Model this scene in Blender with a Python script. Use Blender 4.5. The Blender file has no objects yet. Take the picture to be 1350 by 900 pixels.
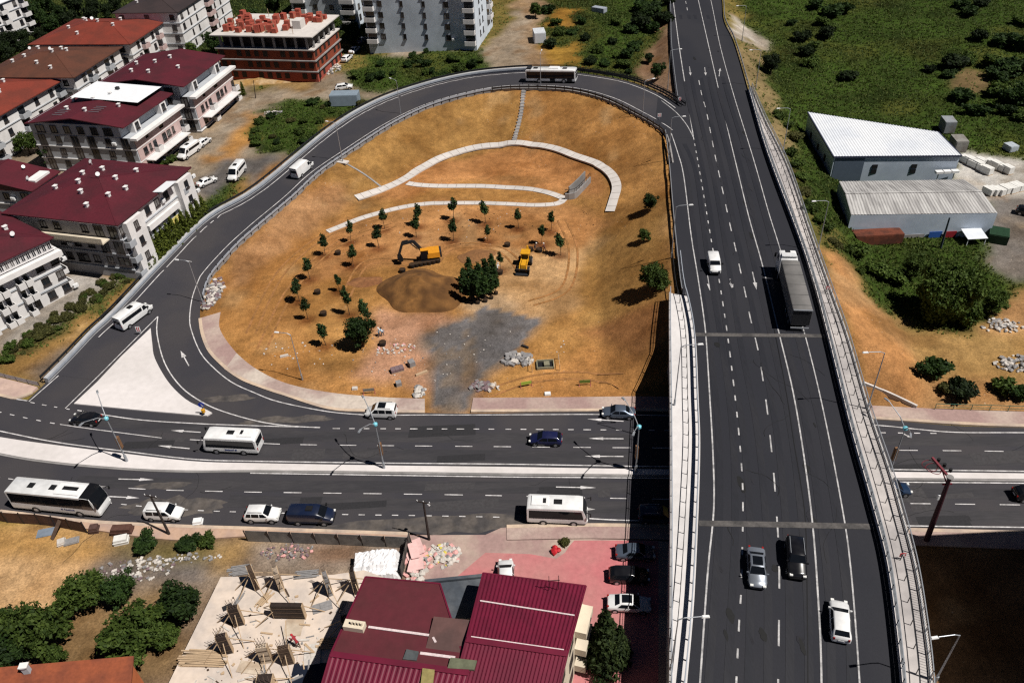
import bpy, bmesh, math, random
import numpy as np
from mathutils import Vector, Matrix
random.seed(7); np.random.seed(7)
PI = math.pi; rad = math.radians
scene = bpy.context.scene
C = scene.collection

# ------------------------------------------------------------------ camera (a drone 74 m above the lower road)
F_LEN, CX, CY, CAM_H = 1050.0, 675.0, 450.0, 74.0        # focal length and centre of a 1350-wide frame
PITCH, ROLL = rad(37.9), rad(3.1)
cF = Vector((0, math.cos(PITCH), -math.sin(PITCH)))
_u = Vector((0, math.sin(PITCH), math.cos(PITCH)))
cR = Vector((math.cos(ROLL), 0, 0)) - _u * math.sin(ROLL)
cU = _u * math.cos(ROLL) + Vector((math.sin(ROLL), 0, 0))
cam_d = bpy.data.cameras.new('camera'); cam_d.sensor_width = 36; cam_d.lens = 36 * F_LEN / 1350.0
cam_d.clip_start = 1; cam_d.clip_end = 12000
cam = bpy.data.objects.new('camera', cam_d); C.objects.link(cam)
m3 = Matrix((cR, cU, -cF)).transposed()
cam.matrix_world = Matrix.Translation((0, 0, CAM_H)) @ m3.to_4x4()
scene.camera = cam

def at(px, py, z=0.0):
    """the world point that the survey photo shows at (px, py), on the level z"""
    d = cF + cR * ((px - CX) / F_LEN) - cU * ((py - CY) / F_LEN)
    t = (z - CAM_H) / d.z
    return Vector((d.x * t, d.y * t, z))

def seen(p):
    v = Vector(p) - Vector((0, 0, CAM_H)); w_ = v.dot(cF); return (CX + F_LEN * v.dot(cR) / w_, CY - F_LEN * v.dot(cU) / w_)

# ------------------------------------------------------------------ light
SUN_EL, SUN_AZ = rad(58), math.atan2(0.892, -0.451)      # azimuth clockwise from +Y
w = bpy.data.worlds.new('World'); scene.world = w; w.use_nodes = True
nt = w.node_tree; bg = nt.nodes['Background']
sky = nt.nodes.new('ShaderNodeTexSky'); sky.sky_type = 'NISHITA'; sky.sun_disc = False
sky.altitude = 8000; sky.air_density = .5; sky.dust_density = .2; sky.sun_elevation = SUN_EL; sky.sun_rotation = SUN_AZ
nt.links.new(sky.outputs[0], bg.inputs[0]); bg.inputs[1].default_value = 0.05
sl = bpy.data.lights.new('sun', 'SUN'); sl.energy = 5.0; sl.angle = rad(0.5); sl.color = (1.0, 0.955, 0.89)
so = bpy.data.objects.new('sun', sl); C.objects.link(so)
sdir = Vector((math.sin(SUN_AZ) * math.cos(SUN_EL), math.cos(SUN_AZ) * math.cos(SUN_EL), math.sin(SUN_EL)))
so.rotation_euler = sdir.to_track_quat('Z', 'Y').to_euler(); so.location = (60, 0, 150)
scene.view_settings.view_transform = 'Standard'; scene.view_settings.look = 'None'
scene.view_settings.exposure = 0; scene.view_settings.gamma = 1
scene.cycles.use_denoising = False; scene.cycles.filter_width = 1.3; scene.cycles.max_bounces = 5; scene.cycles.diffuse_bounces = 1; scene.cycles.transparent_max_bounces = 6

# ------------------------------------------------------------------ materials
MATS = {}
ALB = 0.84
def alb(c):
    l = .3 * c[0] + .6 * c[1] + .1 * c[2]; t = min(1, l / .5); f = .76 + .34 * t * t * (3 - 2 * t); return tuple(min(.86, x * f) for x in c)
def mat(name, col, rough=0.8, var=0.25, scale=3.0, metal=0.0, coat=0.0, bump=0.0, col2=None, scale2=None, spec=0.4, stretch=None, emit=None):
    """base colour broken up by two noises in object space; optional second colour, clear coat and bump"""
    if name in MATS: return MATS[name]
    col = alb(col); col2 = alb(col2) if col2 else None
    m = bpy.data.materials.new(name); m.use_nodes = True; n = m.node_tree; L = n.links
    b = n.nodes['Principled BSDF']; b.inputs['Roughness'].default_value = rough; b.inputs['Metallic'].default_value = metal
    b.inputs['Coat Weight'].default_value = coat; b.inputs['Coat Roughness'].default_value = 0.05
    b.inputs['Specular IOR Level'].default_value = spec
    tc = n.nodes.new('ShaderNodeTexCoord'); vec = tc.outputs['Object']
    if stretch:
        mp = n.nodes.new('ShaderNodeMapping'); mp.inputs['Scale'].default_value = stretch; L.new(vec, mp.inputs[0]); vec = mp.outputs[0]
    t1 = n.nodes.new('ShaderNodeTexNoise'); t1.inputs['Scale'].default_value = scale; t1.inputs['Detail'].default_value = 6; t1.inputs['Roughness'].default_value = 0.65
    L.new(vec, t1.inputs[0])
    mr = n.nodes.new('ShaderNodeMapRange'); mr.inputs[1].default_value = 0.3; mr.inputs[2].default_value = 0.7
    mr.inputs[3].default_value = 1 - var; mr.inputs[4].default_value = 1 + var; L.new(t1.outputs[0], mr.inputs[0])
    src = None
    if col2 is not None:
        t2 = n.nodes.new('ShaderNodeTexNoise'); t2.inputs['Scale'].default_value = scale2 or scale * 0.25; t2.inputs['Detail'].default_value = 7
        L.new(vec, t2.inputs[0])
        rr = n.nodes.new('ShaderNodeMapRange'); rr.inputs[1].default_value = 0.42; rr.inputs[2].default_value = 0.62; L.new(t2.outputs[0], rr.inputs[0])
        mx = n.nodes.new('ShaderNodeMix'); mx.data_type = 'RGBA'; mx.inputs[6].default_value = (*col, 1); mx.inputs[7].default_value = (*col2, 1)
        L.new(rr.outputs[0], mx.inputs[0]); src = mx.outputs[2]
    ml = n.nodes.new('ShaderNodeMix'); ml.data_type = 'RGBA'; ml.blend_type = 'MULTIPLY'; ml.inputs[0].default_value = 1.0
    if src: L.new(src, ml.inputs[6])
    else: ml.inputs[6].default_value = (*col, 1)
    L.new(mr.outputs[0], ml.inputs[7]); L.new(ml.outputs[2], b.inputs['Base Color'])
    if bump:
        bp = n.nodes.new('ShaderNodeBump'); bp.inputs['Strength'].default_value = bump; bp.inputs['Distance'].default_value = 0.1
        L.new(t1.outputs[0], bp.inputs['Height']); L.new(bp.outputs[0], b.inputs['Normal'])
    if emit:
        b.inputs['Emission Color'].default_value = (*col, 1); b.inputs['Emission Strength'].default_value = emit
    MATS[name] = m; return m

def paint(name, col, rough=0.3, metal=0.0): return mat(name, col, rough, 0.08, 1.5, metal, 0.5, col2=tuple(c * .86 + .012 for c in col), scale2=.6)
ASPH = mat('asphalt', (0.047, 0.045, 0.055), 0.85, 0.20, 9, col2=(0.063, 0.057, 0.062), scale2=0.10, bump=0.08)
ASPH2 = mat('asphalt_dark', (0.021, 0.022, 0.031), 0.8, 0.14, 7, col2=(0.029, 0.029, 0.037), scale2=0.07, stretch=(1.5, 0.5, 1))
WHITE_LINE = mat('road_paint', (0.60, 0.58, 0.58), 0.7, 0.28, 4, col2=(.40, .385, .38), scale2=.9)
CONC = mat('concrete', (0.56, 0.52, 0.49), 0.85, 0.10, 1.2, col2=(0.47, 0.44, 0.42), scale2=0.15, bump=0.03)
CONC_L = mat('concrete_light', (0.63, 0.59, 0.58), 0.85, 0.07, 1.0, col2=(0.56, 0.525, 0.51), scale2=0.1)
CONC_G = mat('concrete_grey', (0.30, 0.285, 0.28), 0.9, 0.15, 1.2, col2=(0.23, 0.22, 0.215), scale2=0.2)
KERB = mat('kerb_stone', (0.52, 0.40, 0.30), 0.85, 0.15, 1.5, col2=(0.42, 0.33, 0.27), scale2=0.3)
PAVE = mat('paving_pink', (0.36, 0.24, 0.22), 0.9, 0.14, 3, col2=(0.44, 0.34, 0.29), scale2=0.18)
PINK = mat('paving_red', (0.52, 0.165, 0.175), 0.85, 0.12, 1.5, col2=(0.47, 0.20, 0.19), scale2=0.12)
STEEL = mat('galvanised_steel', (0.36, 0.38, 0.41), 0.45, 0.12, 2, 0.5)
STEEL_B = mat('pale_blue_steel', (0.34, 0.37, 0.42), 0.5, 0.12, 1.5, 0.1)
DARK = mat('dark_metal', (0.025, 0.026, 0.03), 0.55, 0.2, 3)
BLACK = mat('black_plastic', (0.012, 0.012, 0.014), 0.6, 0.2, 4)
RUBBER = mat('rubber', (0.016, 0.016, 0.017), 0.85, 0.2, 8)
GLASS = mat('vehicle_glass', (0.008, 0.010, 0.014), 0.10, 0.1, 2, spec=0.3)
WGLASS = mat('window_glass', (0.020, 0.024, 0.032), 0.12, 0.35, 0.6, spec=0.6)
WFRAME = mat('window_frame_white', (0.60, 0.58, 0.58), 0.6, 0.08, 2)
DFRAME = mat('window_frame_dark', (0.045, 0.035, 0.032), 0.6, 0.15, 2)
RIM = mat('wheel_rim', (0.45, 0.45, 0.47), 0.35, 0.1, 4, 0.7)
LAMP_W = mat('lamp_lens', (0.7, 0.7, 0.68), 0.2, 0.05, 3)
LAMP_R = mat('tail_lens', (0.35, 0.015, 0.012), 0.25, 0.1, 3)
LAMP_O = mat('amber_lens', (0.6, 0.2, 0.02), 0.3, 0.1, 3)
RED = mat('red_paint', (0.55, 0.02, 0.03), 0.5, 0.15, 2)
WHITEP = mat('white_plastic', (0.72, 0.72, 0.72), 0.5, 0.08, 3)
WOOD = mat('timber', (0.46, 0.33, 0.21), 0.85, 0.25, 4, stretch=(1, 6, 6))
PLYWOOD = mat('shuttering_ply', (0.43, 0.33, 0.24), 0.8, 0.15, 1.5, col2=(0.52, 0.44, 0.35), scale2=0.4)
PLY_D = mat('shuttering_dark', (0.035, 0.022, 0.018), 0.7, 0.3, 2)
BARK = mat('bark', (0.085, 0.055, 0.035), 0.95, 0.3, 6)
SOIL_D = mat('moist_soil', (0.060, 0.030, 0.012), 0.95, 0.35, 2.5, bump=0.3)

# ------------------------------------------------------------------ mesh helpers
class MB:
    """collects shapes and links them as ONE mesh object"""
    def __init__(s): s.v, s.f, s.m = [], [], []
    def add(s, vs, fs, mi=0):
        o = len(s.v); s.v += [tuple(p) for p in vs]; s.f += [tuple(i + o for i in f) for f in fs]; s.m += [mi] * len(fs); return s
    def box(s, c, d, rz=0.0, mi=0, top=1.0, rot=None):
        x, y, z = d[0] / 2, d[1] / 2, d[2] / 2
        P = [(-x, -y, -z), (x, -y, -z), (x, y, -z), (-x, y, -z), (-x * top, -y * top, z), (x * top, -y * top, z), (x * top, y * top, z), (-x * top, y * top, z)]
        R = rot if rot is not None else Matrix.Rotation(rz, 3, 'Z')
        return s.add([R @ Vector(p) + Vector(c) for p in P], [(3, 2, 1, 0), (4, 5, 6, 7), (0, 1, 5, 4), (1, 2, 6, 5), (2, 3, 7, 6), (3, 0, 4, 7)], mi)
    def prism(s, poly, z0, z1, mi=0):
        """poly counter-clockwise; z0 and z1 numbers or lists"""
        n = len(poly); a = z0 if isinstance(z0, (list, tuple)) else [z0] * n; b = z1 if isinstance(z1, (list, tuple)) else [z1] * n
        vs = [(p[0], p[1], a[i]) for i, p in enumerate(poly)] + [(p[0], p[1], b[i]) for i, p in enumerate(poly)]
        fs = [tuple(range(n - 1, -1, -1)), tuple(range(n, 2 * n))] + [(i, (i + 1) % n, n + (i + 1) % n, n + i) for i in range(n)]
        return s.add(vs, fs, mi)
    def bar(s, a, b, w, h=None, mi=0):
        """a box beam from a to b"""
        a, b = Vector(a), Vector(b); d = b - a
        if d.length < 1e-6: return s
        q = d.to_track_quat('X', 'Z').to_matrix(); h = h or w
        return s.box((a + b) / 2, (d.length, w, h), rot=q, mi=mi)
    def tube(s, pts, r, n=8, mi=0, cap=True):
        pts = [Vector(p) for p in pts]; rs = r if isinstance(r, (list, tuple)) else [r] * len(pts)
        vs, fs = [], []
        for i, p in enumerate(pts):
            d = (pts[min(i + 1, len(pts) - 1)] - pts[max(i - 1, 0)]).normalized()
            e = d.cross(Vector((0, 0, 1)) if abs(d.z) < 0.95 else Vector((0, 1, 0))).normalized(); g = d.cross(e)
            vs += [p + (e * math.cos(2 * PI * k / n) + g * math.sin(2 * PI * k / n)) * rs[i] for k in range(n)]
        for i in range(len(pts) - 1):
            fs += [(i * n + k, i * n + (k + 1) % n, (i + 1) * n + (k + 1) % n, (i + 1) * n + k) for k in range(n)]
        if cap: fs += [tuple(range(n - 1, -1, -1)), tuple(range(len(vs) - n, len(vs)))]
        return s.add(vs, fs, mi)
    def cyl(s, c, r, h, n=16, axis='Z', r2=None, mi=0):
        c = Vector(c); ax = {'X': Vector((1, 0, 0)), 'Y': Vector((0, 1, 0)), 'Z': Vector((0, 0, 1))}[axis]
        return s.tube([c - ax * h / 2, c + ax * h / 2], [r, r if r2 is None else r2], n, mi)
    def lumps(s, c, r, n=1, mi=0, squash=0.7):
        """an irregular stone or clod"""
        bm = bmesh.new(); bmesh.ops.create_icosphere(bm, subdivisions=1, radius=r)
        R = Matrix.Rotation(random.random() * 6, 3, 'Z')
        vs = [R @ Vector((v.co.x * random.uniform(.7, 1.3), v.co.y * random.uniform(.7, 1.2), v.co.z * squash * random.uniform(.7, 1.2))) + Vector(c) for v in bm.verts]
        fs = [tuple(v.index for v in f.verts) for f in bm.faces]; bm.free()
        return s.add(vs, fs, mi)
    def quad(s, a, b, c, d, mi=0): return s.add([a, b, c, d], [(0, 1, 2, 3)], mi)
    def mesh(s, name, mats, smooth=None):
        me = bpy.data.meshes.new(name); me.from_pydata(s.v, [], s.f)
        for q in (mats if isinstance(mats, (list, tuple)) else [mats]): me.materials.append(q)
        if any(s.m): me.polygons.foreach_set('material_index', s.m)
        if smooth is not None:
            me.polygons.foreach_set('use_smooth', [True] * len(me.polygons)); me.set_sharp_from_angle(angle=rad(smooth))
        me.update(); return me
    def build(s, name, mats, parent=None, smooth=None): return put(name, s.mesh(name, mats, smooth), parent)

def put(name, me, parent=None, loc=(0, 0, 0), rz=0.0):
    o = bpy.data.objects.new(name, me); C.objects.link(o); o.location = loc
    if rz: o.rotation_euler = (0, 0, rz)
    if parent is not None: o.parent = parent
    return o
def tag(o, label, cat, group=None):
    o['label'] = label; o['category'] = cat
    if group: o['group'] = group
    return o
def thing(name, label, cat, loc=(0, 0, 0), rz=0.0, group=None):
    o = bpy.data.objects.new(name, None); C.objects.link(o); o.location = loc; o.rotation_euler = (0, 0, rz); o.empty_display_size = .3
    return tag(o, label, cat, group)
def struct(o): o['kind'] = 'structure'; return o
def copy_tree(o, parent=None):
    c = o.copy(); C.objects.link(c)
    if parent is not None: c.parent = parent
    for ch in list(o.children): copy_tree(ch, c)
    return c
def dup(o, loc, rz=0.0, label=None, scale=None):
    c = copy_tree(o); c.location = loc; c.rotation_euler = (0, 0, rz)
    if label: c['label'] = label
    if scale: c.scale = (scale,) * 3 if not isinstance(scale, tuple) else scale
    return c
def lerp(a, b, t): return a + (b - a) * t
def smooth01(t): t = min(1, max(0, t)); return t * t * (3 - 2 * t)
def resample(pts, step):
    """points every step metres along a polyline of Vectors (Catmull-Rom through the given points)"""
    P = [Vector(p) for p in pts]; out = []
    for i in range(len(P) - 1):
        p0, p1, p2, p3 = P[max(i - 1, 0)], P[i], P[i + 1], P[min(i + 2, len(P) - 1)]
        n = max(1, int(math.ceil((p2 - p1).length / step)))
        for k in range(n):
            t = k / n
            out.append(0.5 * ((2 * p1) + (p2 - p0) * t + (2 * p0 - 5 * p1 + 4 * p2 - p3) * t * t + (3 * p1 - p0 - 3 * p2 + p3) * t ** 3))
    out.append(P[-1]); return out
def by_n(pts, n):
    """n points evenly spaced along a polyline"""
    P = [Vector(p) for p in pts]; d = [0]
    for i in range(1, len(P)): d.append(d[-1] + (P[i] - P[i - 1]).length)
    out = []; j = 0
    for k in range(n):
        s = d[-1] * k / (n - 1)
        while j < len(P) - 2 and d[j + 1] < s: j += 1
        t = (s - d[j]) / max(1e-9, d[j + 1] - d[j]); out.append(P[j].lerp(P[j + 1], min(1, t)))
    return out
def offset(pts, d):
    """polyline moved sideways by d (to its left when positive)"""
    out = []
    for i, p in enumerate(pts):
        t = pts[min(i + 1, len(pts) - 1)] - pts[max(i - 1, 0)]; t.z = 0
        t.normalize(); out.append(p + Vector((-t.y, t.x, 0)) * d)
    return out
def ribbon(mb, A, B, mi=0, dz=0.0):
    """a sheet between two polylines with the same count; A on the left of the direction of travel"""
    n = len(A); vs = [(p.x, p.y, p.z + dz) for p in A] + [(p.x, p.y, p.z + dz) for p in B]
    return mb.add(vs, [(i, n + i, n + i + 1, i + 1) for i in range(n - 1)], mi)
def band(mb, pts, w, mi=0, dz=0.0): return ribbon(mb, offset(pts, w / 2), offset(pts, -w / 2), mi, dz)
def wall(mb, pts, w, z0, z1, mi=0):
    """a solid band along a polyline; z0/z1 relative to the polyline's own level"""
    A, B = offset(pts, w / 2), offset(pts, -w / 2); n = len(pts)
    vs = [(p.x, p.y, p.z + z1) for p in A] + [(p.x, p.y, p.z + z1) for p in B] + [(p.x, p.y, p.z + z0) for p in A] + [(p.x, p.y, p.z + z0) for p in B]
    fs = []
    for i in range(n - 1):
        fs += [(i, n + i, n + i + 1, i + 1), (2 * n + i, i, i + 1, 2 * n + i + 1), (n + i, 3 * n + i, 3 * n + i + 1, n + i + 1)]
    fs += [(0, 2 * n, 3 * n, n), (n - 1, 2 * n - 1, 4 * n - 1, 3 * n - 1)]
    return mb.add(vs, fs, mi)
# ------------------------------------------------------------------ road lines surveyed from the photo
def zh(y): return 6.6 + 1.9 * smooth01((y - 95) / 110)        # level of the highway deck
def on_deck(px, py):
    z = 7.0
    for _ in range(8): z = zh(at(px, py, z).y)
    return at(px, py, z)
def deck_line(pp, step=2.0): return resample([on_deck(*p) for p in pp], step)
HW_L = [(876, -70), (885, 0), (887, 59), (895, 128), (896, 150), (889, 185), (888, 222), (893, 286), (902, 371), (909, 400), (917, 445), (921, 530), (923, 583), (921, 667), (915, 793), (906, 897), (900, 960)]
HW_R = [(945, -70), (952, 0), (955, 28), (968, 56), (987, 120), (1010, 199), (1052, 312), (1072, 373), (1091, 445), (1120, 563), (1149, 667), (1170, 752), (1187, 887), (1191, 960)]
WALK_L = [(882.5, 387), (882.5, 440), (883.5, 540), (884, 667), (883.5, 760), (883, 880), (882, 960)]   # outer edge of the pale walkway
WALK_R = [(991, 118), (1008, 158), (1038, 220), (1067, 304), (1095, 384), (1117, 446), (1145, 542), (1171, 619), (1185, 667), (1207, 752), (1222, 849), (1227, 898), (1230, 960)]
hwl, hwr = deck_line(HW_L), deck_line(HW_R)
wkl, wkr = deck_line(WALK_L), deck_line(WALK_R)
RAMP_O = [(36, 529, 0), (55, 512, .02), (92, 475, .02), (125, 440, .05), (153, 414, .2), (215, 348, .95), (276, 289, 2.1), (340, 251, 2.9), (432, 176, 4.4), (488, 141, 5.2), (547, 118, 5.9), (611, 102, 6.6), (670, 95, 7.1), (728, 93, 7.4), (762, 96, 7.7), (823, 106, 8.0), (869, 123, 8.15), (897, 141, 8.3)]
RAMP_I = [(481, 540, 0), (432, 536.5, 0), (374, 518, 0), (351, 511, 0), (320, 499, .02), (299, 485.5, .05), (281, 467, .02), (270, 448, .03), (264, 425, .08), (264, 408, .15), (267, 388, .35), (274, 369, .65), (290, 348, 1.15), (314, 322, 2.0), (340, 299, 2.45), (386, 260, 3.15), (418, 230, 3.8), (458, 202, 4.5), (512, 167, 5.3), (560, 143, 5.9), (611, 127, 6.5), (670, 117, 7.0), (747, 119, 7.6), (798, 131, 7.95), (836, 149, 8.0), (864, 165, 8.15), (880, 179, 8.25), (888, 215, 8.2)]
rp3 = lambda p: at(*p) if p[0] < 830 else on_deck(p[0], p[1]) - Vector((0, 0, .03))
rmo = resample([rp3(p) for p in RAMP_O], 2.0)
rmi = resample([rp3(p) for p in RAMP_I], 2.0)
N_EDGE = [(-120, 492), (0, 519), (36, 527), (100, 529), (179, 533), (340, 540), (481, 545.5), (560, 544), (621, 545), (831, 542), (1000, 545), (1153, 553), (1260, 561), (1350, 564), (1500, 568)]
S_EDGE = [(-120, 655), (0, 672), (112, 687), (230, 693), (340, 696.5), (540, 703.5), (643, 704), (668, 694), (776, 692), (1000, 694), (1191, 698), (1350, 702), (1500, 706)]
n_edge = resample([at(*p) for p in N_EDGE], 2.0); s_edge = resample([at(*p) for p in S_EDGE], 2.0)
LOW_POLY = [at(*p) for p in N_EDGE] + [at(*p) for p in reversed(S_EDGE)]

# ------------------------------------------------------------------ terrain: a height field with embankments under the roads
XS = np.arange(-290, 262, 1.0); YS = np.arange(8, 402, 1.0)
GX, GY = np.meshgrid(XS, YS)
def inside(px, py, poly):
    r = np.zeros(px.shape, bool); n = len(poly)
    for i in range(n):
        x0, y0 = poly[i][0], poly[i][1]; x1, y1 = poly[(i + 1) % n][0], poly[(i + 1) % n][1]
        if y0 == y1: continue
        c = ((y0 > py) != (y1 > py)) & (px < (x1 - x0) * (py - y0) / (y1 - y0) + x0); r ^= c
    return r
def edge_dist(poly):
    """distance to a closed polygon (0 inside) and level of its nearest edge point"""
    d = np.full(GX.shape, 1e9); z = np.zeros(GX.shape); n = len(poly)
    for i in range(n):
        a, b = poly[i], poly[(i + 1) % n]; ex, ey = b[0] - a[0], b[1] - a[1]; l2 = ex * ex + ey * ey + 1e-9
        t = np.clip(((GX - a[0]) * ex + (GY - a[1]) * ey) / l2, 0, 1)
        q = np.hypot(GX - a[0] - t * ex, GY - a[1] - t * ey); k = q < d
        d = np.where(k, q, d); z = np.where(k, a[2] + t * (b[2] - a[2]), z)
    d[inside(GX, GY, poly)] = 0
    return d, z
def ss(a, b, x): t = np.clip((x - a) / (b - a), 0, 1); return t * t * (3 - 2 * t)
def vnoise(x, y, s, seed):
    """smooth value noise"""
    r = np.random.RandomState(seed); g = r.rand(64, 64); u, v = x / s, y / s; i, j = np.floor(u).astype(int), np.floor(v).astype(int)
    fu, fv = u - i, v - j; fu = fu * fu * (3 - 2 * fu); fv = fv * fv * (3 - 2 * fv)
    G = lambda a, b: g[a % 64, b % 64]
    return (G(i, j) * (1 - fu) + G(i + 1, j) * fu) * (1 - fv) + (G(i, j + 1) * (1 - fu) + G(i + 1, j + 1) * fu) * fv - 0.5
def fbm(x, y, s, seed): return vnoise(x, y, s, seed) + .5 * vnoise(x + 31, y + 7, s / 2.1, seed + 1) + .25 * vnoise(x, y + 17, s / 4.3, seed + 2)
loop_poly = [tuple(p) for p in rmi] + [tuple(p) for p in hwl if p.y < rmi[-1].y]
hx = np.interp(GY, [p.y for p in reversed(hwr)], [p.x for p in reversed(hwr)])
east = GX > hx - 4
rise = np.maximum(0, GY - 95) * 0.030 + 3.0 * ss(-55, 0, GX) * ss(140, 205, GY)
base = rise.copy()
base_e = 0.6 + 0.055 * np.maximum(0, GY - 150) + 4.0 * ss(210, 260, GY) * ss(110, 60, GX) + 0.05 * np.maximum(0, GX - 95) * ss(120, 170, GY)
base = np.where(east, base_e, base)
base[inside(GX, GY, loop_poly)] = 0.0
base = np.where(GY < 62, np.minimum(base, 0.1), base)
ramp_poly = [tuple(p) for p in rmo] + [tuple(p) for p in reversed(rmi)]
hw_n = [p for p in hwl if p.y > 84]; hr_n = [p for p in hwr if p.y > 84]
wr_n = [p for p in wkr if p.y > 84]
hw_poly = [tuple(p) for p in hw_n] + [tuple(p) for p in reversed(wr_n)]
hr_top = [p for p in hr_n if p.y > wkr[0].y]
hw_poly = [tuple(p) for p in hw_n] + [tuple(p) for p in reversed(hr_top + wr_n)]
Z = base + 0.35 * fbm(GX, GY, 23, 3)
for poly, slope in ((hw_poly, 0.52), (ramp_poly, 0.40)):
    d, zr = edge_dist(poly); dd = np.maximum(0, d - 0.5)
    Z = np.maximum(np.minimum(Z, zr - 0.10 + slope * dd), zr - 0.10 - slope * dd)
    Z = np.where(d < 0.6, zr - 0.30, Z)
dl, zl = edge_dist([tuple(p) for p in LOW_POLY])
Z = np.minimum(Z, 0.02 + 0.75 * np.maximum(0, dl - 3.2)); Z = np.where(dl < 4.6, np.where(GY < 75, np.minimum(Z, -0.05), np.minimum(Z, 0.05)), Z)
Z = np.where((dl < 1.2), -0.12, Z)
Z += np.where(dl > 6, 0.10 * fbm(GX, GY, 5, 11), 0)
dtri, _ = edge_dist([tuple(at(*p)) for p in ((36, 529), (205, 395), (330, 520), (400, 560), (100, 545))]); Z = np.where(dtri < 0.8, -0.15, Z)
dramp, zr = edge_dist(ramp_poly); ndr = np.where(dramp < .01, 1.0, np.where(dramp < 1.2, .22, 0)); Z = np.where(ndr > 0, np.minimum(Z, zr - ndr), Z)
dhw, zr = edge_dist(hw_poly); Z = np.where(dhw < 0.7, np.minimum(Z, zr - 0.2), Z)
def zt(x, y):
    u, v = min(max(x - XS[0], 0), len(XS) - 1.001), min(max(y - YS[0], 0), len(YS) - 1.001); i, j = int(u), int(v); a, b = u - i, v - j
    return float((Z[j, i] * (1 - a) + Z[j, i + 1] * a) * (1 - b) + (Z[j + 1, i] * (1 - a) + Z[j + 1, i + 1] * a) * b)
def spot(px, py, dz=0.0):
    """the terrain point seen at (px, py)"""
    d = cF + cR * ((px - CX) / F_LEN) - cU * ((py - CY) / F_LEN); t0 = (14 - CAM_H) / d.z; t1 = (-1 - CAM_H) / d.z; p = None
    for k in range(241):
        t = t0 + (t1 - t0) * k / 240; p = Vector((d.x * t, d.y * t, CAM_H + d.z * t))
        if p.z <= zt(p.x, p.y): break
    p.z = zt(p.x, p.y) + dz; return p
def drape(pp, step=1.0, dz=0.06):
    out = resample([spot(*p) for p in pp], step)
    for p in out: p.z = zt(p.x, p.y) + dz
    return out

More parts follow.
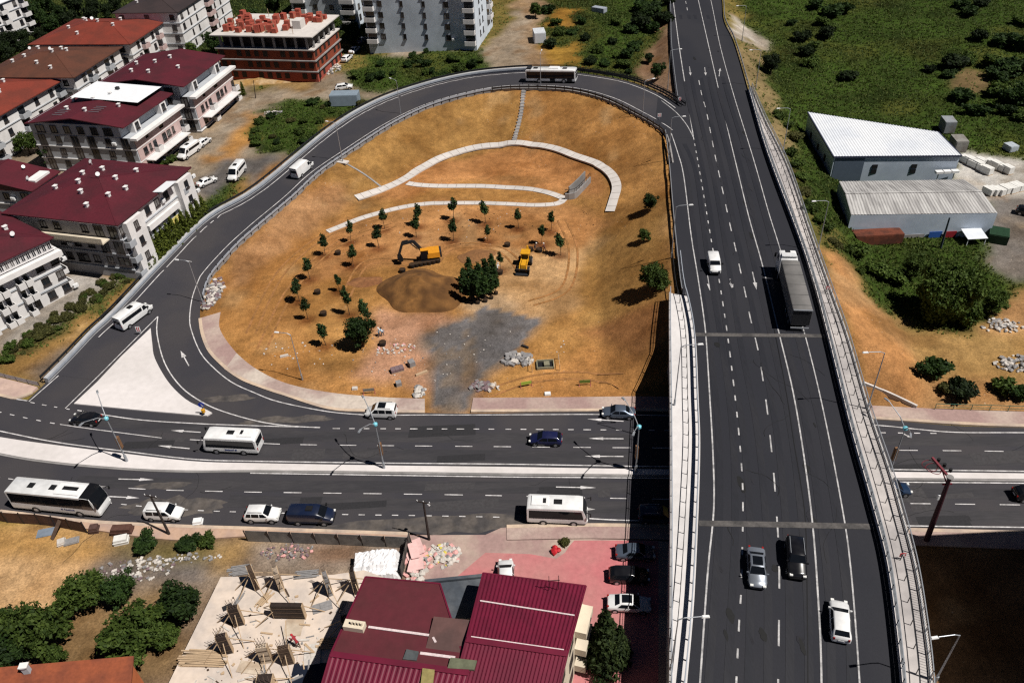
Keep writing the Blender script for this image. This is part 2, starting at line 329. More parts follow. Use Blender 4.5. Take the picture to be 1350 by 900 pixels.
# ground colours: where each soil, grass or paving lies (outlines as surveyed), stored per vertex
V = np.stack([GX, GY, Z - CAM_H], -1); wv = V @ np.array(cF); wv[wv < 1] = 1
PX = CX + F_LEN * (V @ np.array(cR)) / wv; PY = CY - F_LEN * (V @ np.array(cU)) / wv
jit = 22 * fbm(GX, GY, 6, 21) + 9 * fbm(GX, GY, 1.9, 23); jit2 = 16 * fbm(GX, GY, 6, 51) + 7 * fbm(GX, GY, 1.9, 53)
OCHRE, OCHRE_D, ORANGE, SAND = (.385, .190, .058), (.28, .138, .038), (.45, .215, .080), (.54, .32, .15)
PINKSOIL, GREY, GREEN, GREEN_D, DRY = (.46, .24, .14), (.135, .122, .115), (.043, .074, .011), (.016, .026, .006), (.185, .140, .038)
OLIVE, TRACK, BROWN = (.325, .170, .052), (.30, .235, .17), (.205, .10, .038)
ZONES = [  # outline, colour, grassiness
 ([(-900, -600), (900, -600), (900, 520), (-900, 520)], DRY, .5),
 ([(200, 560), (270, 300), (430, 160), (700, 100), (900, 130), (920, 700), (200, 700)], OCHRE, 0),
 ([(900, -600), (2200, -600), (2200, 540), (1090, 540), (1000, 200)], GREEN, 1),
 ([(-900, -600), (330, -600), (330, 130), (-900, 160)], GREEN_D, 1), ([(330, -100), (420, -100), (500, 10), (480, 60), (330, 30)], GREEN_D, 1),
 ([(-200, 90), (320, 80), (330, 130), (230, 260), (90, 480), (-200, 480)], TRACK, 0),
 ([(240, 215), (330, 130), (470, 92), (560, 30), (640, 65), (560, 115), (440, 170), (330, 250), (250, 290)], TRACK, 0),
 ([(255, 250), (300, 205), (375, 205), (345, 250), (285, 275)], GREY, 0),
 ([(285, 205), (330, 150), (345, 160), (310, 205), (258, 222), (262, 205)], OCHRE, .1),
 ([(325, 165), (370, 128), (420, 128), (480, 128), (500, 132), (430, 175), (395, 205), (330, 200)], GREEN, 1),
 ([(462, 95), (490, 75), (640, 62), (690, 60), (640, 92), (560, 110), (500, 125), (470, 118)], GREEN, 1),
 ([(640, 70), (690, 0), (720, 0), (705, 50), (690, 95), (640, 95)], TRACK, 0), ([(670, 0), (700, -30), (730, -30), (715, 95), (690, 95), (690, 30)], (.30, .20, .12), 0),
 ([(720, -60), (890, -60), (890, 130), (830, 105), (725, 92), (715, 40)], (.060, .066, .012), 1),
 ([(725, 15), (758, 15), (752, 38), (722, 36)], (.31, .16, .03), .2), ([(716, 62), (760, 55), (775, 90), (712, 92)], (.30, .165, .03), .3),
 ([(780, -60), (880, -60), (876, 25), (800, 85), (765, 90), (790, 50)], GREEN, 1),
 ([(872, 30), (892, 30), (898, 142), (855, 118), (840, 105)], (.25, .15, .09), .1),
 ([(300, 102), (415, 98), (410, 118), (300, 114)], (.34, .21, .085), .1), ([(415, 100), (450, 70), (455, 85), (425, 112)], PINKSOIL, .2),
 # left strip by the ramp
 ([(0, 470), (75, 400), (140, 350), (270, 270), (330, 230), (345, 250), (150, 410), (60, 510), (0, 505)], (.29, .165, .055), .25),
 ([(5, 470), (60, 425), (130, 370), (165, 355), (180, 375), (110, 420), (40, 465), (10, 475)], (.065, .070, .022), 1),
 ([(150, 345), (270, 265), (325, 230), (330, 242), (190, 360), (160, 372)], GREEN, 1),
 ([(88, 360), (160, 368), (90, 420), (0, 460), (0, 440)], (.34, .30, .26), 0), ([(30, 505), (90, 455), (100, 465), (55, 508)], (.19, .15, .12), .1),
 # inside the loop
 ([(430, 160), (700, 118), (690, 185), (560, 235), (470, 270), (400, 300)], OLIVE, .15), ([(690, 118), (850, 150), (885, 260), (830, 250), (800, 215), (690, 190)], (.355, .170, .053), .05),
 ([(480, 262), (560, 220), (690, 190), (795, 225), (800, 270), (730, 250), (600, 240), (530, 262)], (.45, .205, .074), 0),
 ([(430, 300), (560, 268), (740, 270), (800, 290), (760, 330), (560, 340), (430, 370), (400, 390)], ORANGE, 0), ([(640, 330), (760, 330), (760, 400), (700, 420), (620, 400)], SAND, 0),
 ([(270, 390), (330, 310), (420, 300), (480, 270), (440, 300), (400, 350), (390, 440), (420, 480), (560, 520), (480, 540), (330, 500)], (.40, .188, .058), 0),
 ([(300, 330), (420, 240), (460, 240), (470, 270), (380, 320), (300, 390)], (.40, .21, .095), 0),
 ([(500, 400), (600, 420), (640, 520), (470, 500), (500, 450)], PINKSOIL, 0), ([(555, 440), (640, 404), (716, 420), (690, 460), (640, 500), (614, 545), (566, 545), (570, 480)], (.21, .165, .13), 0),
 ([(600, 400), (660, 385), (700, 405), (640, 420)], (.40, .27, .16), 0),
 ([(765, 320), (800, 285), (885, 255), (905, 390), (885, 390), (850, 480), (790, 440), (755, 410)], OLIVE, .1), ([(690, 500), (780, 450), (850, 470), (835, 540), (700, 535)], (.40, .185, .058), 0),
 ([(760, 440), (860, 395), (880, 420), (845, 490), (790, 445)], (.27, .118, .042), .05), ([(870, 250), (893, 250), (903, 385), (880, 385)], (.41, .22, .085), .05),
 # right of the highway
 ([(1085, 320), (1120, 320), (1200, 430), (1350, 380), (1600, 400), (1600, 560), (1150, 545)], (.40, .215, .09), .05),
 ([(1040, 200), (1085, 300), (1130, 330), (1105, 345), (1075, 325), (1030, 225), (1000, 130)], (.15, .125, .035), .8), ([(1075, 322), (1110, 340), (1215, 500), (1200, 540), (1145, 530)], ORANGE, 0),
 ([(1110, 325), (1320, 325), (1320, 400), (1290, 440), (1200, 440), (1160, 400)], GREEN, 1), ([(1200, 440), (1350, 440), (1500, 440), (1500, 520), (1300, 500), (1200, 500)], (.36, .21, .075), .15),
 ([(1265, 205), (1380, 205), (1380, 262), (1310, 270), (1250, 240)], (.47, .43, .38), 0), ([(1305, 265), (1500, 255), (1500, 372), (1330, 372), (1300, 330)], (.17, .145, .125), 0),
 ([(955, 15), (1015, 60), (1010, 66), (985, 58), (962, 40)], (.40, .34, .28), 0), ([(955, 60), (1000, 60), (1040, 190), (1025, 210), (990, 110)], (.22, .16, .075), .4), ([(1250, 90), (1310, 100), (1290, 125), (1265, 120)], (.19, .13, .06), .4),
 # near side of the lower road
 ([(-900, 690), (2200, 690), (2200, 3000), (-900, 3000)], (.20, .135, .085), 0), ([(-100, 690), (150, 700), (140, 760), (60, 830), (-100, 880)], (.56, .34, .165), 0), ([(-100, 690), (120, 700), (160, 720), (90, 745), (-100, 735)], (.40, .22, .075), .1),
 ([(155, 712), (290, 712), (285, 745), (170, 735)], (.19, .145, .05), .5), ([(120, 740), (290, 738), (290, 770), (180, 790), (110, 770)], (.15, .125, .11), 0), ([(290, 705), (335, 705), (300, 760), (270, 755)], (.33, .20, .08), .05),
 ([(60, 800), (230, 770), (230, 900), (60, 900)], (.24, .15, .07), .3), ([(330, 705), (540, 712), (540, 760), (330, 760)], (.30, .235, .185), 0), ([(395, 715), (480, 720), (470, 740), (400, 738)], (.20, .10, .05), 0),
 ([(540, 705), (840, 700), (840, 900), (540, 900)], (.36, .22, .18), 0), ([(790, 850), (870, 870), (870, 960), (760, 960)], (.29, .15, .055), .2), ([(900, 690), (2200, 690), (2200, 3000), (900, 3000)], (.24, .13, .06), .1),
 ([(1190, 700), (1360, 700), (1360, 720), (1190, 716)], (.44, .27, .13), 0),
]
COL = np.zeros(GX.shape + (4,), np.float32); COL[..., :3] = DRY; COL[..., 3] = .4
for poly, c, g in ZONES:
    k = inside(PX + jit, PY + jit2 * .7, poly) & (PY > -650); COL[k, :3] = c; COL[k, 3] = g
for _ in range(2):   # soften the borders
    A = COL.copy(); A[1:-1, 1:-1] = (COL[1:-1, 1:-1] * 2 + COL[:-2, 1:-1] + COL[2:, 1:-1] + COL[1:-1, :-2] + COL[1:-1, 2:]) / 6; COL = A
gr = COL[..., 3]
dryk = ss(.08, .45, fbm(GX, GY, 17, 71)) * (gr > .6) * 0.45
COL[..., :3] = COL[..., :3] * (1 - dryk[..., None]) + np.array((.125, .105, .024)) * dryk[..., None]
dark = ss(.05, .5, fbm(GX, GY, 11, 81)) * (gr > .6) * .6; COL[..., :3] *= (1 - dark[..., None])
grv = inside(PX + jit * .6, PY + jit2 * .5, [(560, 442), (600, 425), (640, 402), (716, 418), (690, 455), (640, 490), (612, 535), (570, 535), (574, 480)]) & (fbm(GX, GY, 3.2, 33) > -.22); COL[grv, :3] = (.155, .142, .140)
wk_ = (gr < .3); tint = fbm(GX, GY, 9, 131)[..., None] * .55 + fbm(GX, GY, 2.6, 141)[..., None] * .38; COL[..., :3] *= np.where(wk_[..., None], 1 + tint * np.array([.75, .9, 1.1]), 1 + tint * .5)
smudge = ss(.22, .5, fbm(GX, GY, 6.5, 151)) * wk_ * .5; COL[..., :3] = COL[..., :3] * (1 - smudge[..., None]) + np.array((.20, .098, .030)) * smudge[..., None]
sandy = ss(.25, .55, fbm(GX, GY, 7.5, 161)) * wk_ * .4; COL[..., :3] = COL[..., :3] * (1 - sandy[..., None]) + np.array((.46, .30, .15)) * sandy[..., None]
SAPLINGS = [(463, 320), (429, 337.5), (409, 368), (500, 327), (507.5, 302), (552.5, 298), (549, 313), (466, 351.5), (448, 384), (395, 397), (406.5, 421), (430, 455), (461, 415), (484, 427), (598, 289.5), (640, 294), (684, 301), (726.5, 304.5), (598.5, 318), (643, 318), (714, 322), (739.5, 336.5), (660, 356)]
for q in SAPLINGS:   # watered soil round each sapling
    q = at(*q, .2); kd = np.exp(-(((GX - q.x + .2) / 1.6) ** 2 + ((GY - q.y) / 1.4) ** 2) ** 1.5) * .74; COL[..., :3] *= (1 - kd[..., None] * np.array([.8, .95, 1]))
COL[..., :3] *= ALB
Z += np.where(gr > .6, 0.28 * fbm(GX, GY, 3.1, 91) * np.minimum(1, dl / 20), 0) * (np.minimum(dhw, dramp) > 1.5)
ny, nx = GX.shape
idx = np.arange(nx * ny).reshape(ny, nx)
faces = np.stack([idx[:-1, :-1], idx[:-1, 1:], idx[1:, 1:], idx[1:, :-1]], -1).reshape(-1, 4)
verts = np.stack([GX, GY, Z], -1).reshape(-1, 3)
# a skirt that carries the land on to the horizon
rim = np.concatenate([idx[0, :], idx[1:, -1], idx[-1, -2::-1], idx[-2:0:-1, 0]])
cxy = np.array([0, 200.0]); far = verts[rim].copy(); dirv = far[:, :2] - cxy; far[:, :2] = cxy + dirv / np.linalg.norm(dirv, axis=1)[:, None] * 5000; far[:, 2] = np.where(far[:, 1] > 200, 40, 0)
nv = len(verts); m_ = len(rim); allv = np.concatenate([verts, far])
sk = np.stack([rim, nv + np.arange(m_), nv + (np.arange(m_) + 1) % m_, np.roll(rim, -1)], -1)
me = bpy.data.meshes.new('ground'); me.from_pydata(allv.tolist(), [], faces.tolist() + sk.tolist())
ca = me.color_attributes.new('Soil', 'FLOAT_COLOR', 'POINT')
cc = np.concatenate([COL.reshape(-1, 4), np.tile(np.array([[.05, .06, .015, 1]], np.float32), (m_, 1))]).astype(np.float32)
ca.data.foreach_set('color', cc.ravel()); me.polygons.foreach_set('use_smooth', [True] * len(me.polygons))
gm = bpy.data.materials.new('ground'); gm.use_nodes = True; n = gm.node_tree; Lk = n.links; b = n.nodes['Principled BSDF']; b.inputs['Roughness'].default_value = 0.95; b.inputs['Specular IOR Level'].default_value = 0.1
at_ = n.nodes.new('ShaderNodeAttribute'); at_.attribute_name = 'Soil'; tc = n.nodes.new('ShaderNodeTexCoord')
def noise(sc, det=8, ro=.65):
    t = n.nodes.new('ShaderNodeTexNoise'); t.inputs['Scale'].default_value = sc; t.inputs['Detail'].default_value = det; t.inputs['Roughness'].default_value = ro; Lk.new(tc.outputs['Object'], t.inputs[0]); return t
def rng(src, a, b_, c, d):
    r = n.nodes.new('ShaderNodeMapRange'); r.inputs[1].default_value = a; r.inputs[2].default_value = b_; r.inputs[3].default_value = c; r.inputs[4].default_value = d; Lk.new(src, r.inputs[0]); return r.outputs[0]
def mul(a, b_):
    x = n.nodes.new('ShaderNodeMix'); x.data_type = 'RGBA'; x.blend_type = 'MULTIPLY'; x.inputs[0].default_value = 1; Lk.new(a, x.inputs[6]); Lk.new(b_, x.inputs[7]); return x.outputs[2]
n1, n2, n3 = noise(.09), noise(.75), noise(4.5, 6, .7)
c0 = mul(mul(mul(at_.outputs[0], rng(n1.outputs[0], .3, .7, .72, 1.25)), rng(n2.outputs[0], .3, .7, .74, 1.26)), rng(n3.outputs[0], .25, .75, .50, 1.46))
pale = n.nodes.new('ShaderNodeMix'); pale.data_type = 'RGBA'; pale.inputs[7].default_value = (.48, .40, .31, 1); Lk.new(c0, pale.inputs[6])
st = n.nodes.new('ShaderNodeTexVoronoi'); st.inputs['Scale'].default_value = 1.1; Lk.new(tc.outputs['Object'], st.inputs[0])
pf = rng(st.outputs['Distance'], .05, .13, 1, 0); pf2 = rng(n1.outputs[0], .5, .62, 0, .75)
pm = n.nodes.new('ShaderNodeMath'); pm.operation = 'MULTIPLY'; Lk.new(pf, pm.inputs[0]); Lk.new(pf2, pm.inputs[1])
ng = n.nodes.new('ShaderNodeMath'); ng.operation = 'LESS_THAN'; ng.inputs[1].default_value = .3; Lk.new(at_.outputs['Alpha'], ng.inputs[0])
pm2 = n.nodes.new('ShaderNodeMath'); pm2.operation = 'MULTIPLY'; Lk.new(pm.outputs[0], pm2.inputs[0]); Lk.new(ng.outputs[0], pm2.inputs[1]); Lk.new(pm2.outputs[0], pale.inputs[0])
Lk.new(pale.outputs[2], b.inputs['Base Color'])
bp = n.nodes.new('ShaderNodeBump'); bp.inputs['Strength'].default_value = .55; bp.inputs['Distance'].default_value = .35; Lk.new(n2.outputs[0], bp.inputs['Height'])
bp2 = n.nodes.new('ShaderNodeBump'); bp2.inputs['Strength'].default_value = .5; bp2.inputs['Distance'].default_value = .08; Lk.new(n3.outputs[0], bp2.inputs['Height']); Lk.new(bp.outputs[0], bp2.inputs['Normal']); Lk.new(bp2.outputs[0], b.inputs['Normal'])
me.materials.append(gm); me.update()
struct(put('ground', me))
# ------------------------------------------------------------------ road surfaces
def sheet(name, A, B, n, m, dz=0.0):
    mb = MB(); ribbon(mb, by_n(A, n), by_n(B, n), 0, dz); return struct(mb.build(name, m))
# lower road: asphalt between the two kerbs
mb = MB(); ribbon(mb, by_n(n_edge, 140), by_n(s_edge, 140)); struct(mb.build('road', ASPH))
# slip road and its fork (a fan of sheets from the outer to the inner edge)
NR = 160
A, B = by_n(rmo, NR), by_n(rmi[::-1][::-1], NR)
# the inner edge runs on past the end of the outer one: match the two by stations
def ramp_pairs():
    Oa, Ia = by_n(rmo, 601), by_n(rmi, NR); o, last = [], 0; j0 = min(range(601), key=lambda q: (Oa[q].xy - Ia[0].xy).length)
    for k, p in enumerate(Ia):
        j = min(range(last, 601), key=lambda q: (Oa[q].xy - p.xy).length); last = j; o.append(Oa[j])
    return o, Ia
A, B = ramp_pairs()
mb = MB(); NC = 6
rows = []
for a, b in zip(A, B): rows.append([a.lerp(b, k / NC) for k in range(NC + 1)])
vs = [(p.x, p.y, p.z + .006) for r in rows for p in r]
mb.add(vs, [(i * (NC + 1) + k, (i + 1) * (NC + 1) + k, (i + 1) * (NC + 1) + k + 1, i * (NC + 1) + k + 1) for i in range(NR - 1) for k in range(NC)])
struct(mb.build('slip_road', ASPH))
mb = MB(); P_ = [at(*q, .003) for q in ((30, 533), (36, 528), (118, 449), (150, 430), (262, 432), (271, 448), (282, 467), (300, 485.5), (321, 499.5), (352, 511.5), (375, 518.5), (433, 537), (482, 541), (482, 553), (340, 566), (100, 547))]; mb.add(P_, [tuple(range(len(P_)))]); struct(mb.build('junction_road', ASPH))
# highway deck
nd = 150
yy_ = np.linspace(max(hwl[0].y if hwl[0].y < hwl[-1].y else hwl[-1].y, min(p.y for p in hwr)), min(max(p.y for p in hwl), max(p.y for p in hwr)), 190)
def at_y(P): q = sorted(P, key=lambda p: p.y); return [Vector((float(np.interp(y, [p.y for p in q], [p.x for p in q])), float(y), zh(float(y)))) for y in yy_]
hl, hr = at_y(hwr), [p - Vector((.7, 0, 0)) for p in at_y(hwl)]
mb = MB(); ribbon(mb, hl, hr, 0, 0.0); 
# under-side and shared approach beside the slip road
rl = resample([on_deck(885, 178), on_deck(888, 222), on_deck(893, 286)], 2)
struct(mb.build('highway', ASPH2))
mb = MB(); tri = [on_deck(*p) for p in ((868, 121), (898, 139), (915, 182), (880, 182), (864, 163))]
mb.add([(p.x, p.y, p.z + .010) for p in tri], [tuple(range(len(tri)))][::1]); struct(mb.build('merge_road', ASPH2))

# ------------------------------------------------------------------ markings
def low(pp, step=1.5): return resample([at(*p, .014) for p in pp], step)
def dashes(mb, line, on, off, w, start=0.0):
    d = 0; P = resample(line, .5) if len(line) < 4 else line; P = by_n(P, max(8, int(sum((P[i + 1] - P[i]).length for i in range(len(P) - 1)) / .25)))
    seg = []; s = -start
    for i in range(1, len(P)):
        if s >= 0 and s % (on + off) < on: seg.append(P[i])
        elif seg:
            if len(seg) > 1: band(mb, seg[::3] + [seg[-1]] if len(seg) > 4 else seg, w)
            seg = []
        s += (P[i] - P[i - 1]).length
    if len(seg) > 1: band(mb, seg, w)
def arrow(mb, tail, tip, z=None, w=.16, hw=.5):
    """a straight-ahead lane arrow from tail to tip (world points)"""
    d = (tip - tail); L = d.length; d.normalize(); s = Vector((-d.y, d.x, 0)); h = min(1.9, L * .42); k = tail + d * (L - h)
    P = [tail + s * w / 2, tail - s * w / 2, k - s * w / 2, k - s * hw / 2, tip, k + s * hw / 2, k + s * w / 2]
    mb.add(P, [(0, 1, 2, 6), (3, 4, 5)])
mb = MB()
for pp, wd in [
  ([(-90, 503), (0, 522), (36, 528), ], .16),
  ([(102, 540.5), (179, 552.5), (260, 558), (340, 561), (422, 563)], .16),
  ([(600, 546.7), (700, 546.3), (790, 546), (900, 548)], .15), ([(481, 547.5), (560, 546.6), (600, 546.7)], .15),
  ([(1000, 551), (1153, 560), (1200, 564.5), (1260, 569.5), (1350, 570), (1480, 572)], .16),
  ([(-90, 548), (10, 570), (77, 583), (166, 594.6), (256, 605), (340, 607.6), (509, 610), (670, 611.5), (825, 614), (1000, 616), (1174, 618.5), (1350, 620.8), (1500, 623)], .17),
  ([(330, 623.3), (509, 626), (670, 628.3), (825, 629.5), (1000, 632), (1184, 635), (1350, 636.5), (1500, 639)], .16),
  ([(79, 559), (120, 565), (213, 577)], .13), ([(777, 683), (814, 685), (900, 687), (1000, 688.5), (1191, 692.5), (1350, 694.6), (1500, 697)], .16),
  ([(129, 447.5), (86, 487), (38, 529)], .16)]:
    band(mb, low(pp), wd)
dashes(mb, low([(-40, 535), (0, 543), (36, 551), (72, 558)]), 1.0, 1.3, .14)
dashes(mb, low([(38, 529.5), (60, 534), (102, 541)]), .9, 1.1, .14)
dashes(mb, low([(436, 564.5), (560, 565), (662, 565.4), (822, 566.5), (960, 568), (1100, 569), (1160, 570), (1240, 571)]), 1.05, 1.05, .15)
dashes(mb, low([(248, 579), (350, 584.3), (414, 586), (568, 587.6), (674, 588.5), (783, 589.5), (1000, 591), (1173, 593), (1286, 594), (1340, 594.8), (1480, 596)]), 2.5, 2.6, .13)
dashes(mb, low([(-60, 618), (0, 629), (59, 636), (118, 640)]), .9, 1.1, .13)
dashes(mb, low([(118, 640), (179, 643.7), (227, 645.8), (322, 648), (355, 648.5), (613, 652), (764, 655.5), (950, 659), (1100, 662), (1222, 663.5), (1340, 665), (1480, 667)]), 2.4, 2.6, .13, )
dashes(mb, low([(100, 656), (150, 663), (200, 668), (275, 673), (445, 677.5), (545, 679), (664, 681.3)]), 1.0, 1.0, .13)
for t, h in [((264.5, 569.5), (225, 567)), ((250, 591), (208, 587)), ((822, 555), (774, 552)), ((822, 578), (776, 577.6)), ((822, 601.3), (771, 601)), ((156, 631), (203, 632)), ((733, 641.5), (786, 642.5)), ((144, 654), (184, 656)), ((755, 670), (785, 671))]:
    a, b = at(*t, .014), at(*h, .014); arrow(mb, a, b)
arrow(mb, at(1190, 571, .014), at(1202, 577, .014), hw=.4)
# slip road lines (levels follow the road)
def ramp_z(p):
    best = None
    for a, b in zip(A, B):
        t = min(1, max(0, (p.xy - a.xy).dot((b - a).xy) / max(1e-6, (b - a).xy.length_squared))); e = (a.xy.lerp(b.xy, t) - p.xy).length
        if best is None or e < best[0]: best = (e, lerp(a.z, b.z, t))
    return best[1]
def on_ramp(px, py):
    z = 3.0
    for _ in range(10): z = lerp(z, ramp_z(at(px, py, z)), .7)
    return at(px, py, z + .035)
def on_sheet(P): return [Vector((p.x, p.y, ramp_z(p) + .012)) for p in P]
O_IN = on_sheet(offset(by_n(rmo, NR), -1.2)); I_IN = on_sheet(offset(by_n(rmi, NR), 1.75))
up = lambda P, dz: [Vector((p.x, p.y, p.z + dz)) for p in P]
k0 = next(i for i in range(NR) if O_IN[i].y > at(129, 447).y)
k3 = next(i for i in range(NR) if i > 20 and I_IN[i].y > at(258, 372).y); band(mb, up(O_IN[k0:], .03), .17); k4 = next((i for i in range(k3, NR) if I_IN[i].y < at(876, 172, 8.2).y and I_IN[i].x > 25), NR); band(mb, up(I_IN[k3:k4], .03), .16)
band(mb, resample([on_ramp(*p) for p in ((481, 546.6), (432, 542.2), (368, 529.5), (335.5, 517.5), (304.5, 503), (279.5, 482.6), (264, 464), (253, 437.5), (250, 419), (254, 390))] + [I_IN[k3] + Vector((0, 0, .03))], 1.5), .16)
band(mb, [on_ramp(*p) for p in ((86, 538), (130, 495), (176, 449), (195, 430), (208, 417))], .15)
band(mb, resample([on_ramp(*p) for p in ((208, 417), (207, 440), (217, 478), (238, 509), (266, 529.5), (294, 542), (340, 555), (381, 561), (422, 563.4))], 1.5), .17)
a_, b_ = on_ramp(249, 482), on_ramp(238, 462); arrow(mb, a_, b_, hw=.7)
band(mb, [on_ramp(242.5, 343), on_ramp(253, 345)], .12)
struct(mb.build('road_markings', WHITE_LINE))
mb = MB()
dk = lambda pp: [Vector((p.x, p.y, p.z + .030)) for p in deck_line(pp, 2)]
for pp, wd in [([(878, -70), (887.3, 0), (895, 59), (905, 123), (914, 180)], .2), ([(885, 176), (893, 200), (901, 230), (911, 309), (920, 365), (927, 412), (931, 448), (935.5, 520), (940, 600), (941, 670), (933, 754), (923, 897), (918, 960)], .17),
  ([(905, -70), (920.5, 0), (938, 77), (959, 169), (973, 227.5), (988, 289), (1005, 349), (1026, 435), (1048, 529.5), (1069, 670), (1080, 813), (1083, 900), (1083, 960)], .17),
  ([(920, -70), (937, 0), (949, 59), (966.5, 123), (987, 189), (998.5, 227.5), (1013.6, 281), (1028, 327), (1060, 437), (1084, 534.6), (1110, 667.5), (1122, 754), (1133, 896), (1135, 960)], .15)]:
    band(mb, dk(pp), wd)
dashes(mb, dk([(914, 180), (923, 230), (940, 330), (947, 363), (957.4, 429.6), (964, 480), (972, 550), (978, 620), (979.4, 675), (977, 780), (975, 808), (971, 892), (968, 960)]), 1.35, 1.55, .17)
dashes(mb, dk([(886, -70), (904, 2.5), (922, 110), (931, 146), (942, 202), (947, 225), (962.5, 297), (969, 325), (982, 384), (989, 419), (1000, 465), (1010, 530), (1015, 573), (1020, 624), (1023.5, 672), (1027, 734), (1027, 808), (1026, 887), (1025, 960)]), 3.0, 3.2, .17)
for t, h in [((909, 88), (910.5, 100)), ((929, 89), (930.5, 100)), ((948, 101), (949.5, 90)), ((933, 362), (936, 383.5)), ((960, 358.5), (966.5, 383)), ((992, 358.5), (997.5, 382))]:
    a, b = on_deck(*t), on_deck(*h); a.z += .014; b.z += .014; arrow(mb, a, b, w=.17, hw=.62)
band(mb, dk([(872, 133), (884, 142), (895, 152), (906, 166), (914, 181)]), .17); struct(mb.build('highway_markings', mat('road_paint_worn', (.46, .45, .45), .7, .3, 4, col2=(.30, .295, .30), scale2=.9)))
mb = MB()   # lanes polished by tyres
for pp in ([(893, 20), (908, 110), (934, 230), (952, 340), (968, 450), (988, 560), (999, 680), (1001, 800), (999, 930)], [(897, 190), (912, 230), (926, 340), (943, 450), (956, 560), (959, 680), (953, 800), (945, 930)], [(912, 20), (931, 110), (960, 230), (985, 340), (1010, 450), (1032, 560), (1046, 680), (1053, 800), (1054, 930)], [(929, 20), (950, 110), (986, 230), (1016, 340), (1045, 450), (1072, 560), (1092, 680), (1106, 800), (1110, 930)]):
    L_ = [p - Vector((0, 0, .008)) for p in dk(pp)]; band(mb, offset(L_, .82), .75); band(mb, offset(L_, -.82), .75)
struct(mb.build('worn_lane_surface', mat('polished_lane', (.019, .020, .028), .65, .2, 3, col2=(.027, .027, .034), scale2=.15, stretch=(2.5, .3, 1))))
mb = MB()   # expansion joints and the tar seam
for pp, wd in [([(917, 441), (960, 441.5), (1020, 442), (1092, 443)], .75), ([(921, 689.5), (980, 690.5), (1060, 692), (1153, 694)], .75)]: band(mb, [p + Vector((0, 0, .004)) for p in dk(pp)], wd)
struct(mb.build('expansion_joint_surface', mat('joint_concrete', (.13, .12, .115), .9, .3, 3, col2=(.07, .066, .066), scale2=.5)))
mb = MB(); band(mb, dk([(1005, 362), (1012, 395), (1024, 450), (1037, 520), (1046, 580), (1056, 640), (1062, 690), (1064, 780), (1065, 900), (1064, 960)]), .11)
struct(mb.build('tar_seam_line', mat('tar', (.008, .008, .010), .6, .2, 3)))
# tyre-darkened lanes and dust on the lower road
mb = MB()
for pp, wd in [([(100, 552), (340, 572), (560, 576), (830, 578)], 1.9), ([(200, 582), (340, 595), (560, 599), (830, 602)], 1.9), ([(100, 634), (340, 640), (600, 641.5), (830, 643)], 1.9), ([(300, 660), (500, 664), (700, 667), (830, 669)], 1.9), ([(1165, 580), (1350, 582)], 1.7), ([(1180, 605), (1350, 607)], 1.7), ([(1190, 649), (1350, 651)], 1.7), ([(1200, 680), (1350, 681)], 1.7)]:
    band(mb, [Vector((p.x, p.y, .007)) for p in low(pp)], wd)
wt = mat('worn_lane', (.044, .042, .048), .8, .15, 2, col2=(.060, .056, .061), scale2=.25, stretch=(.35, 2, 1)); struct(mb.build('worn_lane_surface', wt))
mb = MB()
for dq, (c, r) in enumerate([((230, 668), (7, 1.8)), ((600, 690), (12, 1.5)), ((500, 693), (8, 1.0)), ((380, 553), (7, .8)), ((215, 640), (4, .6)), ((300, 525), (4, .8))]):
    p = at(*c, .0045); ring = [(p.x + r[0] * math.cos(k / 24 * 2 * PI) * random.uniform(.7, 1.1), p.y + r[1] * math.sin(k / 24 * 2 * PI) * random.uniform(.6, 1.2), .0205 + .0004 * dq if c[1] < 560 else .0085 + .0004 * dq) for k in range(24)]
    mb.add(ring, [tuple(range(24))])
struct(mb.build('dusty_road_surface', mat('road_dust', (.13, .112, .10), .95, .3, 1.2, col2=(.075, .068, .068), scale2=.5)))

# repairs, cracks and oil on the asphalt
rp_ = random.Random(21); PT1, PT2, CR = mat('asphalt_repair', (.030, .029, .033), .85, .25, 4), mat('asphalt_faded', (.064, .060, .064), .9, .25, 2.5), mat('crack_tar', (.012, .012, .013), .7, .2, 3)
mb = MB(); k_ = 0
for _ in range(26):
    px_, py_ = rp_.choice([(rp_.uniform(20, 820), rp_.uniform(567, 605)), (rp_.uniform(20, 820), rp_.uniform(634, 676)), (rp_.uniform(1180, 1340), rp_.uniform(575, 690))]); c = at(px_, py_); l, w2 = rp_.uniform(.7, 4.5), rp_.uniform(.3, 1.1); k_ += 1; z = .0085 + k_ * .00008
    mb.add([(c.x + sx * l + rp_.uniform(-.12, .12), c.y + sy * w2 + rp_.uniform(-.1, .1), z) for sx, sy in ((-1, -1), (1, -1), (1, 1), (-1, 1))], [(0, 1, 2, 3)], k_ % 2)
struct(mb.build('road_patch_surface', [PT1, PT2]))
mb = MB()
def crack(p, d, n, zf, dz):
    P = [p]; 
    for _ in range(n): d = d + rp_.uniform(-.45, .45); q = P[-1] + Vector((math.cos(d), math.sin(d), 0)) * rp_.uniform(.35, .9); q.z = zf(q) + dz; P.append(q)
    band(mb, P, rp_.uniform(.03, .07))
for _ in range(22):
    px_, py_ = rp_.choice([(rp_.uniform(20, 820), rp_.uniform(560, 606)), (rp_.uniform(20, 820), rp_.uniform(632, 680)), (rp_.uniform(1180, 1340), rp_.uniform(575, 690))]); crack(at(px_, py_, .0115), rp_.choice((0, 0, 1.5, 3.1)), rp_.randint(5, 16), lambda q: 0, .0115)
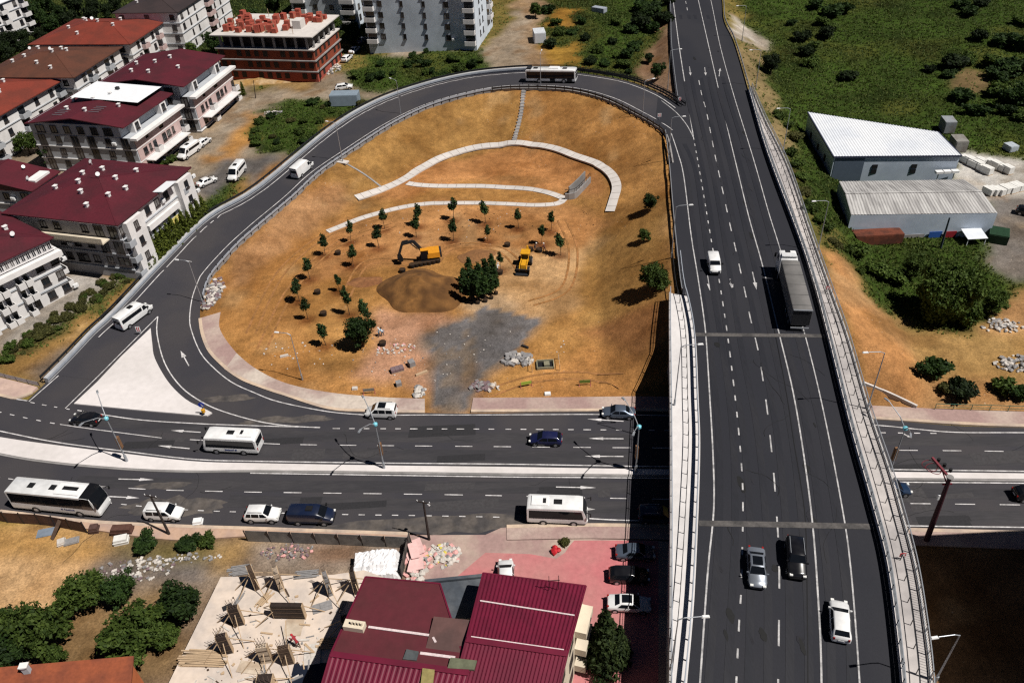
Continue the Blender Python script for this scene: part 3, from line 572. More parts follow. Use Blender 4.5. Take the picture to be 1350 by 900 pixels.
for _ in range(12): py_ = rp_.uniform(200, 880); p = on_deck(rp_.uniform(np.interp(py_, [200, 440, 900], [905, 935, 930]), np.interp(py_, [200, 440, 900], [1005, 1080, 1170])), py_); p.z += .031; crack(p, rp_.choice((1.5, 1.6, 0, 4.6)), rp_.randint(5, 15), lambda q: zh(q.y), .031)
struct(mb.build('road_crack_lines', CR))
mb = MB()
for k_ in range(34):
    py_ = rp_.uniform(40, 880); lane = rp_.random(); p = on_deck(np.interp(py_, [40, 440, 900], [897, 940, 935]) + lane * np.interp(py_, [40, 440, 900], [55, 135, 210]), py_); r_ = rp_.uniform(.1, .4); rr2 = r_ * rp_.uniform(1.2, 4.5); zz = .0255 + k_ * .00008
    mb.add([(p.x + r_ * math.cos(a) * rp_.uniform(.7, 1.2), p.y + rr2 * math.sin(a) * rp_.uniform(.8, 1.1), zh(p.y + rr2 * math.sin(a)) + zz) for a in np.linspace(0, 2 * PI, 15)[:-1]], [tuple(range(14))], k_ % 2)
struct(mb.build('oil_stain_surface', [CR, mat('dust_stain', (.024, .024, .031), .9, .3, 3)]))

# ------------------------------------------------------------------ pavements, islands, kerbs
def island(name, poly, z1, m, kerb=None, z0=-.05):
    P = [tuple(p) for p in poly]
    area = sum(P[i][0] * P[(i + 1) % len(P)][1] - P[(i + 1) % len(P)][0] * P[i][1] for i in range(len(P)))
    if area < 0: P.reverse()
    mb = MB(); mb.prism(P, z0, z1, 0); o = struct(mb.build(name, m))
    if kerb:
        k = MB(); Q = [Vector((p[0], p[1], 0)) for p in P] + [Vector((P[0][0], P[0][1], 0))]
        wall(k, offset(Q, .10), .22, z0, z1 + .012); struct(k.build('kerb', kerb))
    return o
TRI = resample([at(*p) for p in ((199, 433.5), (201, 453), (204.5, 473), (222, 504), (245, 527), (266, 538), (280, 545), (273.5, 548.8), (225, 545), (179, 541), (98, 533))], 1.2)
for p in TRI: p.z = 0
island('traffic_island_pavement', TRI + [at(128, 505), at(160, 471)], .19, CONC_L, z0=-.05)
MED = [(-120, 556), (0, 577), (77, 588), (166, 599), (256, 609), (340, 611.5), (509, 614.5), (670, 616.5), (825, 619), (1000, 621), (1174, 623), (1350, 625), (1500, 627)]
MEDL = [(-120, 570), (0, 598), (77, 610), (179, 618.5), (256, 621), (340, 620.6), (509, 622.5), (670, 624.8), (825, 626.2), (1000, 628.5), (1174, 630.8), (1350, 632.5), (1500, 635)]
ma, mbb = by_n(resample([at(*p) for p in MED], 2), 150), by_n(resample([at(*p) for p in MEDL], 2), 150)
mb = MB(); n_ = 150
vs = [(p.x, p.y, .20) for p in ma] + [(p.x, p.y, .20) for p in mbb] + [(p.x, p.y, -.02) for p in ma] + [(p.x, p.y, -.02) for p in mbb]
mb.add(vs, [f for i in range(n_ - 1) for f in ((i, n_ + i, n_ + i + 1, i + 1), (2 * n_ + i, i, i + 1, 2 * n_ + i + 1), (n_ + i, 3 * n_ + i, 3 * n_ + i + 1, n_ + i + 1))])
struct(mb.build('median_pavement', CONC_L))
mb = MB(); wall(mb, [p - Vector((0, .16, 0)) for p in mbb], .26, -.02, .12); struct(mb.build('kerb', CONC_G))
# pavement along the north side (the ramp kerb curves into the loop)
def walkway(name, inner, outer, z1, m, kerbm=None, kw=.3):
    n = max(len(inner), 40); a, b = by_n(inner, n), by_n(outer, n)
    mb = MB(); vs = [(p.x, p.y, p.z + z1) for p in a] + [(p.x, p.y, p.z + z1) for p in b] + [(p.x, p.y, p.z - .1) for p in a] + [(p.x, p.y, p.z - .4) for p in b]
    mb.add(vs, [f for i in range(n - 1) for f in ((i, n + i, n + i + 1, i + 1), (i, i + 1, 2 * n + i + 1, 2 * n + i), (n + i, 3 * n + i, 3 * n + i + 1, n + i + 1))] + [(0, 2 * n, 3 * n, n), (n - 1, 2 * n - 1, 4 * n - 1, 3 * n - 1)]); o = struct(mb.build(name, m))
    if kerbm: k = MB(); wall(k, a, kw, -.1, z1 + .02); struct(k.build('kerb', kerbm))
    return o
g0 = lambda pp: resample([at(*p) for p in pp], 1.5)
walkway('pavement', g0([(264, 420), (267, 440), (277, 464), (299, 486.5)]), g0([(291, 412), (289, 430), (297, 447), (312, 466)]), .125, PAVE, KERB, .5)
walkway('pavement', g0([(298, 486), (320, 500.5), (351, 512.5), (374, 520), (432, 538), (481, 541.5), (560, 543)]), g0([(312, 466), (335, 485), (375, 505), (432, 517.5), (500, 524), (560, 526)]), .13, mat('paving_pale', (.50, .43, .37), .9, .15, 2, col2=(.38, .28, .25), scale2=.2), KERB, .5)
walkway('pavement', g0([(621, 542), (700, 541.5), (760, 541), (832, 540)]), g0([(624, 525), (700, 524.5), (760, 524), (834, 523)]), .13, PAVE, KERB, .5)
walkway('pavement', g0([(832, 540), (1000, 543), (1150, 551), (1260, 558), (1350, 561.5), (1500, 565)]), g0([(834, 523), (1000, 526), (1147, 535), (1260, 540.5), (1350, 543), (1500, 546)]), .13, PAVE, KERB, .5)
walkway('pavement', g0([(-120, 494), (0, 521), (22, 525), (43, 517)]), g0([(-120, 470), (0, 498), (40, 508), (50, 511)]), .13, mat('paving_dusty', (.50, .36, .30), .9, .15, 2, col2=(.42, .30, .26)), KERB, .5)
walkway('pavement', g0([(0, 674), (112, 687), (230, 693.5), (340, 697), (540, 704)])[::1], g0([(0, 682), (112, 697), (230, 712), (340, 707), (540, 712)]), .13, mat('paving_sandy', (.48, .32, .23), .9, .15, 2, col2=(.40, .28, .23)), KERB, .45)
walkway('pavement', g0([(668, 694.5), (776, 692.5), (900, 694), (1050, 696), (1191, 698.5), (1350, 702.5), (1500, 706)]), g0([(668, 712), (776, 710), (900, 712), (1050, 716), (1191, 718), (1350, 724), (1500, 730)]), .13, PAVE, KERB, .5)
mb = MB(); poly = [at(*p, .045) for p in ((540, 705), (640, 704.5), (660, 695.5), (668, 694.8), (668, 712), (776, 710), (840, 711.5), (905, 714), (905, 960), (500, 960), (470, 790), (560, 770))]
mb.add(poly, [tuple(range(len(poly)))]); struct(mb.build('forecourt_pavement', mat('forecourt', (.36, .235, .215), .9, .14, 1.5, col2=(.44, .34, .28), scale2=.2)))
mb = MB(); poly = [at(*p, .05) for p in ((757, 712), (830, 712), (868, 713), (868, 905), (790, 905), (700, 905), (600, 820), (590, 770), (640, 728), (700, 730), (733, 736), (745, 728), (750, 720))]
mb.add(poly, [tuple(range(len(poly)))]); struct(mb.build('red_forecourt_pavement', PINK))

# ------------------------------------------------------------------ paths and gutters on the slope of the loop
JOINT = mat('path_joint', (.26, .20, .15), .95, .3, 3)
def strip(name, pp, w, m, dz=.09, th=.25):
    L = drape(pp, 1.0, dz); mb = MB(); A_, B_ = offset(L, w / 2), offset(L, -w / 2)
    for q in A_ + B_: q.z = max(q.z, zt(q.x, q.y) + .05)
    ribbon(mb, A_, B_); wall(mb, offset(L, w / 2 - .02), .08, -th, .04); wall(mb, offset(L, -w / 2 + .02), .08, -th, .04)
    for q_, q2_ in zip(A_[2::2], B_[2::2]):
        d_ = (q2_ - q_); n_ = Vector((-d_.y, d_.x, 0)).normalized() * .035; u_ = Vector((0, 0, .012)); mb.quad(q_ - n_ + u_, q2_ - n_ + u_, q2_ + n_ + u_, q_ + n_ + u_, 1)
    m = [m, JOINT]; return struct(mb.build(name, m))
strip('footpath', [(470, 262), (510, 248), (535, 236), (555, 223), (590, 206), (630, 195), (680, 189), (725, 195), (760, 207), (790, 219), (806, 231), (813, 247), (809, 264), (804, 280)], 1.75, CONC)
strip('footpath', [(537, 242), (552, 244.5), (590, 246), (640, 246), (690, 249), (720, 254), (744, 262)], 1.6, CONC)
strip('footpath', [(744, 262), (735, 269), (705, 271), (660, 269), (600, 268), (560, 269.5), (520, 276), (480, 287), (452, 298), (432, 306)], 1.35, CONC)
mb = MB(); wall(mb, drape([(691, 118), (687, 150), (678, 186)], .8, .0), .75, -.3, .10); wall(mb, drape([(453, 214), (480, 230), (504, 248)], .8, .0), .4, -.2, .1)
for k, p in enumerate(drape([(690.5, 121), (687, 150), (678.5, 184)], 1.0, 0)): mb.box((p.x, p.y, p.z + .08), (1.1, .35, .22))
struct(mb.build('stepped_gutter_path', CONC_G))

mb = MB()   # wheel ruts left by the machines
RUTS = [[(690, 360), (660, 330), (600, 325), (575, 345)], [(560, 355), (520, 345), (480, 350), (455, 395)], [(700, 400), (745, 380), (755, 330), (740, 290)], [(330, 440), (370, 360), (430, 310), (500, 285)], [(345, 460), (385, 380), (445, 322), (520, 296)], [(640, 520), (700, 500), (770, 495), (820, 500)]]
for pp in RUTS:
    L_ = drape(pp, .8, .035)
    for o_ in (-.75, .75):
        Q = offset(L_, o_ + .1 * math.sin(len(pp)))
        for q in Q: q.z = zt(q.x, q.y) + .045
        band(mb, Q, .38)
RM = mat('rut_soil', (.30, .140, .042), .95, .45, 1.6, col2=(.38, .172, .060), scale2=.35, bump=.3); struct(mb.build('wheel_track_surface', RM))

# ------------------------------------------------------------------ highway bridge: deck edges, walls, walkways, railings
WALLC = mat('wall_concrete', (.36, .35, .35), .85, .15, .6, col2=(.28, .275, .28), scale2=.2)
bridge = thing('highway_bridge', 'long straight concrete overpass carrying the dark highway across the lower road', 'bridge', (0, 0, 0))
yA, yB = 82.5, 53.5     # abutments
def seg_y(P, y0, y1): return [p for p in P if y0 <= p.y <= y1]
wl_full = seg_y(wkl, 10, 106.5); 
mb = MB(); wl = by_n(wl_full[::1], 60); il = by_n(seg_y(hwl, wl[-1].y, wl[0].y), 60)
ribbon(mb, wl, il, 0, .16); o = mb.build('side_walkway', mat('walkway_concrete', (.60, .575, .57), .85, .08, .8, col2=(.52, .50, .495), scale2=.12), bridge)
mb = MB(); wall(mb, [p + Vector((.06, 0, 0)) for p in wl], .25, -.9, .30); mb.build('edge_beam', WALLC, bridge)
mb = MB(); W2 = seg_y(wl, 5, yB + .5); wall(mb, [p + Vector((.3, 0, 0)) for p in W2], .3, -7.2, -.9); mb.build('side_wall', WALLC, bridge); mb = MB(); W3 = seg_y(wl, yA - .5, 120); wall(mb, [p + Vector((.3, 0, 0)) for p in W3], .3, -7.6, -.9)
mb.build('side_wall', WALLC, bridge)
for sgn, yy in ((1, yA), (-1, yB)):
    a = min(wkl, key=lambda p: abs(p.y - yy)); b = min(wkr, key=lambda p: abs(p.y - yy)); mb = MB()
    mb.box(((a.x + b.x) / 2, yy + sgn * .6, (a.z - .9) / 2 - .3), (b.x - a.x - .4, 1.2, a.z - .4)); mb.build('abutment', WALLC, bridge)
wr_s = by_n(seg_y(wkr, 5, wkr[0].y), 110); ir_s = by_n(seg_y(hwr, 5, wkr[0].y), 110)
mb = MB(); WB = seg_y(wr_s, 5, yB + .5); wall(mb, [p - Vector((.3, 0, 0)) for p in WB], .3, -7.2, -.9); mb.build('side_wall', WALLC, bridge)
mb = MB(); D0 = [p for p in by_n(hwl, 200) if yB - 2 < p.y < yA + 2]; n = 30
da, db = by_n([Vector((p.x, p.y, p.z)) for p in seg_y(wkl, yB - 1, yA + 1)], n), by_n(seg_y(wkr, yB - 1, yA + 1), n)
ribbon(mb, da, db, 0, -1.0); ribbon(mb, db, da, 0, -.9); mb.build('deck_underside', WALLC, bridge)
for k in range(7):
    mb = MB(); t = .04 + .92 * k / 6
    wall(mb, [a.lerp(b, t) for a, b in zip(da, db)], .6, -1.75, -1.0); mb.build('girder', WALLC, bridge)
mb = MB(); ribbon(mb, ir_s, wr_s, 0, .17); mb.build('side_walkway', mat('walkway_concrete_r', (.46, .425, .41), .88, .12, 1, col2=(.36, .335, .33), scale2=.15), bridge)
mb = MB(); wall(mb, [p + Vector((.12, 0, 0)) for p in ir_s], .42, -.1, .42); mb.build('parapet', CONC_L, bridge)
mb = MB(); wall(mb, [p - Vector((.06, 0, 0)) for p in wr_s], .3, -.9, .36); mb.build('edge_beam', CONC, bridge)

POSTS = {}
def post_mesh(key, h, w, m):
    if key not in POSTS: b_ = MB(); b_.box((0, 0, h / 2), (w, w * .7, h)); POSTS[key] = b_.mesh('post', m)
    return POSTS[key]
def rail_thing(name, label, cat, pts, rails, posts, m, group=None, face=None):
    """rails: (height, width, depth); posts: (spacing, height, width); all relative to the line's own level"""
    o = thing(name, label, cat, pts[0], 0, group); P = [p - pts[0] for p in pts]
    for h, wd, dp in rails:
        b_ = MB(); wall(b_, P, wd, h - dp / 2, h + dp / 2); b_.build('rail', m, o)
    sp, h, wd, pm = posts; L = by_n(P, max(2, int(sum((P[i + 1] - P[i]).length for i in range(len(P) - 1)) / sp)))
    if len(L) > 99: L = by_n(P, 99)
    for i, p in enumerate(L):
        d = L[min(i + 1, len(L) - 1)] - L[max(i - 1, 0)]
        put('post', post_mesh((round(h, 2), round(wd, 2), pm.name), h, wd, pm), o, (p.x, p.y, p.z - .05), math.atan2(d.y, d.x))
    return o
# left walkway: outer handrail and the guard rail against the traffic
shift = lambda P, dx, dz=0: [p + Vector((dx, 0, dz)) for p in P]
rail_thing('pedestrian_railing', 'thin dark railing along the outer edge of the pale bridge walkway', 'railing', by_n(shift(wl, .1, .3), 70), [(1.0, .08, .08), (.55, .04, .04)], (2.2, 1.05, .08, STEEL_B), STEEL_B)
wl_in = by_n(seg_y(hwl, 10, 107), 70)
rail_thing('bridge_guardrail', 'pale steel guard rail between the pale walkway and the traffic lanes', 'guard rail', shift(wl_in, -.25, .1), [(.75, .10, .32), (1.1, .10, .10)], (2.0, 1.15, .14, STEEL), STEEL_B)
wg = shift(wl_in, -1.45, .16)
rail_thing('walkway_handrail', 'dark two bar handrail set on the pale walkway parallel to the guard rail', 'railing', wg, [(.95, .07, .07)], (2.0, 1.0, .08, DARK), DARK)
# right side
rr = by_n(ir_s, 110)
rail_thing('parapet_guardrail', 'triple steel guard rail on the parapet of the walkway nearer the warehouses', 'guard rail', shift(rr, .05, .38), [(.28, .10, .12), (.58, .10, .12), (.86, .10, .12)], (1.9, .95, .16, STEEL), STEEL)
ro = by_n(wr_s, 110)
ro_o = rail_thing('balustrade', 'tall barred steel balustrade on the outer walkway edge facing the warehouses', 'railing', shift(ro, -.12, .3), [(1.15, .08, .08), (.12, .06, .06)], (2.2, 1.25, .10, STEEL), STEEL)
mb = MB(); P = [p - ro[0] for p in ro]
for p in by_n(P, 520): mb.box((p.x, p.y, p.z + .62), (.025, .025, 1.05))
mb.build('baluster_lattice', STEEL, ro_o)
kk = shift(by_n([p + Vector(((q.x - p.x) * .52, 0, .17)) for p, q in zip(ir_s, wr_s)], 60), 0)
rail_thing('walkway_handrail', 'dark handrail running down the middle of the walkway by the warehouses', 'railing', kk, [(.9, .06, .06)], (2.4, .95, .08, DARK), DARK)
# highway north of the bridge
hl_n = resample([on_deck(*p) for p in ((876, -70), (884, 0), (886, 59), (893, 122), (896.5, 138))], 2)
rail_thing('highway_guardrail', 'dark guard rail along the far highway edge above the scrub', 'guard rail', shift(hl_n, -.2), [(.65, .12, .34)], (2, .85, .14, DARK), STEEL)
hl_s = resample([on_deck(*p) for p in ((879, 176), (882, 200), (885, 227), (890, 286), (899, 371), (902, 386))], 2)
rail_thing('highway_guardrail', 'dark guard rail between the highway and the ochre slope of the loop', 'guard rail', shift(hl_s, -.3), [(.65, .12, .34)], (2, .85, .14, DARK), STEEL)
hr_n2 = resample([on_deck(*p) for p in ((945, -70), (952.5, 0), (955, 28), (968, 56), (987, 120))], 2)
rail_thing('highway_guardrail', 'dark guard rail on the far highway edge beside the gravel track', 'guard rail', shift(hr_n2, .2), [(.65, .12, .34)], (2, .85, .14, DARK), STEEL)
# slip road: a concrete barrier outside, steel guard rail inside
k1 = next(i for i in range(len(rmo)) if rmo[i].y > at(56, 508).y)
k9 = next(i for i in range(len(rmo)) if rmo[i].x > at(700, 93, 7).x); ob = offset(rmo[k1:k9 + 1], .15)
bar = thing('concrete_barrier', 'pale concrete and steel barrier along the outer curve of the slip road', 'barrier', ob[0]); P = [p - ob[0] for p in ob]
mb = MB(); wall(mb, P, .55, -.6, .85); mb.build('wall', mat('barrier_concrete', (.42, .42, .43), .8, .12, 1, col2=(.33, .33, .345), scale2=.2), bar)
mb = MB(); wall(mb, offset(P, -.36), .12, .42, .78); mb.build('rail', STEEL_B, bar)
mb = MB(); wall(mb, offset(P, .75), .07, .75, 1.15)
for p in by_n(offset(P, .75), 70): mb.box((p.x, p.y, p.z + .4), (.1, .1, 1.5))
mb.build('fence_rail', DARK, bar)
DK2 = mat('guardrail_dark', (.05, .05, .055), .5, .2, 2, .4)
for dd_, lb in ((.2, 'dark guard rail on the outer bend of the slip road near the highway'), (1.2, 'second dark guard rail behind the first on the outer bend')): rail_thing('slip_road_guardrail', lb, 'guard rail', offset(rmo[k9:], dd_), [(.55, .14, .34), (.95, .09, .09)], (2.0, 1.05, .14, DARK), DK2)
k2 = next(i for i in range(len(rmi)) if i > 20 and rmi[i].y > at(266, 400).y)
k8 = next(i for i in range(k2, len(rmi)) if rmi[i].x > at(640, 120, 6.8).x)
rail_thing('slip_road_guardrail', 'dark guard rail along the inner bend of the slip road below the city bus', 'guard rail', offset(rmi[k8:], -.45), [(.60, .14, .34)], (2.0, 1.1, .15, DARK), DK2)
ib = offset(rmi[k2:k8 + 1], -.35)
rail_thing('slip_road_guardrail', 'steel guard rail with sun gleam in its pale colour along the inner curve of the slip road above the loop', 'guard rail', ib, [(.60, .14, .34)], (2.0, 1.1, .15, DARK), STEEL_B)  # same rail as the dark one, sun gleam painted in as paler steel
mb = MB(); wall(mb, offset(rmi[k2:], -.1), .3, -.5, .16); struct(mb.build('kerb', CONC_G))
# ------------------------------------------------------------------ buildings
def plaster(name, col, dirt=.12): return mat(name, col, .85, dirt * .6, .8, col2=tuple(c * (1 - dirt * 1.3) for c in col), scale2=.18)
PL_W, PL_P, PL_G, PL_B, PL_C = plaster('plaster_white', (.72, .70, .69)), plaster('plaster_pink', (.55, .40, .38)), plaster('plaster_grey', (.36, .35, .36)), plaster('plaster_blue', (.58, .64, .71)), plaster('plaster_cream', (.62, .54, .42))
PL_LG = plaster('plaster_pale_grey', (.42, .44, .47))
def roofmat(name, col, col2): return mat(name, col, .65, .16, 3, col2=col2, scale2=.22, stretch=(1, 1, 1))
R_OR, R_BR, R_MA, R_DK = roofmat('tiles_orange_red', (.245, .044, .026), (.185, .040, .025)), roofmat('tiles_weathered', (.140, .052, .031), (.105, .044, .028)), roofmat('sheet_maroon', (.118, .014, .025), (.086, .014, .022)), roofmat('shingle_brown', (.058, .040, .040), (.045, .033, .034))
R_WH = mat('roof_sheet_white', (.72, .74, .77), .5, .05, 1.5)
R_CR = mat('corrugated_crimson', (.185, .012, .040), .5, .12, 1, col2=(.150, .012, .035), scale2=.3)
WIN = {}; wr_g = random.Random(12); CURTAIN = mat('curtained_glass', (.20, .19, .185), .25, .5, .9, spec=.5); AC = MB(); AC.box((0, -.25, 0), (.85, .4, .6)); AC.cyl((0.1, -.46, 0), .2, .04, 12, 'Y'); AC_ME = AC.mesh('air_conditioner', [WHITEP])
DI = MB(); DI.bar((0, 0, 0), (0, 0, .7), .06); DI.tube([(0, 0, .75), (.06, 0, .8), (.16, 0, .87)], [.05, .3, .42], 14); DISH_ME = DI.mesh('satellite_dish', [WHITEP])
def window_meshes(wd, ht, fm):
    k = (round(wd, 2), round(ht, 2), fm.name)
    if k not in WIN:
        f = MB(); t = .11
        for cx_, cz, a, b in ((0, -ht / 2 + t / 2, wd, t), (0, ht / 2 - t / 2, wd, t), (-wd / 2 + t / 2, 0, t, ht - 2 * t), (wd / 2 - t / 2, 0, t, ht - 2 * t), (0, 0, .07, ht - 2 * t)): f.box((cx_, -.03, cz), (a, .10, b))
        f.box((0, -.12, -ht / 2 - .05), (wd + .2, .28, .07))
        p = MB(); p.quad((-wd / 2 + t, -.015, -ht / 2 + t), (wd / 2 - t, -.015, -ht / 2 + t), (wd / 2 - t, -.015, ht / 2 - t), (-wd / 2 + t, -.015, ht / 2 - t))
        p2 = MB(); p2.v, p2.f, p2.m = list(p.v), list(p.f), list(p.m); WIN[k] = (f.mesh('window', fm), p.mesh('pane', WGLASS), p2.mesh('pane', CURTAIN))
    return WIN[k][0], WIN[k][1 if wr_g.random() < .7 else 2]
def add_window(root, frame, s, z, wd, ht, fm):
    loc, rz = frame(s); f, p = window_meshes(wd, ht, fm)
    o = put('window', f, root, (loc[0], loc[1], z), rz); put('pane', p, o)
BALC = {}
def add_balcony(root, frame, s, z, wd, pm, dark=True, depth=1.15):
    loc, rz = frame(s); k = (round(wd, 2), pm.name, dark, depth)
    if k not in BALC:
        b_ = MB(); b_.box((0, -depth / 2, -.08), (wd, depth, .16)); b_.box((0, -depth + .06, .48), (wd, .12, .95)); b_.box((-wd / 2 + .06, -depth / 2, .48), (.12, depth - .24, .95)); b_.box((wd / 2 - .06, -depth / 2, .48), (.12, depth - .24, .95))
        q = MB(); q.quad((-wd / 2 + .2, -.02, 0.02), (wd / 2 - .2, -.02, 0.02), (wd / 2 - .2, -.02, 2.25), (-wd / 2 + .2, -.02, 2.25))
        BALC[k] = (b_.mesh('balcony', pm), q.mesh('pane', WGLASS))
    o = put('balcony', BALC[k][0], root, (loc[0], loc[1], z), rz); put('pane', BALC[k][1], o)
CHIM = {}
def chimney(parent, x, y, z, m=None, h=1.1):
    m = m or PL_W
    if m.name not in CHIM:
        b_ = MB(); b_.box((0, 0, .3), (.6, .45, 1.3)); b_.box((0, 0, 1.0), (.8, .62, .1), mi=1); b_.box((0, 0, .92), (.5, .66, .06)); CHIM[m.name] = b_.mesh('chimney', [m, PL_W])
    put('chimney', CHIM[m.name], parent, (x, y, z - .35), random.uniform(0, .1))
def frame_of(S, W, E):
    S, W, E = (Vector(p).xy for p in (S, W, E)); v = E - S; Lv = v.length; vh = v / Lv; uh = Vector((-vh.y, vh.x)); Lu = (W - S).dot(uh); return S, math.atan2(vh.y, vh.x), Lv, Lu
def building(name, label, cat, S, W, E, h, z0=None, fl=3, fh=2.9, gf=None, sw='', se='', ne='', wall_m=PL_W, roof=('hip', R_MA, 2.0, .5), chims=(), wm=DFRAME, bm_=None, bands=True, group=None, base_m=None, se_m=None, top_set=None, win=(1.3, 1.35)):
    """S, W, E: pixels of three wall corners at eaves level h above the ground. sw/se/ne: one string per facade, a letter per bay"""
    g = W if z0 is None else None
    if z0 is None:
        q = at(*S, h + 2); z0 = zt(q.x, q.y)
        for _ in range(4): q = at(*S, z0 + h); z0 = zt(q.x, q.y)
    S3, W3, E3 = at(*S, z0 + h), at(*W, z0 + h), at(*E, z0 + h)
    So, ang, Lv, Lu = frame_of(S3, W3, E3)
    root = thing(name, label, cat, (So.x, So.y, z0), ang, group)
    mb = MB(); mb.prism([(0, 0), (Lv, 0), (Lv, Lu), (0, Lu)], -3.0, h); mb.build('wall', wall_m, root)
    SE = lambda s: ((s, 0), 0.0); SW = lambda s: ((0, Lu - s), -PI / 2); NE = lambda s: ((Lv, s), PI / 2)
    if se_m:
        q = MB(); q.box((Lv / 2, -.06, h / 2 + .3), (Lv - .6, .12, h - 1.2)); q.build('facade_panel', se_m, root); SE = lambda s: ((s, -.125), 0.0)
    gf = gf if gf is not None else h - fl * fh
    if bands:
        q = MB()
        for k in range(fl):
            z = gf + k * fh; q.box((Lv / 2, -.09, z), (Lv + .1, .17, .2)); q.box((-.09, Lu / 2, z), (.17, Lu + .3, .2))
        q.build('cornice', PL_W if wall_m is not PL_W else PL_LG, root)
    def facade(pat, fr, L):
        rows = pat.split('|') if pat else []
        for k in range(fl):
            if not rows: break
            row = rows[min(k, len(rows) - 1)]; n = len(row)
            for i, c in enumerate(row):
                s = L * (i + .5) / n; z = gf + k * fh
                if c == 'w': add_window(root, fr, s, z + 1.55, win[0], win[1], wm)
                elif c == 'n': add_window(root, fr, s, z + 1.6, .8, 1.3, wm)
                elif c == 'W': add_window(root, fr, s, z + 1.5, min(2.3, L / n - .4), 1.6, wm)
                elif c == 'D': add_window(root, fr, s, z + 1.3, min(1.7, L / n - .3), 2.3, wm)
                if c in 'wW' and wr_g.random() < .16: l_, r_2 = fr(s + win[0] * .5 + .75); put('air_conditioner', AC_ME, root, (l_[0], l_[1], z + 1.2), r_2)
                if c == 'b': add_balcony(root, fr, s, z, min(L / n - .15, 4.2), bm_ or wall_m)
    facade(se, SE, Lv); facade(sw, SW, Lu); facade(ne, NE, Lv and Lu)
    if base_m and gf > 1:
        q = MB(); q.box((Lv / 2, -.05, gf / 2), (Lv, .1, gf - .3)); q.box((-.05, Lu / 2, gf / 2), (.1, Lu, gf - .3)); q.build('plinth', base_m, root)
    kind = roof[0]
    if kind in ('hip', 'gable'):
        _, rm, rh, ov = roof; x0, x1, y0, y1 = -ov, Lv + ov, -ov, Lu + ov; mb = MB(); t = .18
        if kind == 'hip':
            ins = min(x1 - x0, y1 - y0) / 2 * .98
            if x1 - x0 >= y1 - y0: r0, r1 = (x0 + ins, (y0 + y1) / 2), (x1 - ins, (y0 + y1) / 2)
            else: r0, r1 = ((x0 + x1) / 2, y0 + ins), ((x0 + x1) / 2, y1 - ins)
        else: r0, r1 = (x0, (y0 + y1) / 2), (x1, (y0 + y1) / 2)
        vs = [(x0, y0, h), (x1, y0, h), (x1, y1, h), (x0, y1, h), (x0, y0, h + t), (x1, y0, h + t), (x1, y1, h + t), (x0, y1, h + t), (r0[0], r0[1], h + t + rh), (r1[0], r1[1], h + t + rh)]
        fs = [(3, 2, 1, 0), (0, 1, 5, 4), (1, 2, 6, 5), (2, 3, 7, 6), (3, 0, 4, 7)]
        if kind == 'gable' or x1 - x0 >= y1 - y0: fs += [(4, 5, 9, 8), (6, 7, 8, 9), (5, 6, 9), (7, 4, 8)]
        else: fs += [(4, 5, 8), (5, 6, 9, 8), (6, 7, 9), (7, 4, 8, 9)]
        mb.add(vs, fs); ro_ = mb.build('roof', rm, root)
        def rz_(x, y):
            if kind == 'gable': return h + t + rh * (1 - abs(y - (y0 + y1) / 2) / ((y1 - y0) / 2))
            d = min(x - x0, x1 - x, y - y0, y1 - y); return h + t + rh * min(1, d / ins)
        q = MB()
        for a_, b_ in [((x0, y0, h + t), (r0[0], r0[1], h + t + rh)), ((x1, y0, h + t), (r1[0], r1[1], h + t + rh)), ((r0[0], r0[1], h + t + rh), (r1[0], r1[1], h + t + rh))]:
            if kind == 'hip' or a_[0] == r0[0]: q.bar(a_, b_, .3, .12)
        q.build('ridge', rm, ro_)
        for u, v in chims: x, y = u * Lv, v * Lu; chimney(ro_, x, y, rz_(x, y))
        for _ in range(2 if chims else 0):
            x, y = wr_g.uniform(.1, .9) * Lv, wr_g.uniform(.1, .9) * Lu; d_ = put('satellite_dish', DISH_ME, ro_, (x, y, rz_(x, y) - .1), wr_g.uniform(2.5, 4.5)); d_.scale = (wr_g.uniform(.8, 1.2),) * 3
    return root, Lv, Lu, h, z0
ST = 'apartment building'
G = 'residential blocks west of the slip road'
# front block with the glazed top storey
r, Lv, Lu, h, z0 = building('apartment_building', 'cream white block with a ribbon of top floor glazing under a maroon roof', ST, (-52, 369), (-130, 318), (64, 315), 10.6, fl=4, fh=2.65, gf=.0, sw='', se='b.bb.bD.w.w|b.bb.bb.w.w|b.bb.bb.w.w|.', ne='..bb.', roof=('hip', R_MA, 1.7, .6), chims=[(.8, .35)], bm_=PL_W)
mb = MB(); mb.box((Lv / 2, -.5, 8.05), (Lv + 1.4, 1.3, .9)); mb.box((Lv + .35, Lu / 2, 8.05), (.7, Lu, .9)); mb.build('parapet', PL_W, r)
for k in range(16):
    x = Lv * (k + .5) / 16; f, p = window_meshes(Lv / 16 - .15, 1.35, WFRAME); o = put('window', f, r, (x, -.02, 9.5)); put('pane', p, o)
for k in range(3): add_balcony(r, lambda s: ((Lv, s), PI / 2), 2.6, .8 + k * 2.65, 3.6, PL_W)
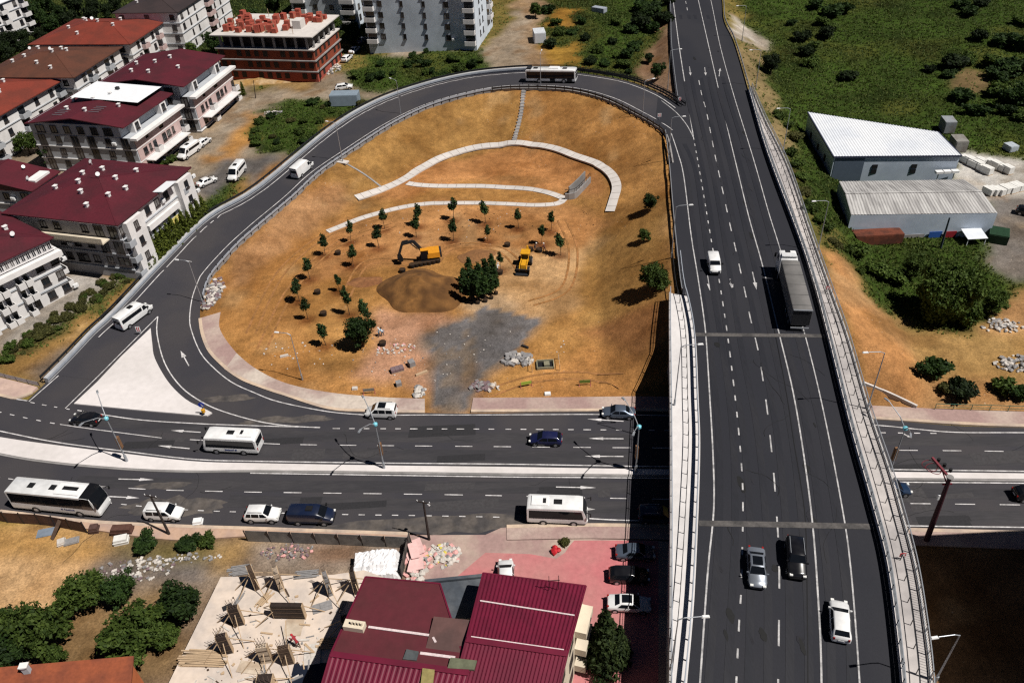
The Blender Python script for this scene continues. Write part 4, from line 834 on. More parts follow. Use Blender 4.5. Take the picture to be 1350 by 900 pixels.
# large maroon block
r, Lv, Lu, h, z0 = building('apartment_building', 'large white block under a broad maroon hipped roof behind the conifer hedge', ST, (154, 296), (6, 282), (247, 223), 10.8, fl=3, fh=2.95, sw='.WwwWwwW|.w.wwwDD|w.ww.wDD', se='w..w.w.w.w..b.w|w..w.w.w.w..b.w|w..w.w.w.w..b.w', wall_m=PL_W, roof=('hip', R_MA, 2.2, .55), chims=[(.15, .35), (.3, .25), (.3, .5), (.45, .2), (.42, .6), (.55, .35), (.6, .7), (.72, .6), (.35, .78), (.75, .3)], base_m=PL_G, bm_=PL_LG)
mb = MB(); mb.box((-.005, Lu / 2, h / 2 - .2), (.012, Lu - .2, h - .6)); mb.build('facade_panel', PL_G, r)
mb = MB(); mb.box((-1.0, Lu * .42, h - 2.9), (2.0, Lu * .62, .22)); mb.box((-1.95, Lu * .42, h - 2.35), (.14, Lu * .62, .9)); mb.build('balcony', PL_C, r)
for k, sx in ((0, .14), (1, .86)):
    mb = MB(); mb.box((Lv * sx, -.55, h / 2 - .1), (Lv * .2, 1.1, h - .3)); mb.build('bay_wall', PL_W, r)
    for f_ in range(3): add_window(r, lambda s: ((s, -1.1), 0.0), Lv * sx, h - 1.5 - f_ * 2.95, 1.1, 1.4, DFRAME)
for f_ in range(3): add_balcony(r, lambda s: ((s, 0.0), 0.0), Lv * .02 + .3, .9 + f_ * 2.95 - .3, 1.6, PL_LG)
mb = MB(); mb.box((Lv * .5, -.55, h - 4.0), (Lv * .44, .6, 1.0)); mb.build('parapet', PL_W, r)
mb = MB(); mb.box((Lv * .62, -.62, h - 6.1), (2.6, .05, 1.2)); mb.build('banner', mat('yellow_banner', (.62, .52, .16), .7, .1, 3), r)
mb = MB(); mb.box((Lv * .62, -.3, h + .4), (4.2, 2.6, .12), rot=Matrix.Rotation(-.1, 3, 'X')); mb.build('canopy', R_WH, r)
# two pink fronted blocks with maroon attic roofs
def attic_block(label, S, W, E, h, extra=False):
    r, Lv, Lu, h, z0 = building('apartment_building', label, ST, S, W, E, h, fl=3, fh=2.75, gf=.4, sw='DwDDwD|DwDDwD|DwDDwD', se='.wnb.Wwn.b|.wnb.Wwn.b|..n..w....', wall_m=PL_LG, se_m=PL_P, roof=('none',), base_m=PL_G, bm_=PL_W)
    mb = MB(); mb.box((Lv / 2, -.55, h - .1), (Lv + .8, 1.5, .5)); mb.build('parapet', PL_W, r)
    at_h = 2.5; x1, y0 = Lv, 2.4
    mb = MB(); mb.prism([(0.05, y0), (x1 - .05, y0), (x1 - .05, Lu - .05), (.05, Lu - .05)], h, h + at_h); mb.build('attic_wall', PL_LG, r)
    for k in range(6):
        f, p = window_meshes(1.5 if k % 5 else 2.0, 1.6, DFRAME); o = put('window', f, r, (-.0, Lu - (y0 + (Lu - y0 - 1) * (k + .6) / 6.3) + y0 - .5, h + 1.2), -PI / 2); put('pane', p, o)
    ym = (y0 + Lu) / 2 - .5; a = .55; zt_, zr_ = h + at_h, h + at_h + 1.5; mb = MB()
    vs = [(-a, y0 - 1.6, zt_), (Lv + a, y0 - 1.6, zt_), (Lv + a, ym, zr_), (-a, ym, zr_), (Lv + a, Lu + a, zt_ - .1), (-a, Lu + a, zt_ - .1)]; t = .2
    vs2 = [(x, y, z - t) for x, y, z in vs]
    mb.add(vs + vs2, [(0, 1, 2, 3), (3, 2, 4, 5), (9, 8, 7, 6), (11, 10, 8, 9), (0, 6, 7, 1), (4, 10, 11, 5), (1, 7, 8, 2), (2, 8, 10, 4), (5, 11, 9, 3), (3, 9, 6, 0)]); ro_ = mb.build('roof', R_MA, r)
    for u, v in ((.2, .5), (.3, .75), (.55, .6), (.45, .3), (.7, .5), (.6, .85)):
        y = v * Lu; z = zr_ - abs(y - ym) / (Lu - ym) * 1.5; chimney(ro_, u * Lv, y, z)
    for u in (.22, .78):
        q = MB(); q.box((u * Lv, y0 - .3, h + 1.15), (2.2, 2.4, 2.3)); q.build('dormer', PL_W, r); f, p = window_meshes(1.2, 1.4, DFRAME); o = put('window', f, r, (u * Lv, y0 - 1.51, h + 1.2)); put('pane', p, o)
    if extra:
        q = MB(); q.add([(Lv * .52, y0 + .8, zt_ + 1.3), (Lv + .7, y0 + .8, zt_ + 1.3), (Lv + .7, Lu * .82, zt_ + 1.95), (Lv * .52, Lu * .82, zt_ + 1.95)], [(0, 1, 2, 3)]); q.build('roof_sheet', R_WH, ro_)
        q = MB(); q.box((Lv * .85, Lu * .5, zt_ + 1.9), (.7, .7, .6)); q.build('vent', DARK, ro_)
        q = MB()
        for k in range(4): q.box((Lv * .12 + k * .9, Lu * .75, zt_ + .95), (.1, 2.4, .08)); q.box((Lv * .2 + k * .9, Lu * .42, zt_ + 1.35), (.1, 2.4, .08))
        q.build('solar_lattice', STEEL, ro_)
    q = MB(); q.box((Lv / 2, -1.2, 2.9), (Lv * .8, 2.2, .2)); q.build('canopy', PL_W, r)
    return r
attic_block('pale grey block with a sheet of white roofing over part of its maroon attic', (174, 183), (66, 162), (235, 139), 8.4, True)
attic_block('pale grey block with pink front and an unbroken maroon attic roof beside the vacant lot', (252, 128), (157, 109), (303, 88), 8.4)
r, Lv, Lu, h, z0 = building('apartment_building', 'maroon roofed block whose white roof terrace is cut into the front corner', ST, (42, 252), (-60, 232), (76, 228), 8.6, fl=3, sw='DwwwD', se='wbw', wall_m=PL_LG, roof=('gable', R_MA, 2.0, .4), chims=[(.3, .7)])
mb = MB(); mb.box((Lv * .6, Lu * .22, h + .45), (Lv * .55, Lu * .36, .7)); mb.build('roof_terrace', PL_W, r)
building('apartment_building', 'white block under a plain bright red hipped roof at the edge of the estate', ST, (-48, 178), (-120, 168), (78, 107), 9.3, fl=3, sw='', se='.Wb.W.b.W.Wb|.wb.w.b.w.wb|.wb.w.b.w.wb', roof=('hip', R_OR, 2.2, .8), chims=[(.75, .5), (.6, .35), (.5, .6)], bm_=PL_LG)
building('apartment_building', 'white block under a faded brown hipped roof with pale chimneys', ST, (96, 102), (-6, 91), (156, 64), 9.3, fl=3, sw='wwDww', se='.Wbw.bW.|.wbw.bw.|.wbw.bw.', roof=('hip', R_BR, 2.3, .8), chims=[(.25, .5), (.45, .75), (.3, .8), (.6, .35), (.75, .5), (.5, .45), (.15, .3), (.8, .8)], bm_=PL_LG)
building('apartment_building', 'white block under a clean orange red hipped roof beside the grove', ST, (170, 58), (62, 48), (219, 26), 9.3, fl=3, sw='wDwwDw', se='.Wb.wb.W|.wb.wb.w|.wb.wb.w', roof=('hip', R_OR, 2.4, .8), chims=[(.2, .6), (.35, .75), (.5, .5), (.65, .7), (.4, .3), (.7, .35), (.8, .8)], bm_=PL_P)
building('apartment_building', 'tall white gable fronted block under a dark brown shingle roof', ST, (233, 17), (168, 8), (296, -24), 11.2, fl=4, fh=2.75, sw='w.w.w', se='.nn.bnn.|.nn.bnn.|wnn.bnn.|wnn.bnn.', roof=('hip', R_DK, 1.8, .5), chims=[(.3, .5), (.5, .7), (.2, .8)], bm_=PL_P)
building('apartment_building', 'pale block with glazed balconies at the far corner beyond the grove', ST, (-34, 18), (-90, 0), (29, -6), 11, fl=4, fh=2.7, se='wbwb.wb', sw='', roof=('hip', R_WH, 1.0, .4), bm_=PL_W)
r, Lv, Lu, h, z0 = building('apartment_building', 'blue grey tower with white corner and long side balconies behind the brick shell', ST, seen(at(474, 40, 6) + Vector((0, 0, 19))), seen(at(405, 27, 6) + Vector((0, 0, 19))), seen(at(506, 14, 6) + Vector((0, 0, 19))), 19, fl=6, fh=2.95, sw='bwwb', se='wbnbw', wall_m=PL_B, roof=('hip', R_DK, 1.0, .3), bm_=PL_W, bands=False)
r, Lv, Lu, h, z0 = building('apartment_building', 'wide pale blue tower with stacked white balconies above the green plot', ST, seen(at(629, 67, 6.3) + Vector((0, 0, 21))), seen(at(498, 53, 6.3) + Vector((0, 0, 21))), seen(at(650, 38, 6.3) + Vector((0, 0, 21))), 21, fl=7, fh=2.75, gf=1.6, sw='bw.n.n.w.b', se='.nn..n|.nn.bn', wall_m=PL_B, roof=('hip', R_DK, 1.0, .3), bm_=PL_W, bands=False)

# brick shell of a block under construction
BRICK = mat('hollow_brick', (.33, .070, .030), .9, .18, 5, col2=(.26, .055, .028), scale2=.5); BRICK_D = mat('hollow_brick_stack', (.40, .085, .055), .9, .25, 4)
z0 = zt(*at(415, 99, 4).xy); hb = 12.6
So, ang, Lv, Lu = frame_of(at(409, 48, z0 + hb - 1.2), at(292, 38, z0 + hb - 1.2), at(442.5, 21, z0 + hb - 1.2))
r = thing('brick_building', 'unfinished red brick block with bare slabs and pallets of bricks on its open roof', 'building site', (So.x, So.y, z0), ang)
SL = [2.6, 5.3, 8.0, hb - 1.3]
for k, z in enumerate(SL):
    mb = MB(); e = .35 if k < 3 else .7; mb.box((Lv / 2, Lu / 2, z), (Lv + 2 * e, Lu + 2 * e, .26)); mb.build('floor_slab', CONC if k > 1 else CONC_G, r)
for k in range(3):
    a = 0 if k == 0 else SL[k - 1] + .13; b_ = SL[k] - .13; mb = MB(); mb.box((Lv / 2, Lu / 2, (a + b_) / 2), (Lv - .1, Lu - .1, b_ - a)); mb.build('brick_wall', BRICK if k else BRICK_D, r)
    for side, L, n_ in ((0, Lu, 11), (1, Lv, 6)):
        for i in range(n_):
            s = L * (i + .5) / n_; q = MB(); z = (a + b_) / 2 + .15
            if (i * 7 + k * 3) % 5 == 4: continue
            if side == 0: q.box((.03, s, z), (.1, 1.25, 1.4))
            else: q.box((s, .03, z), (1.25, .1, 1.4))
            q.build('window', PLY_D, r)
for i in range(9):
    for j in range(2):
        y = Lu * (i + .5) / 9; q = MB(); q.box((.3 if j == 0 else Lv - .3, y, (SL[2] + SL[3]) / 2), (.3, .6, SL[3] - SL[2] - .26)); q.build('column', CONC_G, r)
for i in range(5): q = MB(); q.box((Lv * (i + .5) / 5, .3, (SL[2] + SL[3]) / 2), (.6, .3, SL[3] - SL[2] - .26)); q.build('column', CONC_G, r)
q = MB(); q.box((Lv / 2, Lu / 2, (SL[2] + SL[3]) / 2), (Lv - 3, Lu - 3, SL[3] - SL[2] - .28)); q.build('core_wall', PLY_D, r)
pz = z0 + SL[3] + .13
R2 = Matrix.Rotation(ang, 2)
def roof_pt(u, v): q = R2 @ Vector((u * Lv, v * Lu)); return (So.x + q.x, So.y + q.y, pz)
bp_m = MB()
for a in range(3):
    for b_ in range(3): bp_m.box((a * .42 - .42, b_ * .42 - .42, .55), (.40, .40, .95))
bp_m.box((0, 0, .04), (1.3, 1.3, .08), mi=1); bp_me = bp_m.mesh('brick_pallet', [BRICK_D, WOOD]); rr_ = random.Random(3)
for i in range(58):
    u, v = rr_.choice([(rr_.uniform(.4, .97), rr_.uniform(.1, .97)), (rr_.uniform(.1, .6), rr_.uniform(.45, .97)), (rr_.uniform(.6, .95), rr_.uniform(.05, .4)), (rr_.uniform(.1, .4), rr_.uniform(.3, .95))])
    o = tag(put('brick_pallet', bp_me, None, roof_pt(u, v), ang + rr_.uniform(-.3, .3)), 'pallet of red hollow bricks on the open roof of the brick shell', 'brick pallet', 'brick pallets on the roof of the brick shell'); o.scale = (1, 1, rr_.uniform(.8, 2.0))
for i in range(22):
    u, v = rr_.uniform(.03, .97), rr_.uniform(.03, .97); q = MB(); q.box((u * Lv, v * Lu, SL[3] + .9), (.1, .1, rr_.uniform(1.6, 2.6)), mi=0); q.build('prop', WOOD, r)
mb = MB(); mb.box((Lv * .4, Lu * .22, SL[3] + 1.1), (3, 2.2, 2)); mb.build('stair_core', CONC, r)

# warehouses
SHEET_W = mat('sheet_white', (.70, .72, .75), .45, .05, 1, col2=(.62, .65, .70), scale2=.15); SHEET_B = mat('sheet_blue_grey', (.50, .57, .66), .5, .07, 1, col2=(.43, .50, .60), scale2=.15); SHEET_O = mat('sheet_weathered', (.43, .42, .41), .6, .15, 2, col2=(.30, .29, .285), scale2=.35, stretch=(3, .4, 1)); SHEET_S = mat('sheet_slate', (.13, .17, .23), .55, .08, 1)
def corrugate(mb, P, n, amp=.06, mi=0):
    """a ribbed sheet over the quad P (0-1 is the eave, ribs run 0->3)"""
    a, b_, c, d = [Vector(p) for p in P]; nrm = (b_ - a).cross(d - a).normalized(); top, bot = [], []
    for k in range(n * 4 + 1):
        t = k / (n * 4); o_ = nrm * (amp if (k % 4) in (1, 2) else 0); top.append(a.lerp(b_, t) + o_); bot.append(d.lerp(c, t) + o_)
    m = len(top); return mb.add(top + bot, [(i, i + 1, m + i + 1, m + i) for i in range(m - 1)], mi)
def rib_roof(root, quads, n, m, name='roof', amp=.06):
    mb = MB()
    for P, k in quads: corrugate(mb, P, k, amp)
    return mb.build(name, m, root)
zw = zt(*at(1150, 240, 1).xy) - .3; H1 = 5.8
c = [at(1100, 207, zw + H1), at(1266, 205.5, zw + H1), at(1236, 175, zw + H1 + .5), at(1066, 149, zw + H1 + .5)]
r = thing('warehouse', 'white roofed blue grey warehouse with a dark recessed loading bay', 'warehouse', (c[0].x, c[0].y, zw)); L = [p - Vector((c[0].x, c[0].y, zw)) for p in c]
mb = MB(); mb.prism([(p.x, p.y) for p in L], -3, [p.z for p in L]); mb.build('wall', SHEET_B, r)
ce = sum(L, Vector()) / 4; Q = [ce + (p - ce) * 1.015 + Vector((0, 0, .12)) for p in L]
ro_ = rib_roof(r, [(Q, 44)], 0, SHEET_W)
mb = MB()
for i in range(4): mb.bar(Q[i] - Vector((0, 0, .1)), Q[(i + 1) % 4] - Vector((0, 0, .1)), .2, .3)
mb.build('gutter', mat('gutter_blue', (.06, .07, .12), .5, .1, 2), ro_)
mb = MB(); a_ = L[0].lerp(L[1], .012); b_ = L[0].lerp(L[1], .25); mb.quad((a_.x, a_.y - .05, .2), (b_.x, b_.y - .05, .2), (b_.x, b_.y - .05, H1 - .15), (a_.x, a_.y - .05, H1 - .15)); mb.build('loading_bay_panel', SHEET_S, r)
for t in (.345, .66):
    for dz in (2.75, 3.75):
        q = L[0].lerp(L[1], t); mb = MB(); mb.box((q.x, q.y - .03, dz), (1.0, .12, .85)); mb.build('window', BLACK, r); 
for t in (.25, .5, .78):
    q = L[0].lerp(L[3], t); mb = MB(); mb.box((q.x - .03, q.y, 3.3), (.12, .9, 1.2)); mb.build('window', DFRAME, r)
H2 = 4.6; zw2 = zt(*at(1200, 315, 1).xy) - .2
c = [at(1122, 284, zw2 + H2), at(1315, 281.5, zw2 + H2), at(1271, 237.5, zw2 + H2), at(1106, 240, zw2 + H2)]
rid = [at(1114, 255.5, zw2 + H2 + 1.3), at(1294, 253, zw2 + H2 + 1.3)]
r = thing('warehouse', 'grey warehouse with a weathered streaked double pitch roof beside the gravel yard', 'warehouse', (c[0].x, c[0].y, zw2)); og = Vector((c[0].x, c[0].y, zw2)); L = [p - og for p in c]; RR = [p - og for p in rid]
mb = MB(); mb.prism([(p.x, p.y) for p in L], -3, H2); n0 = len(mb.v)
mb.add([L[0], L[3], RR[0], L[1], L[2], RR[1]], [(0, 2, 1), (3, 4, 5)]); mb.build('wall', SHEET_B, r)
up_ = Vector((0, 0, .1)); ro_ = rib_roof(r, [([L[0] + up_, L[1] + up_, RR[1] + up_, RR[0] + up_], 46), ([RR[0] + up_, RR[1] + up_, L[2] + up_, L[3] + up_], 46)], 0, SHEET_O)
mb = MB(); mb.bar(RR[0] + up_ * 1.6, RR[1] + up_ * 1.6, .5, .08); mb.build('ridge', SHEET_O, ro_)
mb = MB(); mb.box((L[1].x / 2, -.05 + L[1].y / 2, .35), (L[1].x, .1, .9)); mb.build('plinth', CONC_G, r)
for x, cl, nm in ((.62, (.03, .11, .42), 'blue_sheet'), (.72, (.33, .02, .03), 'red_sheet')):
    mb = MB(); q = L[0].lerp(L[1], x); mb.box((q.x, q.y - .12, .7), (2.2, .1, 1.2)); mb.build('door_panel', mat(nm, cl, .6, .15, 2), r)
mb = MB(); q = L[0].lerp(L[1], .855); mb.box((q.x, q.y - 1.4, 1.55), (3.4, 2.8, .1), rot=Matrix.Rotation(.16, 3, 'X')); mb.box((q.x - 1.5, q.y - 2.6, .6), (.1, .1, 1.6)); mb.box((q.x + 1.5, q.y - 2.6, .6), (.1, .1, 1.6)); mb.build('canopy', SHEET_W, r)
def container(label, px, wdt, ln, ht, rz, m, name='shipping_container', cat='container', dz=0):
    p = spot(*px); b_ = MB(); b_.box((0, 0, ht / 2), (wdt, ln, ht)); o = thing(name, label, cat, (p.x, p.y, p.z - .05 + dz), rz); b_.build('body', m, o)
    q = MB()
    n_ = int(ln / .35)
    for k in range(n_): y = -ln / 2 + ln * (k + .5) / n_; q.box((-wdt / 2, y, ht / 2), (.07, .16, ht - .3)); q.box((wdt / 2, y, ht / 2), (.07, .16, ht - .3)); q.box((0, y, ht), (wdt - .3, .14, .06))
    q.build('side_panel', m, o); d = MB(); d.box((0, -ln / 2 - .02, ht / 2), (wdt - .3, .06, ht - .3)); d.build('door', m, o); return o
GREYC = mat('container_grey', (.30, .32, .34), .7, .15, 2, col2=(.24, .22, .20), scale2=.5)
container('grey box container with a rusty roof at the scrub edge behind the warehouse', (1247, 172), 2.3, 3.4, 2.6, -.15, GREYC)
container('grey box container touching the corner of the white roofed warehouse', (1261, 197), 2.4, 3.6, 2.5, -.12, mat('container_beige', (.30, .29, .27), .7, .2, 2, col2=(.21, .19, .17), scale2=.4))
container('rust red container standing against the weathered warehouse wall', (1154, 319), 8.2, 2.3, 2.0, 0.0, mat('rust', (.20, .055, .028), .9, .3, 3, col2=(.11, .035, .02), scale2=.6))
container('green skip container at the corner of the weathered warehouse', (1314, 316), 3.0, 3.2, 1.7, -.5, mat('dark_green', (.015, .06, .025), .7, .2, 2), 'skip_container')
container('white site cabin with a pale roof beside the dirt track', (711, 54), 3.0, 4.6, 2.7, .05, mat('cabin_white', (.55, .57, .60), .6, .08, 1), 'site_cabin', 'cabin')
container('blue grey metal shed with a pale ridge beside the green plot', (456, 137), 6.6, 3.4, 2.7, -.06, mat('shed_blue', (.25, .31, .37), .6, .1, 1), 'metal_shed', 'shed')
container('small grey utility box standing alone in the scrub', (1331, 198), 1.9, 2.2, 1.3, .2, mat('cabin_grey', (.40, .44, .48), .6, .1, 1), 'utility_cabinet', 'cabinet')
container('pale broken vehicle hulk lying in scrub near the track', (790, 16), 2.0, 4.0, 1.3, .9, mat('hulk', (.30, .33, .38), .7, .25, 1.5), 'scrap_hulk', 'scrap')

# red roofed building at the near edge
RZ = 9.3
r = thing('red_roofed_building', 'cream building under ribbed crimson roofs with a flat court between its two wings', 'building', tuple(at(640, 850, RZ))[:2] + (0,)); og = Vector(r.location)
Lp = lambda x, y, z: at(x, y, z) - og
def roof_set(far0, far1, rid0, rid1, near0, near1, z0_, z1_, k):
    f0, f1, r0_, r1_, n0_, n1_ = Lp(*far0, z0_), Lp(*far1, z0_), Lp(*rid0, z1_), Lp(*rid1, z1_), Lp(*near0, z0_), Lp(*near1, z0_)
    return [([r0_, r1_, f1, f0], k), ([n0_, n1_, r1_, r0_], k)], (f0, f1, n1_, n0_, r0_, r1_)
q1, P1 = roof_set((637, 755), (772.5, 772), (615, 843), (748, 862), (575, 990), (712, 1010), RZ, RZ + 1.5, 26)
q2, P2 = roof_set((482, 760), (580, 769), (436, 862), (618, 887), (400, 985), (585, 1000), RZ, RZ + 1.2, 26)
for P, nm in ((P1, 'wall'), (P2, 'wall')):
    ce = sum(P[:4], Vector()) / 4; Q = [ce + (p - ce) * .955 for p in P[:4]]; Q = [(p.x, p.y) for p in Q]; Q = Q[::-1] if sum(Q[i][0] * Q[(i + 1) % 4][1] - Q[(i + 1) % 4][0] * Q[i][1] for i in range(4)) < 0 else Q
    mb = MB(); mb.prism(Q, -.3, RZ - .05); mb.build(nm, PL_C, r)
    mb = MB(); a, b_, c, d, e, f = [p * 1.0 for p in P]; k = Vector((0, 0, -.12)); mb.add([p + k for p in (b_, c, f)], [(0, 1, 2)]); mb.add([p + k for p in (a, d, e)], [(0, 1, 2)]); mb.build('gable_wall', PL_C, r)
ra = rib_roof(r, q1, 0, R_CR, amp=.07); rb = rib_roof(r, q2[1:], 0, R_CR, amp=.07)
mb = MB(); mb.add(q2[0][0], [(0, 1, 2, 3)]); mb.build('roof_sheet', mat('sheet_matte_red', (.135, .022, .032), .7, .12, 1.2, col2=(.115, .024, .030), scale2=.25), rb)
for P, ro_ in ((P1, ra), (P2, rb)):
    mb = MB(); d = Vector((0, 0, .1))
    mb.bar(P[4] + d, P[5] + d, .55, .06); mb.bar(P[0], P[1], .15, .12); mb.bar(P[1], P[5], .16, .16); mb.bar(P[5], P[2], .16, .16); mb.bar(P[0], P[4], .16, .16); mb.bar(P[4], P[3], .16, .16); mb.build('ridge', R_CR, ro_)
SEAL = mat('roof_sealant', (.60, .50, .50), .8, .25, 6)
def roof_line(P, t0, t1, s0, s1, wd, ro_, name='sealing_strip'):
    f0, f1, _, _, r0_, r1_ = P; f = lambda t, s: r0_.lerp(r1_, t).lerp(f0.lerp(f1, t), s) + Vector((0, 0, .11)); mb = MB(); mb.bar(f(t0, s0), f(t1, s1), wd, .08); mb.build(name, SEAL, ro_)
roof_line(P1, .04, .97, .56, .53, .12, ra); roof_line(P1, .04, .96, .015, .015, .5, ra); roof_line(P2, .22, .78, .36, .35, .22, rb); roof_line(P2, .78, .80, .35, .28, .2, rb)
mb = MB(); a, b_ = Lp(456, 828, RZ + .5), Lp(482, 832, RZ + .5); mb.bar(a + Vector((0, 0, .45)), b_ + Vector((0, 0, .45)), .8, 1.0)
for k in range(4): q = a.lerp(b_, .4 + .16 * k); mb.cyl((q.x, q.y, q.z + 1.1), .12, .5, 8)
mb.build('chimney', PL_C, rb)
mb = MB(); c = [Lp(*p, 6.2) for p in ((560, 768), (640, 760), (628, 815), (570, 815))]; c2 = c[::-1] if False else c
pts_ = [(p.x, p.y) for p in (c[3], c[2], c[1], c[0])]; mb.prism(pts_, -.2, 6.2 - 0); mb.build('court_wall', PL_C, r)
mb = MB(); mb.add([p + Vector((0, 0, .02)) for p in (c[3], c[2], c[1], c[0])], [(0, 1, 2, 3)]); mb.bar(c[0], c[1], .35, .7, ); mb.build('court_roof', mat('bitumen_roof', (.075, .088, .108), .6, .2, 1.2, col2=(.12, .13, .145), scale2=.5), r)
mb = MB(); mb.add([Lp(*p, RZ + .95) for p in ((559, 862), (616, 872), (634, 818), (572, 812))], [(0, 1, 2, 3)]); mb.build('flat_roof', mat('flat_roof_brown', (.145, .075, .068), .6, .15, 1.5, col2=(.115, .065, .060), scale2=.4), r)
mb = MB(); c = [Lp(*p, RZ + .93) for p in ((559, 862), (616, 872), (634, 818), (572, 812))]; pts_ = [(p.x, p.y) for p in c]; mb.prism(pts_, -.2, RZ + .9 - 0.02); mb.build('link_wall', PL_C, r)
mb = MB(); mb.bar(Lp(554, 860.5, RZ + 1.05), Lp(600, 866.5, RZ + 1.05), .25, .12); mb.bar(Lp(617, 835, RZ + 1.05), Lp(622, 822, RZ + 1.05), .16, .16); mb.build('sealing_strip', SEAL, r)
for nm, pp, z, cl in (('skylight', ((590, 880), (625, 882), (629, 870), (594, 866)), RZ + 1.36, (.16, .17, .11)), ('skylight', ((531, 868), (549, 870), (552, 858), (536, 855)), RZ + 1.25, (.10, .11, .115)), ('skylight', ((554, 905), (570, 905), (573, 882), (557, 880)), RZ + 1.36, (.30, .25, .10))):
    mb = MB(); c = [Lp(*p, z) for p in pp]; mb.prism([(p.x, p.y) for p in c][::1], z - .25, z); mb.build(nm, mat('skylight_%d' % int(cl[0] * 100), cl, .4, .25, 1.5), ra if pp[0][0] > 560 else rb)
# windows and balconies on the visible gable side
e0, e1 = P1[1], P1[2]; 
for k in range(3):
    for t in (.30, .5, .7):
        q = e0.lerp(e1, t); ce = sum(P1[:4], Vector()) / 4; q = ce + (q - ce) * .955; d = (e1 - e0).normalized()
        mb = MB(); mb.box((q.x, q.y, 1.9 + k * 2.9), (1.5, .1, 1.6), rz=math.atan2(d.y, d.x)); mb.build('window', DFRAME, r)
    q = e0.lerp(e1, .12); q = ce + (q - ce) * .955; mb = MB(); nrm = Vector((-d.y, d.x, 0)); mb.box((q.x + nrm.x * .5, q.y + nrm.y * .5, 1.3 + k * 2.9), (3, 1.2, 1.0), rz=math.atan2(d.y, d.x)); mb.build('balcony', PL_C, r)
mb = MB(); a = Lp(725, 790, RZ + .3)
for k in range(2): mb.bar(a + Vector((k * .9, 1, .1)), a + Vector((k * .9, 1, 2.2)), .05)
mb.bar(a + Vector((-.1, 1, 1.5)), a + Vector((1, 1, 1.5)), .05); mb.build('aerial_frame', DARK, ra)

# house with the orange roof in the near corner, and the tall block that throws the shadow on the east side
r = thing('orange_roofed_house', 'low house under a weathered orange tiled roof with one pale chimney', 'house', tuple(at(60, 890, 5))[:2] + (0,)); og = Vector(r.location)
E0 = [Lp(-60, 884, 5.2), Lp(176, 864, 5.2), Lp(165, 990, 3.6), Lp(-80, 1010, 3.6)]
mb = MB(); mb.add([E0[3], E0[2], E0[1], E0[0]] + [p - Vector((0, 0, .2)) for p in (E0[3], E0[2], E0[1], E0[0])], [(0, 1, 2, 3), (7, 6, 5, 4), (0, 4, 5, 1), (1, 5, 6, 2), (2, 6, 7, 3), (3, 7, 4, 0)]); ro_ = mb.build('roof', mat('tiles_orange', (.33, .085, .035), .8, .18, 3, col2=(.22, .06, .03), scale2=.4), r)
ce = sum(E0, Vector()) / 4; Q = [ce + (p - ce) * .95 for p in (E0[3], E0[2], E0[1], E0[0])]; mb = MB(); mb.prism([(p.x, p.y) for p in Q], -.2, [p.z - .25 for p in Q]); mb.build('wall', mat('plaster_orange', (.55, .16, .06), .85, .12, 1), r)
c = Lp(36, 884, 5.2); chimney(ro_, c.x, c.y, c.z + .3, PL_LG)
ep = lambda px, py, h: seen(at(px, py, 0) + Vector((0, 0, h)))
r, Lv, Lu, h, z0 = building('apartment_building', 'dim grey block at the picture edge casting its shadow on the plot', ST, seen((53.5, 14, 25)), seen((53.5, 48, 25)), seen((76, 14, 25)), 25, z0=0.0, fl=8, fh=2.95, sw='wbwwbw', se='', wall_m=PL_G, roof=('hip', R_MA, 1.5, .5), bm_=PL_LG)
